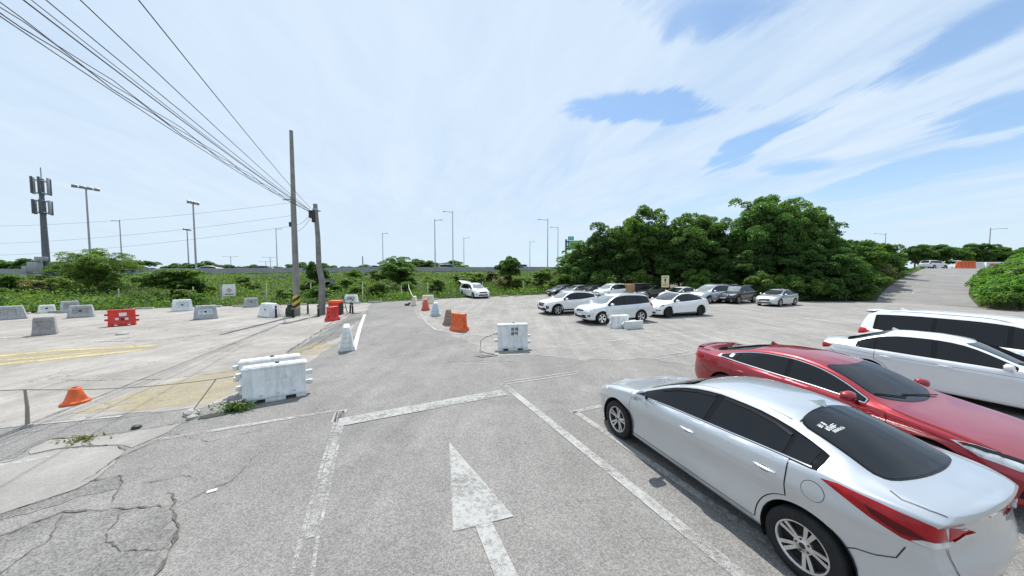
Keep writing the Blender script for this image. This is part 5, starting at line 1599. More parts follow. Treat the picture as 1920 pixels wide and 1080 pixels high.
marking('yellow_line', [([(-21, 9.3), (-17.84, 10.72), (-16.83, 11.55), (-14.29, 12.27)], .30), ([(-19, 8.2), (-16.18, 9.67), (-15.23, 10.54), (-13.9, 11.5)], .36), ([(-20, 8.75), (-16.6, 10.3), (-15.3, 11.1)], .22)], M_YLINE)
sheet('faded_yellow_marking', [(-21, 8.2), (-18.6, 8.2), (-15.2, 10.2), (-13.6, 11.6), (-14.2, 12.5), (-17, 11.9), (-21, 9.9)], 0.008, M_YFADE, amp=.05, step=.3)
sheet('faded_yellow_marking', [(-9.1, 6.25), (-6.75, 6.62), (-6.55, 8.4), (-7.4, 9.1), (-8.6, 9.3), (-9.2, 7.8)], 0.010, M_YFADE, amp=.05, step=.3)
sheet('faded_yellow_marking', [(-8.0, 11.0), (-6.9, 10.9), (-7.2, 12.6), (-8.2, 12.8)], 0.012, M_YFADE, amp=.05, step=.3)
ar = MB()
ar.add([(-1.07, 5.16, .010), (-.66, 3.33, .010), (.02, 3.55, .010)], [(0, 1, 2)])
ar.add([(-.42, 3.41, .010), (-.235, 3.47, .010), (.62, 1.60, .010), (.40, 1.52, .010)], [(3, 2, 1, 0)])
tag(ar.build('road_arrow', M_WLINE), kind='structure')
tag(bpy.data.objects['road_arrow'], kind='structure')
# dried puddle rings and a scrap of paper
for (x, y, r) in ((-0.9, 9.85, .22), (-1.5, 9.75, .10)):
    mb = MB(); ring = []
    for k in range(18):
        a = 2 * math.pi * k / 18; ring.append((x + r * math.cos(a) * (1 + random.gauss(0, .1)), y + .7 * r * math.sin(a)))
    stripe_pts(ring + [ring[0]], .05, mb, .012)
    tag(mb.build('paint_spill', M_WLINE2), kind='structure')

# ------------------------------------------------------------------ slope, highway, ramp
def hwy_z(t): return 2.55 + 1.0 * min(1.0, max(0.0, t))
HA, HB = np.array((-70.0, 45.0)), np.array((5.4, 78.0))
def hw(t, off=0.0):
    d = HB - HA; n = np.array((-d[1], d[0])) / np.linalg.norm(d)
    p = HA + d * t + n * off
    return (p[0], p[1])


HT = np.linspace(-2.2, 3.0, 60)
vs = []; fs = []
for t in HT:
    for off in (0.0, 26.0):
        x, y = hw(t, off); vs.append((x, y, hwy_z(t)))
fs = [(2 * i, 2 * i + 2, 2 * i + 3, 2 * i + 1) for i in range(len(HT) - 1)]
tag(link(bpy.data.objects.new('highway', mesh_np('highway', np.array(vs), [f[::-1] if False else f for f in fs], M_HWY))), kind='structure')
EDGE = [(-130, -62), (-90, -26), (-62, -2), (-35.7, 21.5), (-29.5, 25.8), (-21.3, 28.0), (-13.7, 30.6), (-7.9, 35.1), (2.8, 41.1), (8.5, 45.6), (18, 41.5), (25.5, 36), (30, 34), (45, 45), (60, 62), (80, 80), (120, 120)]


def along(poly, n):
    p = np.array(poly, float)
    s = np.concatenate([[0], np.cumsum(np.linalg.norm(np.diff(p, axis=0), axis=1))])
    t = np.linspace(0, s[-1], n)
    return np.stack([np.interp(t, s, p[:, 0]), np.interp(t, s, p[:, 1])], 1)


NE, NW = 150, 22
eb = along(EDGE[:11], NE)
top = np.array([hw(t, -0.6) for t in np.linspace(-0.95, 1.35, NE)])
tz = np.array([hwy_z(t) for t in np.linspace(-0.95, 1.35, NE)]) - 0.08
SV = np.zeros((NE, NW, 3))
for j in range(NW):
    k = j / (NW - 1)
    SV[:, j, :2] = eb * (1 - k) + top * k
    prof = 0.10 * k / 0.2 if k < 0.2 else 0.10 + 0.9 * ((k - 0.2) / 0.8) ** 1.35
    SV[:, j, 2] = tz * prof - 0.03 * (1 - k)
SV[:, 1:-1, 2] += RNG.normal(0, 0.09, (NE, NW - 2))
idx = np.arange(NE * NW).reshape(NE, NW)
qf = np.stack([idx[:-1, :-1], idx[1:, :-1], idx[1:, 1:], idx[:-1, 1:]], 2).reshape(-1, 4)
M_SLOPE = ground_mat('weedy earth', (0.035, 0.05, 0.02), (0.075, 0.085, 0.035), grain=0.4, gscale=8, blotch=0.4)
tag(link(bpy.data.objects.new('embankment', mesh_np('embankment', SV.reshape(-1, 3), qf, M_SLOPE, smooth=True))), kind='structure')
# far side of the highway
vs = []
for t in HT:
    x, y = hw(t, 26.0); x2, y2 = hw(t, 40.0)
    vs += [(x, y, hwy_z(t) - .002), (x2, y2, -0.05)]
tag(link(bpy.data.objects.new('embankment', mesh_np('embankment_far', np.array(vs), fs, M_SLOPE))), kind='structure')

RL = [(36.9, 31.3, 0.006), (43, 36, .55), (56, 45, 1.8), (68, 52.5, 2.9), (80, 60, 3.75), (94, 68, 3.95), (130, 88, 4.0)]
RR = [(39.6, 26.2, 0.006), (48, 32.5, .6), (67, 45, 1.9), (79, 52.5, 2.95), (91, 60, 3.8), (108, 68, 3.97), (150, 82, 4.0)]
def sm(poly, n):
    p = np.array(poly, float); s = np.linspace(0, 1, len(p)); q = np.linspace(0, 1, n)
    return np.stack([pchip(list(zip(s, p[:, i])))(q) for i in range(3)], 1)
rl, rr_ = sm(RL, 40), sm(RR, 40)
mid = [rl * (1 - k) + rr_ * k for k in np.linspace(0, 1, 6)]
RV = np.stack(mid, 1)
idx = np.arange(40 * 6).reshape(40, 6)
qr = np.stack([idx[:-1, :-1], idx[:-1, 1:], idx[1:, 1:], idx[1:, :-1]], 2).reshape(-1, 4)
tag(link(bpy.data.objects.new('ramp_road', mesh_np('ramp_road', RV.reshape(-1, 3), qr, M_RAMP, smooth=True))), kind='structure')
# earth sides of the ramp
for side, out in ((rl, -1), (rr_, 1)):
    vs = []
    for i in range(40):
        p = side[i]; t = side[min(i + 1, 39)] - side[max(i - 1, 0)]; t = t / np.linalg.norm(t)
        nn = np.array((t[1], -t[0])) * out
        d = 1.8 * p[2] + 0.3
        far = 60.0 if i > 28 else 0
        vs += [(p[0], p[1], p[2] - 0.004), (p[0] + nn[0] * 0.8, p[1] + nn[1] * .8, p[2] - 0.03), (p[0] + nn[0] * (0.8 + d), p[1] + nn[1] * (0.8 + d), -0.05)]
    idx = np.arange(120).reshape(40, 3)
    q = np.stack([idx[:-1, :-1], idx[:-1, 1:], idx[1:, 1:], idx[1:, :-1]], 2).reshape(-1, 4)
    if out < 0: q = q[:, ::-1]
    tag(link(bpy.data.objects.new('ramp_bank', mesh_np('ramp_bank', np.array(vs), q, M_SLOPE, smooth=True))), kind='structure')
sheet('upper_ground', [(78, 60.5), (92, 60.5), (300, 90), (400, 300), (60, 300), (60, 90)], 3.70, M_RAMP)
# markings on the ramp: two arrows seen edge-on, following the slope
def on_ramp(u, v):
    a = sm(RL, 200)[int(u * 199)]; b = sm(RR, 200)[int(u * 199)]
    return a * (1 - v) + b * v + np.array((0, 0, .012))
for u0, v0, s_ in ((.14, .38, 1), (.48, .60, 1)):
    q = [on_ramp(u0, v0 - .02), on_ramp(u0, v0 + .02), on_ramp(u0 + .06, v0 + .02), on_ramp(u0 + .06, v0 + .08), on_ramp(u0 + .10, v0), on_ramp(u0 + .06, v0 - .08), on_ramp(u0 + .06, v0 - .02)]
    tag(link(bpy.data.objects.new('road_arrow', mesh_np('road_arrow', np.array(q), [[0, 1, 2, 6], [3, 4, 5], [2, 3, 5, 6]], M_WLINE2))), kind='structure')
qs = [on_ramp(u, .30) for u in np.linspace(.14, .4, 12)]; qs2 = [on_ramp(u, .315) for u in np.linspace(.14, .4, 12)]
tag(link(bpy.data.objects.new('lane_line', mesh_np('lane_line', np.array(qs + qs2), [[i, 12 + i, 13 + i, i + 1] for i in range(11)], M_WLINE2))), kind='structure')

# ------------------------------------------------------------------ street furniture
M_PEW = mat('white polyethylene', (0.72, 0.75, 0.755), rough=0.42, var=0.12, scale=4, bump=0.1, bscale=12, streak=.45)
M_PEG = mat('grey polyethylene', (0.40, 0.42, 0.43), rough=0.5, var=0.22, scale=5, bump=0.1, streak=.6)
M_PED = mat('dusty grey plastic', (0.30, 0.295, 0.285), rough=0.7, var=0.3, scale=7, bump=0.2)
M_PEB = mat('pale blue plastic', (0.56, 0.64, 0.70), rough=0.45, var=0.12, streak=.4)
M_PEY = mat('yellowed plastic', (0.66, 0.63, 0.50), rough=0.5, var=0.15)
M_PEBR = mat('dirty brown plastic', (0.30, 0.22, 0.18), rough=0.6, var=0.25, scale=8)
M_PEO = mat('orange plastic', (0.76, 0.13, 0.022), rough=0.45, var=0.2, scale=5, streak=.4)
M_PER = mat('red plastic', (0.64, 0.035, 0.022), rough=0.45, var=0.2, scale=5, streak=.35)
M_PERO = mat('faded red plastic', (0.62, 0.13, 0.08), rough=0.5, var=0.2)
M_DARK = mat('dark fittings', (0.035, 0.035, 0.035), rough=0.6, var=0.2)
M_POLE = mat('concrete pole', (0.235, 0.23, 0.218), rough=0.85, var=0.22, scale=3, bump=0.3)
M_POLED = mat('weathered pole', (0.21, 0.205, 0.195), rough=0.85, var=0.3, scale=3, bump=0.3)
M_STEEL = mat('galvanised steel', (0.36, 0.375, 0.385), rough=0.5, metal=0.3, var=0.12)
M_WIRE = mat('cable', (0.03, 0.032, 0.035), rough=0.6, var=0.1)
M_YEL = mat('warning yellow', (0.62, 0.44, 0.04), rough=0.55, var=0.2)
M_BLK = mat('warning black', (0.02, 0.02, 0.02), rough=0.6, var=0.2)
M_KERB = mat('kerb concrete', (0.36, 0.35, 0.33), rough=0.9, var=0.3, scale=3, bump=0.3)
M_SIGN = mat('sign white', (0.72, 0.73, 0.70), rough=0.5, var=0.08)
M_SIGNY = mat('sign yellow', (0.62, 0.55, 0.32), rough=0.5, var=0.1)
M_SIGNG = mat('sign green', (0.06, 0.46, 0.36), rough=0.45, var=0.08)
M_SRED = mat('sign red', (0.45, 0.03, 0.03), rough=0.5, var=0.1)
M_GUARD = mat('barrier concrete', (0.30, 0.31, 0.315), rough=0.85, var=0.25, scale=0.8)
M_ROPE = mat('rope', (0.30, 0.27, 0.22), rough=0.9, var=0.2)


def lerp3(a, b, t): return tuple(a[i] + (b[i] - a[i]) * t for i in range(3))


def block_barrier(label, loc, rz, m, m2, L=1.15, D=0.52, H=0.80, name='water_barrier', emblem=M_DARK, group=None, end_tone=None):
    """low trapezoidal road block with a recessed panel on each long face"""
    t = thing(name, label, 'barrier', loc, rz, group)
    lv = [(0.0, L, D), (0.10, L, D), (0.14, L * .97, D * .93), (H - .05, L * .86, D * .56), (H, L * .80, D * .46)]
    mb = MB(); vs = []
    for z, l, d in lv:
        vs += [(-l / 2, -d / 2, z), (l / 2, -d / 2, z), (l / 2, d / 2, z), (-l / 2, d / 2, z)]
    fs = [(3, 2, 1, 0), (16, 17, 18, 19)]
    for i in range(4):
        for k in range(4):
            if i == 2 and k in (0, 2): continue
            fs.append((4 * i + k, 4 * i + (k + 1) % 4, 4 * i + 4 + (k + 1) % 4, 4 * i + 4 + k))
    mb.add(vs, fs)
    ins = []
    for k, s_ in ((0, -1), (2, 1)):
        a, b, c, d = vs[8 + k], vs[8 + k + 1], vs[12 + k + 1], vs[12 + k]
        ctr = tuple(sum(p[i] for p in (a, b, c, d)) / 4 for i in range(3))
        inn = []
        for p in (a, b, c, d):
            q = (ctr[0] + (p[0] - ctr[0]) * .66, ctr[1] + (p[1] - ctr[1]) * .58, ctr[2] + (p[2] - ctr[2]) * .58)
            inn.append(q)
        dp = [(p[0] * .96, p[1] - s_ * .035, ctr[2] + (p[2] - ctr[2]) * .9) for p in inn]
        base = [a, b, c, d] + inn + dp
        f = []
        for i in range(4):
            j = (i + 1) % 4
            f += [(i, j, 4 + j, 4 + i), (4 + i, 4 + j, 8 + j, 8 + i)]
        mb.add(base, f)
        ins.append((dp, s_, ctr))
    mb.build('body', m, t, bevel=0.014)
    for dp, s_, ctr in ins:
        pm = MB(); pm.add([(p[0], p[1] + s_ * .006, p[2]) for p in dp] , [(0, 1, 2, 3)])
        pm.build('inset_panel', m2, t)
        y = sum(p[1] for p in dp) / 4 + s_ * .016
        em = MB(); em.lathe([(0.0, -.006), (.062, -.006), (.062, .006), (0, .006)], 12, 'y', (0, y, ctr[2])); em.build('emblem', emblem, t)
        for dx in (-.19, .19):
            em = MB(); em.box((dx, y, ctr[2]), (.05, .012, .13)); em.build('stud', m, t)
    return t


def plate_barrier(label, loc, rz, m, L=1.12, D=0.46, H=0.90, name='water_barrier', lugs=True, group=None, plug=True):
    """tall hinged water barrier: flared foot with fork notches, cap rail, hinge lugs at both ends"""
    t = thing(name, label, 'barrier', loc, rz, group)
    prof = [(D * .49, .085), (D * .50, .16), (D * .36, .26), (D * .30, .5), (D * .25, H - .09), (D * .25, H - .02), (D * .20, H)]
    ring = prof + [(-y, z) for y, z in prof[::-1]]
    mb = MB(); n = len(ring)
    vs = [(-L / 2, y, z) for y, z in ring] + [(L / 2, y, z) for y, z in ring]
    fs = [tuple(range(n - 1, -1, -1)), tuple(range(n, 2 * n))] + [(i, (i + 1) % n, n + (i + 1) % n, n + i) for i in range(n)]
    mb.add(vs, fs); mb.build('body', m, t, bevel=0.012)
    for a, b in ((-.5, -.33), (-.16, .16), (.33, .5)):
        f = MB(); f.box(((a + b) / 2 * L, 0, .043), ((b - a) * L, D * .94, .086)); f.build('foot', m, t, bevel=0.01)
    cr = MB(); cr.box((0, 0, H - .055), (L * 1.03, D * .58, .05)); cr.build('cap_rail', m, t, bevel=.012)
    for s_ in (-1, 1):
        for dx in (-.14, .16):
            sk = MB(); sk.lathe([(0, 0), (.034, 0), (.04, .012), (.028, .014), (.026, .004), (0, .004)], 14, 'y', (dx * L, 0, .52))
            o = sk.build('socket', m, t, smooth=True)
            o.location = (0, s_ * D * .295 - (0.012 if s_ < 0 else 0.0), 0)
            if s_ < 0: o.scale = (1, -1, 1); o.location = (0, -D * .295, 0)
        for dx in (-.22, .04, .30):
            sl = MB(); sl.box((dx * L, s_ * (D * .47), .17), (.07, .02, .022)); sl.build('slot', M_PED, t)
    if lugs:
        for s_ in (-1, 1):
            for z in ((.30, .58) if s_ < 0 else (.22, .46)):
                lg = MB(); lg.lathe([(.0, z), (.055, z), (.06, z + .015), (.06, z + .085), (.055, z + .1), (0, z + .1)], 14, 'z', (s_ * (L / 2 + .075), 0, 0))
                lg.box((s_ * (L / 2 + .03), 0, z + .05), (.09, .08, .09)); lg.build('hinge_lug', m, t, smooth=True)
    if plug:
        pg = MB(); pg.lathe([(0, H + .03), (.035, H + .028), (.045, H + .01), (.045, H - .01)], 14, 'z', (.03, 0, 0)); pg.build('filler_cap', M_DARK, t, smooth=True)
    return t


def ribbed_barrier(label, loc, rz, m, L=0.95, D=0.50, H=0.84, group=None, ribs=5):
    """water barrier with upright ribs over a flared foot"""
    t = thing('water_barrier', label, 'barrier', loc, rz, group)
    mb = MB(); n = 80
    lv = [(0, 1.0, 0), (.09, 1.0, 0), (.16, .93, 0.2), (.26, .68, 1), (H - .16, .52, 1), (H - .09, .50, .15), (H - .02, .48, 0), (H, .40, 0)]
    vs = []
    outl = []
    for i in range(n + 1):
        u = i / n; outl.append((u * L - L / 2, -1, u))
    for i in range(n + 1):
        u = 1 - i / n; outl.append((u * L - L / 2, 1, u))
    k = len(outl)
    for z, w, r in lv:
        for x, s_, u in outl:
            g = max(0.0, math.cos(2 * math.pi * ribs * u)) ** 0.5 * r if 0.02 < u < 0.98 else r
            xs = .98 if z > .15 else 1.0
            vs.append((x * xs, s_ * (D / 2 * w - (.075 if ribs == 3 else .04) * g * (1 if r else 0)), z))
    fs = [tuple(range(k - 1, -1, -1)), tuple((len(lv) - 1) * k + i for i in range(k))]
    for i in range(len(lv) - 1):
        for j in range(k):
            j2 = (j + 1) % k
            fs.append((i * k + j, i * k + j2, (i + 1) * k + j2, (i + 1) * k + j))
    mb.add(vs, fs); mb.build('body', m, t, smooth=True, angle=45)
    for s_ in (-1, 1):
        for z in (.25, .52):
            lg = MB(); lg.box((s_ * (L / 2 + .035), 0, z), (.09, .10, .09)); lg.build('hinge_lug', m, t, bevel=.015)
    fc = MB(); fc.lathe([(0, H + .025), (.04, H + .02), (.045, H)], 12, 'z'); fc.build('filler_cap', m, t)
    return t


def end_barrier(label, loc, rz, m, L=1.1, D=0.55, H=0.95, group=None, steps=True, m_end=None):
    """jersey-shaped plastic barrier seen from its end, with moulded steps"""
    t = thing('water_barrier', label, 'barrier', loc, rz, group)
    prof = [(D * .5, 0), (D * .5, .10), (D * .40, .17), (D * .34, .38), (D * .27, .62), (D * .21, H - .08), (D * .16, H)]
    ring = prof + [(-y, z) for y, z in prof[::-1]]
    mb = MB(); n = len(ring)
    vs = [(-L / 2, y, z) for y, z in ring] + [(-L / 2 + .05, y, z) for y, z in ring] + [(L / 2 - .05, y, z) for y, z in ring] + [(L / 2, y, z) for y, z in ring]
    fs = [tuple(range(n - 1, -1, -1)), tuple(range(3 * n, 4 * n))]
    for q in range(3):
        fs += [(q * n + i, q * n + (i + 1) % n, (q + 1) * n + (i + 1) % n, (q + 1) * n + i) for i in range(n)]
    mb.add(vs, fs); mb.build('body', m, t, bevel=.015)
    for s_ in (-1, 1):
        for i, z in enumerate((.14, .32, .5, .68)):
            w = D * (.74 - .13 * i)
            rb = MB(); rb.box((s_ * (L / 2 + .012), 0, z + .05), (.03, w, .10), taper=.9)
            rb.build('end_step', m_end or m, t, bevel=.01)
    cap = MB(); cap.lathe([(0, H + .03), (.05, H + .025), (.06, H - .01)], 12, 'z'); cap.build('filler_cap', m, t)
    return t


def cone(label, loc):
    t = thing('traffic_cone', label, 'traffic cone', loc, 0.5)
    b = MB(); b.lathe([(0, 0), (.205, 0), (.215, .02), (.21, .05), (.18, .065), (0.0, .066)], 28, 'z'); b.build('base', M_PEO, t, smooth=True, angle=40)
    c = MB(); c.lathe([(.18, .06), (.155, .10), (.105, .25), (.085, .34), (.072, .352), (.06, .35), (.06, .3)], 28, 'z'); c.build('shell', M_PEO, t, smooth=True, angle=60)
    return t


A = math.atan2
block_barrier('pale block with a faded red end, half cut off at far left', (-31.6, 19.0, 0), 0.95, M_PEG, M_PEG, L=1.9, H=.85)
bb = bpy.data.objects['water_barrier']
rp = MB(); rp.box((-.62, -.30, .40), (.62, .03, .60)); rp.build('red_panel', M_PERO, bb, bevel=.005)
block_barrier('small whitish block sunk in the weeds at far left', (-33.9, 22.5, 0), 0.9, M_PEW, M_PEW, L=.75, H=.58)
block_barrier('dull grey block standing behind the one with a recessed panel', (-32.5, 22.7, 0), 0.95, M_PEG, M_PED, L=.88, H=.85)
block_barrier('grey block with a dark recessed panel, left of the red barrier', (-28.2, 20.2, 0), 0.75, M_PEG, M_PED, L=1.06, H=.80)
block_barrier('coarse grey block seen end-on, nearest on the left apron', (-22.0, 14.5, 0), .86, M_PED, M_PED, L=.66, D=.62, H=.85, emblem=M_PED)
rb = plate_barrier('red hinged water barrier with white sticker on the apron', (-21.5, 17.0, 0), A(.8, .85), M_PER, L=.95, D=.42, H=.90)
for dx, dz, sx, sz in ((.05, .63, .27, .19), (-.16, .40, .12, .12), (.18, .38, .12, .12)):
    s_ = MB(); s_.box((dx, -.126 - (.0 if dz > .5 else .012), dz), (sx, .012, sz)); s_.build('sticker', M_SIGN, rb)
s_ = MB(); s_.box((.03, -.142, .36), (.12, .012, .16)); s_.build('sticker', M_DARK, rb)
block_barrier('white block near the weeds, left of the white sign', (-25.2, 23.6, 0), 0.85, M_PEW, M_PEB, L=1.15, H=.88)
block_barrier('grey block with a recessed panel in front of the white block', (-19.35, 19.5, 0), 0.72, M_PEG, M_PEB, L=1.12, H=.86)
block_barrier('small grey block with a dark emblem below the white sign', (-22.3, 26.4, 0), 0.78, M_PEG, M_PEG, L=1.0, H=.78)
block_barrier('bulky white block with angled end beside the striped pole', (-16.2, 20.6, 0), -.45, M_PEW, M_PEW, L=1.35, D=.75, H=.90)
block_barrier('whitish block with a dark square emblem right of the poles', (-15.7, 30.2, 0), 0.1, M_PEW, M_PEG, L=1.25, H=.78)
end_barrier('tall white stepped barrier standing alone beside the lane line', (-6.32, 11.75, 0), 2.05, M_PEW, L=.9, D=.56, H=.90)
d1 = A(7.33 - 6.75, -4.87 + 5.8)
plate_barrier('front one of two large white barriers beside the yellow patch', (-5.47, 7.08, 0), d1, M_PEW, L=1.16, D=.46, H=.82)
plate_barrier('rear one of two large white barriers, dark cap on top', (-6.05, 7.68, 0), d1 + .02, M_PEW, L=1.18, D=.46, H=.80)
tx = plate_barrier('white barrier lettered with four black characters by the lane end', (0.02, 11.65, 0), .12, M_PEW, L=1.12, D=.44, H=1.0)


def hangul(par, strokes, ox, oz, s, y):
    mb = MB()
    for a, b in strokes:
        x0, z0, x1, z1 = ox + a[0] * s, oz + a[1] * s, ox + b[0] * s, oz + b[1] * s
        L = math.hypot(x1 - x0, z1 - z0); w = .15 * s
        dx, dz = (x1 - x0) / L * .5 * w, (z1 - z0) / L * .5 * w
        nx, nz = -dz, dx
        q = [(x0 - dx + nx, z0 - dz + nz), (x0 - dx - nx, z0 - dz - nz), (x1 + dx - nx, z1 + dz - nz), (x1 + dx + nx, z1 + dz + nz)]
        mb.add([(p[0], y, p[1]) for p in q] + [(p[0], y + .004, p[1]) for p in q], [(0, 1, 2, 3), (7, 6, 5, 4), (0, 4, 5, 1), (1, 5, 6, 2), (2, 6, 7, 3), (3, 7, 4, 0)])
    return mb.build('lettering', M_BLK, par)


JU = [((.15, .95), (.85, .95)), ((.5, .95), (.15, .58)), ((.5, .9), (.85, .58)), ((.05, .38), (.95, .38)), ((.5, .38), (.5, .05))]
CHA = [((.2, 1.0), (.45, 1.0)), ((.05, .78), (.6, .78)), ((.33, .78), (.05, .2)), ((.35, .6), (.6, .2)), ((.78, 1.0), (.78, .0)), ((.78, .5), (1.0, .5))]
GEUM = [((.15, 1.0), (.8, 1.0)), ((.8, 1.0), (.8, .72)), ((.05, .58), (.95, .58)), ((.2, .38), (.8, .38)), ((.2, .05), (.8, .05)), ((.2, .38), (.2, .05)), ((.8, .38), (.8, .05))]
JI = [((.05, .9), (.6, .9)), ((.33, .9), (.05, .25)), ((.35, .65), (.6, .25)), ((.85, 1.0), (.85, .0))]
for st, ox, oz in ((JU, .0, .73), (CHA, .15, .73), (GEUM, .0, .575), (JI, .15, .575)):
    hangul(tx, st, ox - .07, oz, .118, -.140)
# right of the lane: a row leading back to the weeds
ribbed_barrier('bright orange ribbed barrier nearest the curved white line', (-2.66, 15.5, 0), 2.45, M_PEO, L=.88, D=.55, H=.88)
end_barrier('dirty brown barrier with white edges behind the orange ribbed one', (-3.62, 17.55, 0), 1.75, M_PEBR, L=.9, D=.64, H=.88, m_end=M_PEBR)
end_barrier('pale blue-white barrier in the middle of the receding row', (-5.25, 21.2, 0), 1.75, M_PEB, L=.9, D=.70, H=.88)
end_barrier('faded red barrier behind the pale blue one', (-6.8, 24.3, 0), 1.8, M_PERO, L=.9, D=.66, H=.86)
block_barrier('yellowish white block behind the faded red barrier', (-7.95, 29.3, 0), .3, M_PEY, M_PEY, L=1.2, D=.5, H=.82)
end_barrier('narrow off-white barrier at the far end of the row', (-8.7, 27.6, 0), 1.7, M_PEY, L=.8, D=.50, H=.84)
# white barriers tipped together in front of the silver-white suv
ribbed_barrier('white ribbed barrier upright in front of the silver-white suv', (5.72, 16.45, 0), .30, M_PEW, L=1.05, D=.66, H=.66, ribs=3)
lb = ribbed_barrier('white ribbed barrier lying on its side against the upright one', (6.35, 15.95, 0.20), .22, M_PEW, L=1.05, D=.42, H=.62, ribs=3)
lb.rotation_euler = (R(-83), 0, .30)
# behind the second pole
ribbed_barrier('small bright red barrier in front of the orange bin', (-10.98, 18.85, 0), 1.25, M_PER, L=.60, D=.60, H=.86, ribs=2)
bn = thing('plastic_bin', 'orange rimmed bin with dark sides beside the leaning pole', 'bin', (-12.25, 21.5, 0), .1)
b = MB(); b.box((0, 0, .42), (.62, .6, .84), taper=1.06); b.build('body', M_PER, bn, bevel=.03)
b = MB(); b.box((0, 0, .92), (.78, .72, .18), taper=.94); b.build('lid', M_PEO, bn, bevel=.03)
for dx in (-.34, .34):
    b = MB(); b.box((dx, 0, .42), (.09, .5, .84)); b.build('side_frame', M_DARK, bn)
tc = thing('marker_cone', 'dark green frame standing behind the orange bin', 'marker', (-12.35, 22.6, 0), 0)
b = MB(); b.tube([(-.28, 0, 0), (0, 0, 1.32), (.28, 0, 0)], .035, 6); b.tube([(-.2, 0, .4), (.2, 0, .4)], .03, 6); b.build('frame', mat('dark green', (.02, .06, .03), var=.2), tc)

cone('squat orange cone on the apron left of the white barriers', (-9.72, 6.78, 0.004))
st = MB(); st.lathe([(0.22, 0), (.21, .05), (.12, .11), (0, .12)], 16, 'z')
o = st.build('stud', M_PED, smooth=True); o.name = 'road_stud'; o.location = (-18.38, 14.5, .004)
tag(o, 'small round concrete lump on the apron before the red barrier', 'concrete lump')
dk = MB(); dk.box((0, 0, .10), (.42, .26, .18), taper=.7); dk.lathe([(0, .30), (.1, .26), (.14, .12)], 10, 'z', (.2, .02, 0))
o = dk.build('weight_bag', M_DARK, bevel=.03); o.location = (-9.35, 27.5, .004)
tag(o, 'small dark sack left of the off-white barrier', 'sack')

# bollards round the pole bases
BOL = [(-15.30, 20.0, 'black rubber post next to the bulky white block', 0), (-15.95, 20.9, 'short black post almost touching the bulky white block', 0), (-15.27, 21.3, 'black post just left of the striped pole', .05), (-14.16, 19.96, 'black post in front of the striped pole', -.05),
       (-14.55, 22.0, 'black post behind and right of the striped pole', 0), (-12.84, 20.45, 'black post at the left foot of the bent pole', 0), (-11.75, 22.4, 'black post right of the orange bin', .06), (-11.30, 21.9, 'black post farthest right of the orange bin', -.03)]
b0 = None
for x, y, lab, tilt in BOL:
    t = thing('bollard', lab, 'bollard', (x, y, 0), 0, 'black posts around the pole feet')
    t.rotation_euler = (0, tilt, 0)
    b = MB(); b.lathe([(.09, 0), (.09, .03), (.058, .05), (.055, .72), (.048, .78), (0, .79)], 14, 'z'); b.build('post', M_RUBBER, t, smooth=True, angle=50)
    b = MB(); b.lathe([(.058, .56), (.0595, .57), (.0595, .64), (.058, .65)], 14, 'z'); b.build('band', M_PED, t, smooth=True)
sk = MB(); sk.lathe([(0, 0), (.22, 0), (.26, .18), (.23, .5), (.12, .66), (.14, .78), (0, .74)], 14, 'z')
o = sk.build('sack', mat('dark green sack', (.035, .05, .03), rough=.8, var=.4), smooth=True); o.name = 'sandbag'; o.location = (-14.95, 20.75, 0)
tag(o, 'dark green sack leaning at the foot of the striped pole', 'sack')

# utility poles
def pole(label, pts, r, m):
    t = thing('utility_pole', label, 'utility pole', pts[0])
    b = MB(); b.tube([tuple(p[i] - pts[0][i] for i in range(3)) for p in pts], r, 18); b.build('shaft', m, t, smooth=True, angle=60)
    return t
p1 = pole('tall bare concrete pole with a yellow and black band', [(-14.62, 20.97, -.1), (-14.60, 20.97, 4), (-14.60, 20.97, 12.3)], [.205, .172, .105], M_POLE)
bd = MB(); n, rows = 28, 24; vs = []; fs = []; mi = []
for j in range(rows + 1):
    z = .52 + .92 * j / rows
    for k in range(n):
        a = 2 * math.pi * k / n; r_ = .210
        vs.append((r_ * math.cos(a), r_ * math.sin(a), z + .1))
for j in range(rows):
    for k in range(n):
        fs.append((j * n + k, j * n + (k + 1) % n, (j + 1) * n + (k + 1) % n, (j + 1) * n + k)); mi.append(int(((k / n) * 2 - j / rows * 2.1) % 1 < .5))
bd.v = vs; bd.f = fs; bd.m = mi; bd.build('warning_band', [M_YEL, M_BLK], p1, smooth=True)
p2 = pole('weathered pole with a kink, right of the striped pole', [(-13.24, 21.5, -.1), (-13.22, 21.5, 1.3), (-13.17, 21.5, 2.3), (-13.36, 21.5, 3.35), (-13.37, 21.5, 5.4), (-13.49, 21.5, 7.62)], [.22, .205, .185, .165, .15, .13], M_POLED)
b = MB(); b.box((-.40, -.02, 7.02), (.42, .34, .5)); b.box((-.30, -.05, 6.62), (.25, .25, .3)); b.tube([(-.7, 0, 7.2), (.1, 0, 7.25)], .04, 8); b.build('wire_clamp', M_DARK, p2, bevel=.03)
b = MB(); b.lathe([(.158, 7.3), (.168, 7.32), (.168, 7.4), (.158, 7.42)], 14, 'z', (-.25, 0, 0)); b.build('collar', M_STEEL, p2)
p3 = pole('slim far pole carrying a crossarm behind the striped pole', [(-29.4, 42, .4), (-29.42, 42, 6), (-29.46, 42, 13.1)], [.24, .21, .16], M_POLE)
b = MB(); b.box((-.4, 0, 12.3), (1.7, .12, .12)); b.build('crossarm', M_STEEL, p3)
b = MB(); b.box((-.2, -.1, 9.0), (.35, .35, .6)); b.build('junction_box', M_DARK, p3)
sp_ = pole('short thin pole rising from the weeds beyond the lot', [(-24.0, 50, 1.6), (-24.0, 50, 5.6)], [.10, .08], M_STEEL)


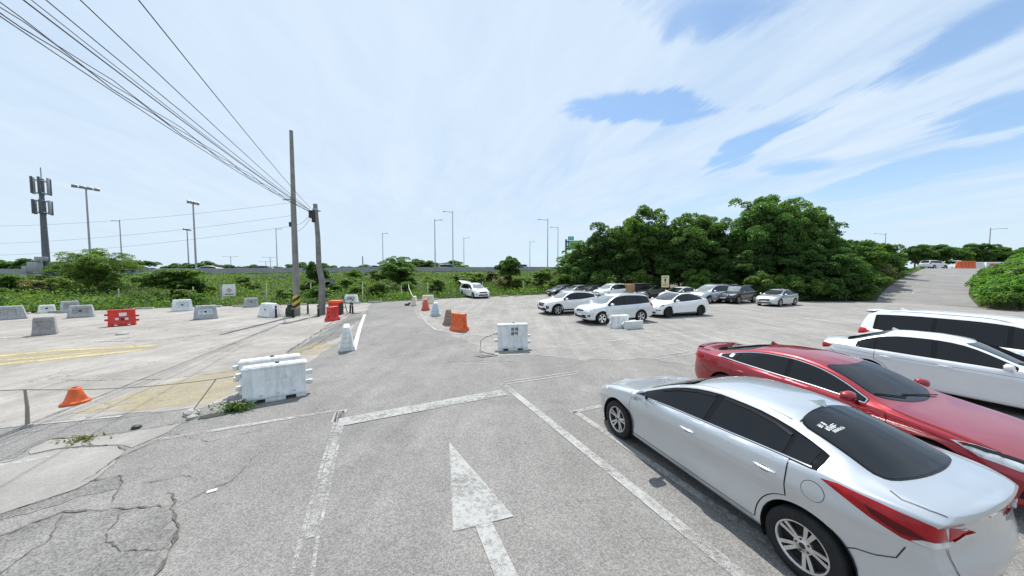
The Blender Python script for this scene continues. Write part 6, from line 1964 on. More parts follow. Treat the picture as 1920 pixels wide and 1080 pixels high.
# overhead wires
def wire(label, a, b, sag, r=.013, group=None, seg=40, twist=0):
    pts = []
    for i in range(seg + 1):
        t = i / seg
        p = [a[k] + (b[k] - a[k]) * t for k in range(3)]
        p[2] -= sag * 4 * t * (1 - t)
        if twist:
            p[0] += .035 * math.sin(i * 1.7 + twist); p[2] += .03 * math.cos(i * 1.7 + twist)
        pts.append(tuple(p))
    m = MB(); m.tube(pts, r * .8, 5)
    o = m.build('overhead_wire', M_WIRE, smooth=True)
    return tag(o, label, 'wire', group)
PT = (-13.75, 21.4, 7.15)
for i, (ex, ez, sag, lab, r, tw) in enumerate([
        (-8.36, 7.33, .12, 'topmost strand of the lashed cable bundle', .012, .5), (-8.36, 7.27, .15, 'second strand of the lashed cable bundle', .012, 2.2),
        (-8.36, 7.20, .17, 'third strand of the lashed cable bundle', .014, 4.1), (-8.36, 7.12, .20, 'lowest strand of the lashed cable bundle', .012, 0),
        (-8.05, 7.40, .15, 'thick dark wire just above the cable bundle', .017, 0), (-7.92, 7.40, .16, 'thin wire close above the thick dark one', .010, 0),
        (-7.70, 7.42, .14, 'wire in the middle of the overhead fan', .013, 0), (-7.13, 7.42, .12, 'second wire from the right in the overhead fan', .013, 0), (-6.22, 7.42, .10, 'rightmost wire of the overhead fan', .013, 0)]):
    d = np.array((ex, 5.3, ez)) - np.array(PT)
    e = np.array(PT) + d * 1.9
    ptz = PT[2] - (0.10 if i < 4 else 0.0) + (0.16 if i == 8 else 0)
    wire(lab + ' from the bent pole', (PT[0], PT[1], ptz), (e[0], e[1], e[2] + sag * 4.0 * 1.9), sag * 4.0, r, 'overhead wires running to the bent pole', 56, tw)
for i, (z0, e, lab) in enumerate([(12.3, (-140, 62, 13.5), 'highest faint far wire going left from the crossarm'), (10.6, (-140, 62, 9.5), 'middle faint far wire going left from the slim pole'), (9.2, (-140, 62, 7.0), 'lowest faint far wire going left from the slim pole')]):
    wire(lab, (-29.6, 42, z0), e, 2.2, .018, 'far wires left of the slim pole')
for i, (z0, lab) in enumerate([(9.6, 'upper short wire between the slim pole and bent pole'), (8.6, 'lower short wire between the slim pole and bent pole')]):
    wire(lab, (-29.4, 42, z0), (-13.6, 21.5, 7.2 - .2 * i), .5, .018, 'short wires between the two poles')

# rope strung along the apron on a post
pst = thing('rope_post', 'thin stained post holding up a rope at far left', 'post', (-9.11, 5.70, .004))
b = MB(); b.tube([(0, 0, 0), (.02, 0, .4), (0, 0, .72)], [.03, .024, .018], 8); b.build('stake', M_ROPE, pst)
b = MB(); b.lathe([(0, 0), (.07, 0), (.06, .05), (0, .06)], 10, 'z'); b.build('foot', M_PED, pst)
b = MB(); pts = []
for i in range(40):
    t = i / 39
    pts.append((-9.11 + (9.11 - 6.42) * t, 5.70 + (7.05 - 5.7) * t, .72 + (.52 - .72) * t - .10 * 4 * t * (1 - t)))
pts = [(-11.0, 5.4, .74)] + pts
b.tube(pts, .009, 6); o = b.build('rope', M_ROPE, smooth=True); tag(o, 'slack rope from the post to the white barriers', 'rope')
b = MB(); b.tube([(-6.55, 6.15, .0), (-6.35, 6.55, .62)], .011, 6); o = b.build('stick', M_ROPE); tag(o, 'thin leaning stick beside the weedy hole', 'stick')
b = MB(); b.tube([(-.62, 11.55, .62), (-.95, 11.45, .52), (-1.15, 11.35, .40), (-1.18, 11.3, .05), (-.9, 11.0, .02), (-.6, 10.9, .015), (-.9, 10.72, .015), (-1.3, 10.62, .015), (-1.0, 10.5, .015), (-.5, 10.75, .015)], .011, 6)
o = b.build('cable', M_WIRE, smooth=True); tag(o, 'loose cable looped on the ground beside the lettered barrier', 'cable')
b = MB(); b.tube([(-10.9, 32.6, 1.7), (-10.7, 32.2, 1.3), (-10.0, 30.8, .8), (-8.9, 28.2, .55), (-8.75, 27.7, .8)], .03, 8)
o = b.build('hose', M_PEY, smooth=True); tag(o, 'pale hose curving from the weeds to the off-white barrier', 'hose')
b = MB(); b.box((0, 0, .01), (.10, .05, .012)); o = b.build('paper_scrap', M_SIGN); o.location = (-3.98, 3.98, .0); o.rotation_euler = (0, 0, .6); tag(o, 'small white scrap of litter on the grey asphalt', 'litter')
for i, (x, y, s_, lab) in enumerate([(-6.55, 6.22, .16, 'pale broken concrete chunk beside the weedy hole'), (-6.38, 6.05, .10, 'smaller pale concrete chunk at the weedy hole'), (-7.02, 5.66, .09, 'dark stone on the concrete near the weedy hole')]):
    b = MB(); b.lathe([(0, 0), (1, .05), (.9, .45), (.4, .7), (0, .72)], 7, 'z')
    o = b.build('stone', M_KERB if i < 2 else M_DARK); o.scale = (s_, s_ * .8, s_); o.rotation_euler = (.1, .15, i * 1.3); o.location = (x, y, .0); tag(o, lab, 'stone')

# kerb blocks along the edge of the lot
kb = MB(); kb.box((0, 0, .07), (1.25, .20, .14), taper=.93)
kme = kb.mesh('kerb_block', M_KERB, bevel=.015)
ep = along([(-58, 1.5), (-36.0, 20.6), (-29.7, 24.9), (-21.5, 27.2), (-14.0, 29.7), (-8.2, 33.9), (2.6, 39.9)], 2000)
es = np.concatenate([[0], np.cumsum(np.linalg.norm(np.diff(ep, axis=0), axis=1))])
s_ = 6.0
while s_ < es[-1] - 1:
    i = int(np.searchsorted(es, s_))
    if random.random() < .8 and not (-7.5 < ep[i, 0] < -4.0):
        d = ep[min(i + 5, 1999)] - ep[max(i - 5, 0)]
        o = link(bpy.data.objects.new('kerb_block', kme)); o.location = (ep[i, 0], ep[i, 1], 0); o.rotation_euler = (0, 0, A(d[1], d[0]) + random.gauss(0, .03)); o.scale = (random.uniform(.8, 1.15), 1, random.uniform(.8, 1.2))
        tag(o, 'pale concrete kerb block along the weedy lot edge', 'kerb block', 'concrete kerb blocks along the lot edge')
    s_ += random.uniform(1.7, 2.5)

# signs
def sign(label, x, y, z0, w, h, zg, mface, rz, posts, mpost, sym):
    t = thing('sign', label, 'sign', (x, y, zg), rz)
    for dx in posts:
        b = MB(); b.tube([(dx, .03, 0), (dx, .03, z0 + h - zg)], .035, 8); b.build('post', mpost, t)
    b = MB(); b.box((0, 0, z0 + h / 2 - zg), (w, .03, h)); b.build('board', mface, t, bevel=.004)
    zc = z0 + h / 2 - zg
    sym(t, w, h, zc)
    return t
def sym_white(t, w, h, zc):
    b = MB(); b.add([(0, -.019, zc + .22), (-.22, -.019, zc), (0, -.019, zc - .2), (.22, -.019, zc)], [(0, 1, 2, 3)]); b.build('emblem', M_SRED, t)
    b = MB(); b.add([(0, -.022, zc + .16), (-.15, -.022, zc), (0, -.022, zc - .15), (.15, -.022, zc)], [(0, 1, 2, 3)]); b.build('emblem', M_SIGN, t)
    b = MB(); b.box((0, -.024, zc + .02), (.06, .005, .2)); b.build('pictogram', M_BLK, t)
    b = MB(); b.box((0, -.018, zc - .36), (.6, .006, .07)); b.build('text_bar', M_DARK, t)
def sym_yel(t, w, h, zc):
    b = MB(); b.box((0, -.018, zc + .14), (.13, .006, .34), taper=1.4); b.box((0, -.018, zc - .15), (.10, .006, .1)); b.build('pictogram', M_BLK, t)
    for dz in (-.38, .46):
        b = MB(); b.box((0, -.018, zc + dz), (.48, .006, .06)); b.build('text_bar', M_DARK, t)
sign('square white warning sign on posts in the weeds', -26.5, 29.0, .72, .92, 1.12, 0.05, M_SIGN, .55, (-.62,), M_STEEL, sym_white)
sign('yellow sign on a dark post among the back row of cars', 17.1, 34.6, 1.30, .76, 1.32, 0, M_SIGNY, -.4, (0,), M_DARK, sym_yel)
gs = thing('direction_sign', 'green direction sign on a dark gantry post by the highway', 'road sign', (13.0, 75, 3.4))
b = MB(); b.tube([(0, 0, 0), (0, 0, 7.6)], .22, 10); b.build('post', M_DARK, gs, smooth=True)
for z in (7.0, 5.9):
    b = MB(); b.box((.35, 0, z), (.7, .2, .3)); b.build('bracket', M_DARK, gs)
b = MB(); b.box((2.0, -.05, 6.3), (3.3, .1, 2.0)); b.build('board', M_SIGNG, gs)
b = MB(); b.box((1.15, -.05, 7.85), (1.4, .1, .9)); b.build('board', M_SIGNG, gs)
for z, x0, x1 in ((6.75, .6, 2.6), (6.25, .6, 3.2), (5.75, .6, 2.2), (7.9, .7, 1.5)):
    b = MB(); b.box(((x0 + x1) / 2, -.11, z), (x1 - x0, .01, .16)); b.build('text_bar', M_SIGN, gs)

# fence stakes in the weeds
stk = MB(); stk.tube([(0, 0, 0), (0, 0, 1.5)], .05, 8); sme = stk.mesh('fence_post', M_PEY)
for x, y in [(-35.6, 28.0), (-30.2, 29.3), (-24.6, 31.0), (-20.4, 31.4), (-15.6, 32.3), (-12.0, 33.6), (-9.7, 35.6), (-3.8, 39.6), (1.6, 43.0), (-27.9, 29.8)]:
    o = link(bpy.data.objects.new('fence_post', sme)); o.location = (x, y, .1); o.rotation_euler = (random.gauss(0, .03), random.gauss(0, .03), 0); o.scale = (1, 1, random.uniform(.9, 1.25))
    tag(o, 'thin pale fence stake standing in the weeds', 'fence stake', 'pale fence stakes in the weeds')

# lamps
def street_lamp(label, x, y, z0, ztop, arm=1.6, side=1, kind='single', group='street lamps along the highway', head=.75):
    t = thing('street_lamp', label, 'street lamp', (x, y, z0), 0, group)
    H = ztop - z0
    b = MB(); b.tube([(0, 0, 0), (0, 0, H)], [.13, .075], 8); b.build('pole', M_STEEL, t, smooth=True)
    for s_ in ((side,) if kind == 'single' else (-1, 1)):
        b = MB(); b.tube([(0, 0, H - .45), (s_ * arm * .5, 0, H - .28), (s_ * arm, 0, H - .2)], .055, 6); b.build('arm', M_STEEL, t, smooth=True)
        b = MB(); b.box((s_ * (arm + head * .35), 0, H - .2), (head, .34, .16), taper=.7); b.build('lamp_head', M_STEEL, t, bevel=.03)
    return t
hz = lambda x: 2.55 + max(0, min(1, (x + 70) / 75))
for lab, x, y, zt_, arm, side in [
        ('grey lamp with a short hooked head left of the tall floodlights', -87.8, 70, 14.8, 1.2, -1), ('thin lamp standing just left of the striped pole', -68, 90, 15.8, 1.2, 1), ('slender lamp rising behind the round bush', -39.4, 95, 15.2, 1.1, 1),
        ('lamp with an oval head curving to the right', -17.3, 70, 15.0, 1.2, 1), ('tallest single-arm lamp right of the oval-headed one', -14.8, 78, 18.4, 1.8, -1), ('small far lamp right of the tallest one', -17.0, 110, 15.5, 1.5, 1),
        ('small far lamp above the little tree', 6.6, 115, 14.7, 1.3, 1), ('tall single-arm lamp left of the green sign', 9.15, 80, 16.8, 2.0, -1), ('lamp right beside the green direction sign', 14.0, 95, 17.0, 1.9, -1),
        ('thin lamp above the trees left of the ramp', 119.7, 100, 15.7, 3.4, -1), ('grey lamp over the far right trees', 122.5, 80, 14.5, 3.6, 1), ('lamp arm poking out from the tree crown', 61.5, 60, 11.0, 2.0, 1)]:
    street_lamp(lab, x, y, hz(x) - .3, zt_, arm, side)
for lab, x, y, zt_ in [('double-arm lamp far off, first right of the white sign', -108.5, 120, 9.5), ('double-arm lamp far off, left of the striped pole', -97.2, 125, 9.5), ('lowest double-arm lamp between the other two', -104.5, 132, 8.1)]:
    street_lamp(lab, x, y, 3.0, zt_, 2.4, 1, 'double', 'double-arm lamps far down the highway')
def floodlight(label, x, y, z0, zt_, w):
    t = thing('floodlight_mast', label, 'floodlight mast', (x, y, z0), .92, 'floodlight masts on the left')
    H = zt_ - z0
    b = MB(); b.tube([(0, 0, 0), (0, 0, H)], [.17, .11], 10); b.build('mast', M_STEEL, t, smooth=True)
    b = MB(); b.box((0, 0, H - .2), (w, .15, .15)); b.build('crossbar', M_STEEL, t)
    for i in range(4):
        o = MB(); o.box((0, 0, 0), (w * .21, .35, .55)); q = o.build('floodlight', M_STEEL, t, bevel=.03); q.location = (w * (-.38 + .253 * i), -.15, H - .02 + .06 * (1 - i)); q.rotation_euler = (.6, 0, 0)
floodlight('wide floodlight mast right of the antenna tower', -81.3, 60, 2.4, 19.2, 3.3)
floodlight('floodlight mast with a small head in the middle', -61, 60, 2.6, 16.4, 1.7)
floodlight('shorter thin floodlight mast behind the middle one', -98.8, 95, 3.0, 16.2, 1.8)

# antenna tower
tw = thing('antenna_tower', 'dark mobile phone antenna tower at far left', 'antenna tower', (-56.9, 38, .3))
M_ANT = mat('antenna grey', (0.10, 0.115, 0.125), rough=.6, var=.2); M_TWR = mat('tower steel', (.13, .14, .15), rough=.6, var=.2)
b = MB(); b.tube([(0, 0, 0), (0, 0, 5), (0, 0, 10.5), (0, 0, 14.0)], [.33, .29, .22, .15], 14); b.build('mast', M_TWR, tw, smooth=True)
b = MB(); b.tube([(.1, 0, 13.5), (.1, 0, 15.3)], .05, 6); b.build('lightning_rod', M_STEEL, tw)
for z in (13.7, 12.2, 11.3, 9.9):
    b = MB(); pts = [(.60 * math.cos(a), .60 * math.sin(a), z) for a in np.linspace(0, 2 * math.pi, 13)]
    b.tube(pts, .04, 6, cap=False)
    for k in range(3):
        a = 2 * math.pi * k / 3 + .3; b.tube([(0, 0, z), (.60 * math.cos(a), .60 * math.sin(a), z)], .04, 6)
    b.build('support_ring', M_STEEL, tw)
for z0, h, w in ((12.1, 2.0, .20), (9.7, 1.7, .25)):
    for k in range(6):
        a = 2 * math.pi * k / 6 + .25
        b = MB(); b.box((0, 0, 0), (w, .18, h)); q = b.build('antenna_panel', M_ANT if k % 3 else M_STEEL, tw, bevel=.03); q.location = (.66 * math.cos(a), .66 * math.sin(a), z0 + h / 2); q.rotation_euler = (0, 0, a + math.pi / 2)
for x, y, z, sx, sz in ((-.3, -.75, 3.35, 1.25, 1.15), (-1.5, -.6, 3.0, .6, .9), (-1.65, -.6, 2.0, .7, .8), (.7, -.8, 1.85, .6, .6), (.3, -.6, 4.3, 1.0, .5)):
    b = MB(); b.box((x, y, z), (sx, .5, sz)); b.build('equipment_box', M_STEEL, tw, bevel=.02)
for x, y, z, sx, sz in ((-.7, -.8, 1.8, .7, .9), (1.4, -.7, 1.8, .7, .7)):
    b = MB(); b.box((x, y, z), (sx, .5, sz)); b.build('equipment_box', M_ANT, tw, bevel=.02)
b = MB(); b.box((0, -.7, 1.2), (4.0, 1.4, .12)); b.box((-2.6, -.3, 2.55), (5.5, .12, .12)); b.build('platform', M_STEEL, tw)

# highway barrier, in panels
gp = MB(); gp.add([(x_, y_, z_) for x_ in (-1.985, 1.985) for y_, z_ in ((-.26, 0), (-.24, .12), (-.13, .35), (-.10, .95), (.10, .95), (.13, .35), (.24, .12), (.26, 0))], [tuple(range(8)), tuple(range(15, 7, -1))] + [(i, (i + 1) % 8, 8 + (i + 1) % 8, 8 + i) for i in range(8)]); gme = gp.mesh('barrier_panel', M_GUARD, bevel=.02)
gr = thing('highway_barrier', 'long grey concrete barrier along the near side of the highway', 'barrier', (0, 0, 0))
Lh = np.linalg.norm(HB - HA)
for k in range(-20, 46):
    t = k * 4.0 / Lh
    x, y = hw(t, 1.2); x2, y2 = hw(t + .001, 1.2)
    o = link(bpy.data.objects.new('barrier_panel', gme), gr); o.location = (x, y, hwy_z(t)); o.rotation_euler = (0, 0, A(HB[1] - HA[1], HB[0] - HA[0]))
gr2 = thing('guard_rail', 'thin steel rail on posts along the far side of the highway', 'guard rail', (0, 0, 0))
b = MB(); pts = [(*hw(t, 25.2), hwy_z(t) + .62) for t in np.linspace(-1, 2.2, 30)]; b.tube(pts, .14, 6); b.build('rail', M_STEEL, gr2)
b = MB()
for t in np.linspace(-1, 2.2, 90):
    x, y = hw(t, 25.4); b.box((x, y, hwy_z(t) + .35), (.12, .12, .7))
tag(b.build('post', M_STEEL, gr2), kind='stuff')

# culvert in the bank behind the bent pole
cv = thing('culvert', 'dark round culvert mouth in the bank behind the bent pole', 'culvert', (-21.9, 36.9, 1.15), .55, None, .60)
b = MB(); b.lathe([(.62, 0), (.78, 0), (.78, 1.6), (.62, 1.6)], 24, 'y', (0, 0, .55), closed=True); b.build('pipe', M_POLED, cv, smooth=True, angle=50)
b = MB(); b.box((0, .15, 1.55), (2.4, .3, .4)); b.box((-.98, .15, .65), (.4, .29, 1.4)); b.box((.98, .15, .65), (.4, .29, 1.4)); b.build('headwall', M_POLED, cv)
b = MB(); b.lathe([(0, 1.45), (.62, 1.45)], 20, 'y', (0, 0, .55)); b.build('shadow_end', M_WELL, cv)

# top of the ramp
rb1 = ribbed_barrier('orange barrier at the top of the ramp', (89.3, 61.2, 3.8), -.3, M_PEO, L=2.6, D=.9, H=1.45)
block_barrier('pale block right of the orange barrier on the ramp', (93.0, 62.6, 3.8), -.3, M_PEW, M_PEW, L=3.0, D=.8, H=1.3)
block_barrier('white and red block farthest right at the ramp top', (96.8, 62.4, 3.8), -.3, M_PEW, M_PERO, L=3.0, D=.8, H=1.3)
wd = thing('wooden_crate', 'light brown wooden crate between parked cars by the trees', 'crate', (13.6, 36.6, 0), .45)  # truck with a wooden side, simplified to a slatted box and dark bed
for k in range(5):
    b = MB(); b.box((0, -.58, .72 + .19 * k), (1.25, .03, .17)); b.build('slat', mat('crate wood', (.42, .27, .14), rough=.8, var=.3), wd)
b = MB(); b.box((0, .0, .85), (1.2, 1.1, 1.5)); b.build('crate_body', MATS['crate wood'], wd)
ct = MB(); ct.box((1.9, 0, 1.62), (2.6, 1.2, .06)); ct.box((1.9, 0, .9), (2.4, 1.0, 1.3)); o = ct.build('cargo_bed', M_DARK, wd)

# ------------------------------------------------------------------ vegetation
LEAF_D = leaf_mat('dark leaves', (0.032, 0.082, 0.026), (0.112, 0.200, 0.058), 0.48)
LEAF_M = leaf_mat('mid leaves', (0.055, 0.118, 0.028), (0.14, 0.23, 0.058), 0.48)
LEAF_L = leaf_mat('light leaves', (0.085, 0.15, 0.034), (0.18, 0.26, 0.075), 0.45)
LEAF_Y = leaf_mat('dry weeds', (0.115, 0.125, 0.045), (0.20, 0.19, 0.085), 0.3)
LEAF_H = leaf_mat('bright ivy', (0.075, 0.18, 0.030), (0.16, 0.31, 0.060), 0.48)
M_BARK = mat('bark', (0.09, 0.07, 0.055), rough=.9, var=.35, scale=5, bump=.5)


def leaf_quads(C, Nn, S, asp=0.55, droop=0.0):
    """kite-shaped leaves: centres, normals and sizes -> vertices and quads"""
    n = len(C)
    Nn = Nn / np.maximum(np.linalg.norm(Nn, axis=1, keepdims=True), 1e-9)
    r = RNG.normal(size=(n, 3))
    a = np.cross(Nn, r); a /= np.maximum(np.linalg.norm(a, axis=1, keepdims=True), 1e-9)
    b = np.cross(Nn, a)
    S = S[:, None]
    V = np.stack([C - a * S * .5, C + b * S * asp * .5 + a * S * .05 + Nn * S * .07, C + a * S * .5 - Nn * S * (.10 + droop), C - b * S * asp * .5 + a * S * .05 + Nn * S * .07], 1).reshape(-1, 3)
    F = np.arange(4 * n).reshape(n, 4)
    return V, F


def clumps(centres, radii, per, size, up=0.55, flat=0.8):
    """rounded sprays of leaves round each centre, thick on their upper and outer side"""
    C = []; Nn = []; S = []
    for c, r in zip(centres, radii):
        k = max(8, int(per * (r / np.mean(radii)) ** 1.6))
        d = RNG.normal(size=(k, 3)); d /= np.linalg.norm(d, axis=1, keepdims=True)
        d[:, 2] = np.where(d[:, 2] < -0.35, -d[:, 2], d[:, 2])
        rr = r * (0.55 + 0.5 * RNG.random(k) ** 0.6)[:, None] * np.array([1, 1, flat])
        C.append(c + d * rr)
        Nn.append(d * (1 - up) + np.array([0, 0, up]) + RNG.normal(scale=.62, size=(k, 3)))
        S.append(size * RNG.uniform(.65, 1.3, k))
    return np.concatenate(C), np.concatenate(Nn), np.concatenate(S)


def crown_points(n, rx, ry, z0, z1, bias=2.2, lobes=5):
    """clump centres in an uneven crown volume made of a few lobes"""
    out = []
    L = [(RNG.uniform(-.45, .45) * rx, RNG.uniform(-.45, .45) * ry, z0 + (z1 - z0) * RNG.uniform(.35, .78), RNG.uniform(.42, .66)) for _ in range(lobes)]
    L[0] = (0, 0, z0 + (z1 - z0) * .66, .60)
    while len(out) < n:
        l = L[RNG.integers(lobes)]
        d = RNG.normal(size=3); d /= np.linalg.norm(d)
        r = RNG.random() ** (1 / bias)
        p = np.array([l[0] + d[0] * r * rx * l[3], l[1] + d[1] * r * ry * l[3], l[2] + d[2] * r * (z1 - z0) * l[3] * .62])
        if p[2] < z0: p[2] = z0 + RNG.random() * .5
        if p[2] > z1: continue
        if RNG.random() < .14:                         # stray sprays beyond the outline
            c0 = np.array([l[0], l[1], l[2]]); p = c0 + (p - c0) * (1.12 + .22 * RNG.random())
            p[2] = max(p[2], z0)
        out.append(p)
    return np.array(out)


def tree_meshes(seed, H, rad, nclump, per, size, z0f=.16, cr=(.55, .95), asp=.55, lobes=6, up=.55):
    global RNG
    RNG = np.random.default_rng(seed)
    pts = crown_points(nclump, rad, rad, H * z0f, H - cr[0] * .5, lobes=lobes)
    rd = RNG.uniform(cr[0], cr[1], nclump)
    C, Nn, S = clumps(pts, rd, per, size, up)
    V, F = leaf_quads(C, Nn, S, asp)
    crown = mesh_np('crown', V, F, LEAF_M)
    # trunk with limbs that reach into the clumps
    tb = MB()
    r0 = H * .022
    tb.tube([(0, 0, -.3), (.05, .03, H * .15), (-.05, .05, H * .35), (.05, 0, H * .6), (0, 0, H * .82)], [r0 * 1.3, r0, r0 * .8, r0 * .45, r0 * .15], 9)
    far = sorted(range(nclump), key=lambda i: -np.hypot(pts[i, 0], pts[i, 1]))[:18]
    for i in far[::2] + list(range(0, nclump, max(1, nclump // 9))):
        p = pts[i]; z = max(H * .12, min(p[2] * .6, H * .6))
        m = (p[0] * .45, p[1] * .45, z + (p[2] - z) * .35)
        tb.tube([(0, 0, z), m, tuple(p)], [r0 * .45, r0 * .28, r0 * .08], 6)
    trunk = tb.mesh('trunk', M_BARK, smooth=True)
    return crown, trunk


def with_mat(me, m):
    key = (me.name, m.name)
    if key not in _pc:
        c = me.copy(); c.materials[0] = m; _pc[key] = c
    return _pc[key]


T_BIG = [tree_meshes(s, 10.0, 4.6, 190, 235, .25, z0f=.10, cr=(.55, 1.05)) for s in (11, 23, 37)]
T_MID = [tree_meshes(s, 5.0, 2.6, 80, 170, .24, z0f=.08, cr=(.35, .7)) for s in (41, 59)]
T_BUSH = [tree_meshes(s, 2.2, 1.5, 46, 130, .17, z0f=.02, cr=(.28, .5), lobes=4) for s in (71, 83, 97)]
T_FINE = [tree_meshes(s, 6.0, 3.4, 120, 170, .20, z0f=.10, cr=(.35, .75), asp=.32, up=.7) for s in (101,)]
tid = 0


def plant(protos, name, label, cat, x, y, z, s, m, group=None, k=None):
    global tid
    tid += 1
    cm, tm = protos[(tid if k is None else k) % len(protos)]
    t = thing(name, label, cat, (x, y, z), random.uniform(0, 6.28), group)
    t.scale = s if hasattr(s, '__len__') else (s, s, s)
    link(bpy.data.objects.new('crown', with_mat(cm, m)), t)
    link(bpy.data.objects.new('trunk', tm), t)
    return t


random.seed(21)
# the dark broad-leaved belt behind the parked cars
for i, (x, y, H, w, m, lab) in enumerate([
        (9.6, 47.0, 7.6, 1.0, LEAF_M, 'leftmost broad tree of the belt, beside the green sign'), (13.2, 46.2, 10.3, .88, LEAF_D, 'second tall tree from the left in the belt'),
        (17.2, 46.0, 9.6, .95, LEAF_D, 'tree of the belt set back behind the white suv'), (19.8, 43.6, 11.9, .86, LEAF_M, 'first high peak of the belt with a pointed crown'),
        (23.6, 42.2, 10.9, .98, LEAF_D, 'tree in the dip between the two high peaks'), (26.4, 40.5, 10.3, .80, LEAF_M, 'bright topped tree left of the highest crown'),
        (30.2, 39.6, 12.2, .82, LEAF_D, 'tree with the highest crown left part'), (33.6, 39.0, 12.4, .78, LEAF_M, 'highest tree of the belt'),
        (36.6, 38.2, 10.6, .78, LEAF_D, 'tall tree at the right shoulder of the belt'), (39.6, 39.6, 9.0, .95, LEAF_D, 'lower tree sloping down towards the ramp'),
        (28.2, 36.6, 6.2, .8, LEAF_D, 'low leaning tree overhanging the black suv'), (32.4, 35.4, 6.4, .85, LEAF_D, 'low spreading tree behind the old silver sedan'),
        (36.4, 34.8, 5.6, .95, LEAF_D, 'low spreading tree at the right end of the belt'), (22.2, 41.2, 6.6, .8, LEAF_D, 'lower tree behind the yellow sign'),
        (15.6, 43.6, 6.2, .9, LEAF_D, 'lower tree behind the white suv'), (10.6, 45.2, 5.4, .8, LEAF_D, 'lower tree behind the dark cars'),
        (18.6, 47.8, 8.2, 1.1, LEAF_D, 'tree deep in the belt behind its first high peak'), (25.4, 45.6, 8.6, 1.1, LEAF_D, 'tree deep in the belt behind its central dip'), (31.6, 43.0, 8.8, 1.1, LEAF_D, 'tree deep in the belt behind its highest crown'), (25.6, 38.6, 6.0, .85, LEAF_D, 'low tree behind the silver grey suv'), (37.6, 42.0, 8.0, 1.1, LEAF_D, 'tree deep in the belt behind its right shoulder')]):
    s = H / 10.0
    plant(T_BIG, 'broadleaf_tree', lab, 'tree', x, y, -.1, (s * w * (1.35 if H < 7 else 1.0), s * w * (1.35 if H < 7 else 1.0), s), m, 'trees behind the parked cars', i)
for i, (x, y, s, m, lab) in enumerate([
        (29.4, 32.6, 1.0, LEAF_M, 'pale leafy bush just right of the old silver sedan'), (31.6, 32.4, .85, LEAF_L, 'small sunlit bush at the kerb before the trees'), (33.4, 32.6, 1.0, LEAF_D, 'dark bush low at the right end of the trees'),
        (35.4, 32.8, 1.15, LEAF_D, 'dark bush at the corner of the ramp'), (27.3, 34.4, 1.2, LEAF_M, 'bush behind the roof of the old silver sedan'), (12.4, 43.0, 1.3, LEAF_M, 'light bush behind the dark grey sedans'),
        (16.6, 41.4, 1.25, LEAF_L, 'pale green bush behind the white suv'), (8.4, 45.4, 1.3, LEAF_M, 'bush at the left foot of the tree belt'), (19.6, 40.6, 1.1, LEAF_D, 'dark bush behind the black car'), (22.4, 38.4, 1.25, LEAF_M, 'bush in the shade right of the yellow sign'), (24.0, 40.0, 1.4, LEAF_D, 'dark bush under the central dip of the belt'), (24.6, 37.6, 1.2, LEAF_D, 'dark bush behind the silver grey suv')]):
    plant(T_BUSH, 'bush', lab, 'bush', x, y, -.05, s * 1.15, m, 'bushes at the foot of the trees', i)
# trees along the left side of the ramp
for i, (x, y, z, H, w, m, lab) in enumerate([
        (43.0, 41.0, .3, 7.6, 1.0, LEAF_D, 'dark tree where the belt meets the ramp'), (47.0, 43.6, .6, 7.4, 1.0, LEAF_M, 'bright green tree halfway along the ramp'), (52.0, 47.2, 1.0, 7.0, 1.0, LEAF_D, 'dark rounded tree along the ramp'),
        (57.0, 50.6, 1.6, 6.6, 1.05, LEAF_M, 'sunlit tree before the bend of the ramp'), (62.5, 54.2, 2.0, 6.4, 1.05, LEAF_M, 'broad bush-like tree beside the ramp top'), (68.5, 57.6, 2.6, 4.6, 1.1, LEAF_D, 'last tree left of the ramp top'), (73.5, 60.6, 3.2, 3.6, 1.1, LEAF_D, 'lowest tree beside the white car on the ramp')]):
    plant(T_MID, 'ramp_tree', lab, 'tree', x, y, z - .4, (H / 5 * w, H / 5 * w, H / 5), m, 'trees along the ramp', i)
for i, (x, y, z, s, m) in enumerate([(41.5, 36.3, .2, 1.25, LEAF_M), (44.8, 38.6, .5, 1.25, LEAF_L), (48.0, 40.8, .8, 1.2, LEAF_Y), (51.2, 43.0, 1.2, 1.3, LEAF_Y), (54.5, 45.4, 1.5, 1.2, LEAF_L), (58.5, 48.0, 1.9, 1.3, LEAF_D), (62.5, 50.6, 2.3, 1.4, LEAF_D), (39.0, 34.6, 0, 1.3, LEAF_D)]):
    plant(T_BUSH, 'verge_bush', 'low bush on the left verge of the ramp', 'bush', x, y, z - .1, s, m, 'bushes on the ramp verge', i)
# far trees
FAR = [(96, 74, 3.6, 6.2, LEAF_D), (102, 76, 3.6, 6.8, LEAF_D), (109, 78, 3.6, 6.4, LEAF_M), (115, 79, 3.6, 7.2, LEAF_D), (121, 80, 3.6, 6.2, LEAF_D), (127, 80, 3.6, 6.6, LEAF_M), (134, 82, 3.6, 6.4, LEAF_D), (86, 78, 3.2, 4.4, LEAF_D), (78, 74, 3.0, 3.6, LEAF_D), (70, 72, 2.8, 5.0, LEAF_D), (60, 68, 2.4, 5.4, LEAF_D), (141, 84, 3.6, 6.6, LEAF_D)]
for i, (x, y, z, H, m) in enumerate(FAR):
    plant(T_MID, 'far_tree', 'dark tree on the far skyline at the top of the ramp', 'tree', x, y, z - .3, (H / 5 * 1.15, H / 5 * 1.15, H / 5), m, 'far trees beyond the ramp', i)
LF = []
for i in range(26):
    t = -0.75 + i * .062 + random.gauss(0, .012)
    x, y = hw(t, 48 + random.uniform(0, 14)); LF.append((x, y, random.uniform(5.2, 6.9)))
for i, (x, y, H) in enumerate(LF):
    plant(T_MID, 'far_tree', 'low dark tree beyond the highway on the left skyline', 'tree', x, y, -.2, (H / 5 * 1.4, H / 5 * 1.4, H / 5), LEAF_D, 'far trees beyond the highway', i)
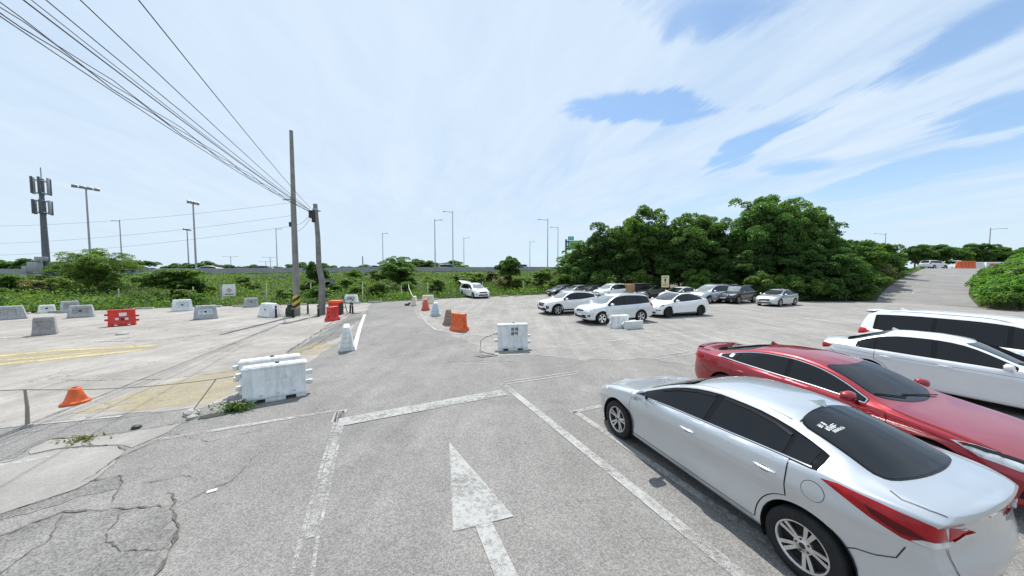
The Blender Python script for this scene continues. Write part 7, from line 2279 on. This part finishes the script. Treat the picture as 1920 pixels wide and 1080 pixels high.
for i, (px, y, H, lab) in enumerate([(-32.5, 108, 8.0, 'rounded far tree left of the big bush'), (-38, 112, 7.6, 'far tree behind the left flank of the big bush'), (-27.5, 110, 7.4, 'far tree between the big bush and lamps'), (-22.5, 108, 7.8, 'far tree right of the big bush'), (-19.0, 110, 6.6, 'last far tree before the tall lamps'), (-43, 110, 6.6, 'small far tree by the short thin pole')]):
    plant(T_MID, 'far_tree', lab, 'tree', px, y, -.2, (H / 5 * 1.35, H / 5 * 1.35, H / 5), LEAF_D, 'far trees beyond the highway', i)
# plants on the bank that stand out one by one
plant(T_FINE, 'feathery_tree', 'feathery layered tree right of the antenna tower', 'tree', -44.9, 33.6, .3, (1.0, 1.0, .82), LEAF_L)
plant(T_FINE, 'feathery_tree', 'lower feathery tree behind the layered one', 'tree', -50.6, 36.6, .6, (.8, .8, .62), LEAF_M)
plant(T_BIG, 'round_bush', 'big round dark bush on the bank below the slender lamp', 'bush', -15.9, 44.0, .7, (.70, .70, .46), LEAF_M, k=1)
plant(T_MID, 'slope_tree', 'little tree with a loose crown right of the white van', 'tree', -.2, 46.5, .5, (.85, .85, .98), LEAF_M, k=0)
plant(T_MID, 'slope_tree', 'dark shrub tree left of the white sign', 'tree', -33.6, 31.0, .4, (1.0, 1.0, .60), LEAF_M, k=1)
plant(T_MID, 'slope_tree', 'spiky dark shrub behind the striped pole', 'tree', -24.6, 39.0, .4, (.55, .55, .78), LEAF_D, k=0)
plant(T_MID, 'slope_tree', 'yellow-green shrub behind the white van', 'tree', -6.2, 42.6, .1, (.9, .9, .60), LEAF_L, k=1)
plant(T_MID, 'slope_tree', 'light shrub right of the little loose tree', 'tree', 4.6, 47.0, .3, (.85, .85, .66), LEAF_L, k=0)
plant(T_MID, 'slope_tree', 'dark shrub beneath the antenna tower', 'tree', -54.5, 33.0, .3, (1.1, 1.1, .52), LEAF_D, k=1)
plant(T_MID, 'slope_tree', 'dark shrub at the far left edge under the highway', 'tree', -63.0, 38.5, .8, (1.0, 1.0, .40), LEAF_D, k=0)
# small shrubs over the bank: too many to tell apart by eye but each a plant
RNG = np.random.default_rng(5)
n_b = 0
while n_b < 120:
    i = RNG.integers(20, NE - 8); k = RNG.uniform(.06, .92)
    j = k * (NW - 1); j0 = int(j)
    p = SV[i, j0] * (1 - (j - j0)) + SV[i, min(j0 + 1, NW - 1)] * (j - j0)
    if p[0] < -75 or abs(p[0] + 57.6) < 2 and p[1] < 40: continue
    if abs(p[0] + 19) < .1 and p[1] < 40: continue
    m = [LEAF_L, LEAF_M, LEAF_L, LEAF_Y, LEAF_M, LEAF_L][RNG.integers(6)]
    s = RNG.uniform(.5, .95) * (.45 if k > .72 else 1.0)
    plant(T_BUSH, 'weed_shrub', 'small shrub among the weeds on the highway bank', 'shrub', p[0], p[1], p[2] - .1, (s * 1.3, s * 1.3, s), m, 'shrubs on the highway bank')
    n_b += 1


def ground_leaves(name, P, hgt, size, m, per=1, asp=.4, up=.35):
    """weeds: leaves standing up to a given height over the points P"""
    n = len(P)
    C = P + np.stack([RNG.normal(0, .12, n), RNG.normal(0, .12, n), RNG.random(n) * hgt], 1)
    Nn = RNG.normal(size=(n, 3)) * np.array([1, 1, .6]) + np.array([0, 0, up])
    V, F = leaf_quads(C, Nn, size * RNG.uniform(.6, 1.4, n), asp)
    return tag(link(bpy.data.objects.new(name, mesh_np(name, V, F, m))), kind='stuff')


def slope_pts(n, k0, k1, i0=5, i1=NE - 3):
    i = RNG.uniform(i0, i1, n); k = (k0 + (k1 - k0) * RNG.random(n)) * (NW - 1)
    ii = i.astype(int); jj = np.minimum(k.astype(int), NW - 2)
    fi = (i - ii)[:, None]; fj = (k - jj)[:, None]
    a = SV[ii, jj] * (1 - fi) + SV[np.minimum(ii + 1, NE - 1), jj] * fi
    b = SV[ii, jj + 1] * (1 - fi) + SV[np.minimum(ii + 1, NE - 1), jj + 1] * fi
    return a * (1 - fj) + b * fj
def patchy(P, f, ph, thr):
    v = np.sin(P[:, 0] * f + ph) + np.sin(P[:, 1] * f * 1.3 + ph * 2.1) + np.sin((P[:, 0] + P[:, 1]) * f * .6 + ph * .7) + RNG.normal(0, .6, len(P))
    return P[v > thr]
ground_leaves('weeds', slope_pts(80000, 0, .97), .45, .24, LEAF_M)
ground_leaves('weeds', patchy(slope_pts(80000, 0, .86), .55, 1.0, -.2), .75, .24, LEAF_L)
ground_leaves('weeds', patchy(slope_pts(50000, 0, .86), .4, 4.0, .5), .6, .26, LEAF_D)
ground_leaves('dry_weeds', patchy(slope_pts(40000, .15, .86), .5, 2.4, .7), .7, .24, LEAF_Y, asp=.2)
ground_leaves('weeds', slope_pts(20000, -.005, .05), .40, .16, LEAF_M)
# ground under the trees
def poly_pts(poly, n):
    p = np.array(poly); lo, hi = p.min(0), p.max(0)
    q = RNG.uniform(lo, hi, (n * 3, 2)); c = np.zeros(len(q), bool)
    for i in range(len(p)):
        a, b = p[i], p[(i + 1) % len(p)]
        cr = (a[1] > q[:, 1]) != (b[1] > q[:, 1])
        with np.errstate(divide='ignore', invalid='ignore'):
            c ^= cr & (q[:, 0] < a[0] + (q[:, 1] - a[1]) * (b[0] - a[0]) / (b[1] - a[1] + 1e-12))
    q = q[c][:n]
    return np.concatenate([q, np.zeros((len(q), 1))], 1)
ground_leaves('undergrowth', poly_pts([(7, 45.3), (18, 41.8), (26, 36.3), (28.2, 31.9), (37, 32.2), (46, 40), (40, 48), (20, 52), (8, 52)], 26000), .55, .22, LEAF_D)
def bank_pts(side, out, n):
    u = RNG.uniform(0, 38.9, n); i = u.astype(int); f = (u - i)[:, None]
    p = side[i] * (1 - f) + side[i + 1] * f
    t = side[i + 1] - side[i]; t = t[:, :2] / np.linalg.norm(t[:, :2], axis=1, keepdims=True)
    nn = np.stack([t[:, 1], -t[:, 0]], 1) * out
    w = RNG.random(n); d = .5 + w * (1.8 * p[:, 2] + .9)
    q = p.copy(); q[:, :2] += nn * d[:, None]; q[:, 2] *= (1 - w)
    return q
ground_leaves('verge_weeds', bank_pts(rl, -1, 16000), .6, .22, LEAF_M)
ground_leaves('verge_weeds', bank_pts(rr_, 1, 12000), .6, .22, LEAF_M)
# the bright ivy mass right of the ramp: one overgrown mound
hedge = thing('ivy_mound', 'bright green ivy covered mound right of the ramp', 'hedge', (0, 0, 0))
HC = []; HR = []
for k in range(460):
    t = RNG.random(); s2 = RNG.random()
    bx = 36.0 + 26 * t + 8 * s2; by = 23.9 + 18.0 * t - 4.0 * s2 + RNG.normal(0, .2)
    hmax = (.8 + 4.6 * min(1, s2 * 1.3 + .08)) * (1.0 - .12 * t) + .9 * t * 1.6
    zz = hmax * (RNG.random() ** .5)
    HC.append((bx + 1.3 - .25 * zz, by, zz)); HR.append(RNG.uniform(.55, .95))
HC = np.array(HC)
for q in range(3):
    sel = slice(q, None, 3)
    C, Nn, S = clumps(HC[sel], np.array(HR)[sel], 260, .21, .45)
    V, F = leaf_quads(C, Nn, S, .8)
    o = link(bpy.data.objects.new('foliage', mesh_np('foliage', V, F, [LEAF_H, LEAF_H, LEAF_M][q])), hedge); o['kind'] = 'stuff'
mb = MB()
for k in range(0, 460, 5):
    c = HC[k]; mb.lathe([(0, 0), (HR[k] * 1.0, .0), (HR[k] * .8, max(.1, c[2] * .7)), (0, max(.15, c[2] * .85))], 8, 'z', (c[0], c[1], 0))
mb.build('stems', M_SLOPE, hedge)
# tufts in the cracks of the apron
def tuft(label, x, y, n, r, h, m):
    P = np.stack([x + RNG.normal(0, r, n), y + RNG.normal(0, r * .45, n), np.zeros(n)], 1)
    C = P + np.stack([RNG.normal(0, .02, n), RNG.normal(0, .02, n), RNG.random(n) * h], 1)
    V, F = leaf_quads(C, RNG.normal(size=(n, 3)) + np.array([0, 0, .2]), .075 * RNG.uniform(.5, 1.5, n), .28)
    o = link(bpy.data.objects.new('weed_tuft', mesh_np('weed_tuft', V, F, m)))
    return tag(o, label, None, None, 'stuff')
tuft('green weed tuft in the hole beside the large white barriers', -5.82, 6.42, 520, .16, .16, LEAF_M)
tuft('yellowish grass in the crack of the concrete slab', -7.45, 5.24, 120, .14, .04, LEAF_Y)
tuft('weeds at the feet of the striped pole', -14.2, 21.0, 260, .7, .14, LEAF_M)
tuft('weeds between the bent pole and the lane line', -11.4, 21.6, 260, .6, .12, LEAF_Y)
sheet('weedy_hole', [(-6.2, 5.98), (-5.9, 6.15), (-5.62, 6.38), (-5.72, 6.50), (-6.0, 6.38), (-6.3, 6.12)], 0.012, mat('damp soil', (.035, .045, .035), rough=.95, var=.4), amp=.015, step=.06)

# ------------------------------------------------------------------ the parked cars
CARS = {k: make_car('parked_car', k, s)[0] for k, s in dict(compact=COMPACT, sport=SPORT, large=LARGE, minivan=MINIVAN, suv=SUV, cross=CROSS, ev=EV).items()}
used = set()


def park(kind, col, label, x, y, deg, z=0.0, scale=1.0, group=None, cat=None):
    p = CARS[kind]
    if kind not in used:
        used.add(kind)
        r = p; r['label'] = label; r.location = (x, y, z); r.rotation_euler = (0, 0, R(deg))
        first[kind] = col
        r.scale = scale if hasattr(scale, '__len__') else (scale,) * 3
        if group: r['group'] = group
    else:
        r = dup(p, label, (x, y, z), R(deg), scale, group)
        todo.append((r, col))
    if cat: r['category'] = cat
    return r


first = {}; todo = []
park('compact', 'silver', 'silver sedan nearest the camera with a fin aerial and window sticker', 3.12, 4.37, 108.9)
park('sport', 'red', 'deep red sedan parked nose-in beside the near silver sedan', 5.95, 5.62, -73)
park('large', 'pearl', 'pearl white sedan between the red sedan and the white minivan', 10.5, 7.2, -61, scale=(.9, .95, .97))
mv = park('minivan', 'white', 'white minivan at the right edge behind the pearl sedan', 13.2, 8.1, -72, cat='minivan')
park('suv', 'silverwhite', 'pale silver suv behind the two tipped white barriers', 6.04, 18.56, 199.2, cat='suv')
park('cross', 'white', 'white crossover with dark wheel arches left of the pale silver suv', 4.1, 22.6, 201, cat='suv')
park('ev', 'white', 'white rounded suv with black wheels and dark glass roof', 11.17, 21.33, 200.9, cat='suv')
park('large', 'silver', 'old silver sedan at the right end of the back row', 23.9, 27.9, 206.6, scale=(.93, .93, 1.0))
park('suv', 'black', 'black suv between the silver grey suv and old silver sedan', 22.1, 30.5, 208, scale=1.03, cat='suv')
park('suv', 'silver', 'silver grey suv with a long cab behind the white rounded suv', 19.6, 30.6, 204, scale=(1.08, 1.0, 1.06), cat='suv')
park('large', 'pearl', 'white sedan showing only its roof behind the white rounded suv', 17.6, 32.6, 205)
park('compact', 'black', 'black car in the shade below the yellow sign', 16.3, 36.6, 206)
park('suv', 'white', 'white suv beside the wooden crate in the back row', 11.4, 35.9, 212, cat='suv')
park('large', 'black', 'black sedan just left of the back-row white suv', 9.6, 37.8, 210)
park('compact', 'grey', 'dark grey sedan in the middle of the shaded three', 8.0, 38.7, 210)
park('compact', 'navy', 'leftmost dark sedan in the shade with a bright bonnet', 6.4, 39.8, 212)
van = park('minivan', 'white', 'white van with its tailgate raised in front of the weeds', -4.5, 37.1, -58, cat='van')
park('suv', 'white', 'small white suv at the top of the ramp', 85.4, 63.0, 8, z=3.80, cat='suv')
hwd = math.degrees(math.atan2(HB[1] - HA[1], HB[0] - HA[0]))
for kind, col, px, t, off, dr, lab in [('large', 'white', 0, .215, 5.0, 180, 'white car on the highway above the white warning sign'), ('large', 'black', 0, .31, 5.2, 180, 'dark car on the highway left of the striped pole'),
                                       ('compact', 'navy', 0, .565, 5.0, 0, 'dark car on the highway right of the bent pole'), ('minivan', 'grey', 0, .755, 5.0, 0, 'grey van on the highway beside the big round bush'), ('minivan', 'white', 0, .975, 5.0, 180, 'pale van on the highway left of the trees')]:
    x, y = hw(t, off)
    park(kind, col, lab, x, y, hwd + dr, z=hwy_z(t), group='cars on the highway')
for r, col in todo: repaint(r, col)
for k, col in first.items(): repaint(CARS[k], col)

# the van's raised tailgate
b = MB(); b.add([(-2.30, -.62, 1.70), (-2.30, .62, 1.70), (-3.30, .66, 1.98), (-3.30, -.66, 1.98), (-2.30, -.62, 1.64), (-2.30, .62, 1.64), (-3.30, .66, 1.90), (-3.30, -.66, 1.90)],
             [(0, 1, 2, 3), (7, 6, 5, 4), (0, 4, 5, 1), (1, 5, 6, 2), (2, 6, 7, 3), (3, 7, 4, 0)])
b.build('tailgate', PAINTS['white'], van, bevel=.02)
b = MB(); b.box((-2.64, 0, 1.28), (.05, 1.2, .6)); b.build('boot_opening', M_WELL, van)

# sticker lettering on the near sedan's rear window: white marks in three short rows
sil = CARS['compact']; Sx = Shell(COMPACT)
random.seed(3)
mb = MB()
for row, (x0, y0, n, h) in enumerate(((-1.20, .42, 3, .036), (-1.252, .40, 5, .034), (-1.30, .37, 8, .022))):
    for i in range(n):
        yy = y0 - i * h * .95
        for (ax, ay, bx, by) in ((0, 0, 0, 1), (.5, 0, .5, 1), (0, .2, 1, .2), (0, .8, 1, .8), (.9, .1, .9, .9)):
            if random.random() < .28: continue
            q = []
            for (u, v) in ((ax, ay), (bx, by)):
                p, nn = Sx.cast((x0 - u * h * 1.1, yy - v * h * .75, 4), (0, 0, -1)); q.append(p + nn * .0075)
            d = q[1] - q[0]; d /= max(np.linalg.norm(d), 1e-6); sd = np.cross(nn, d) * h * .085
            mb.add([q[0] - sd, q[1] - sd, q[1] + sd, q[0] + sd], [(0, 1, 2, 3)])
mb.build('sticker', M_STICKER, sil)
M_WHT = mat('aerial base white', (.75, .8, .78), rough=.4)
for c in list(sil.children):
    if c.name.startswith('rear_plate'): pass
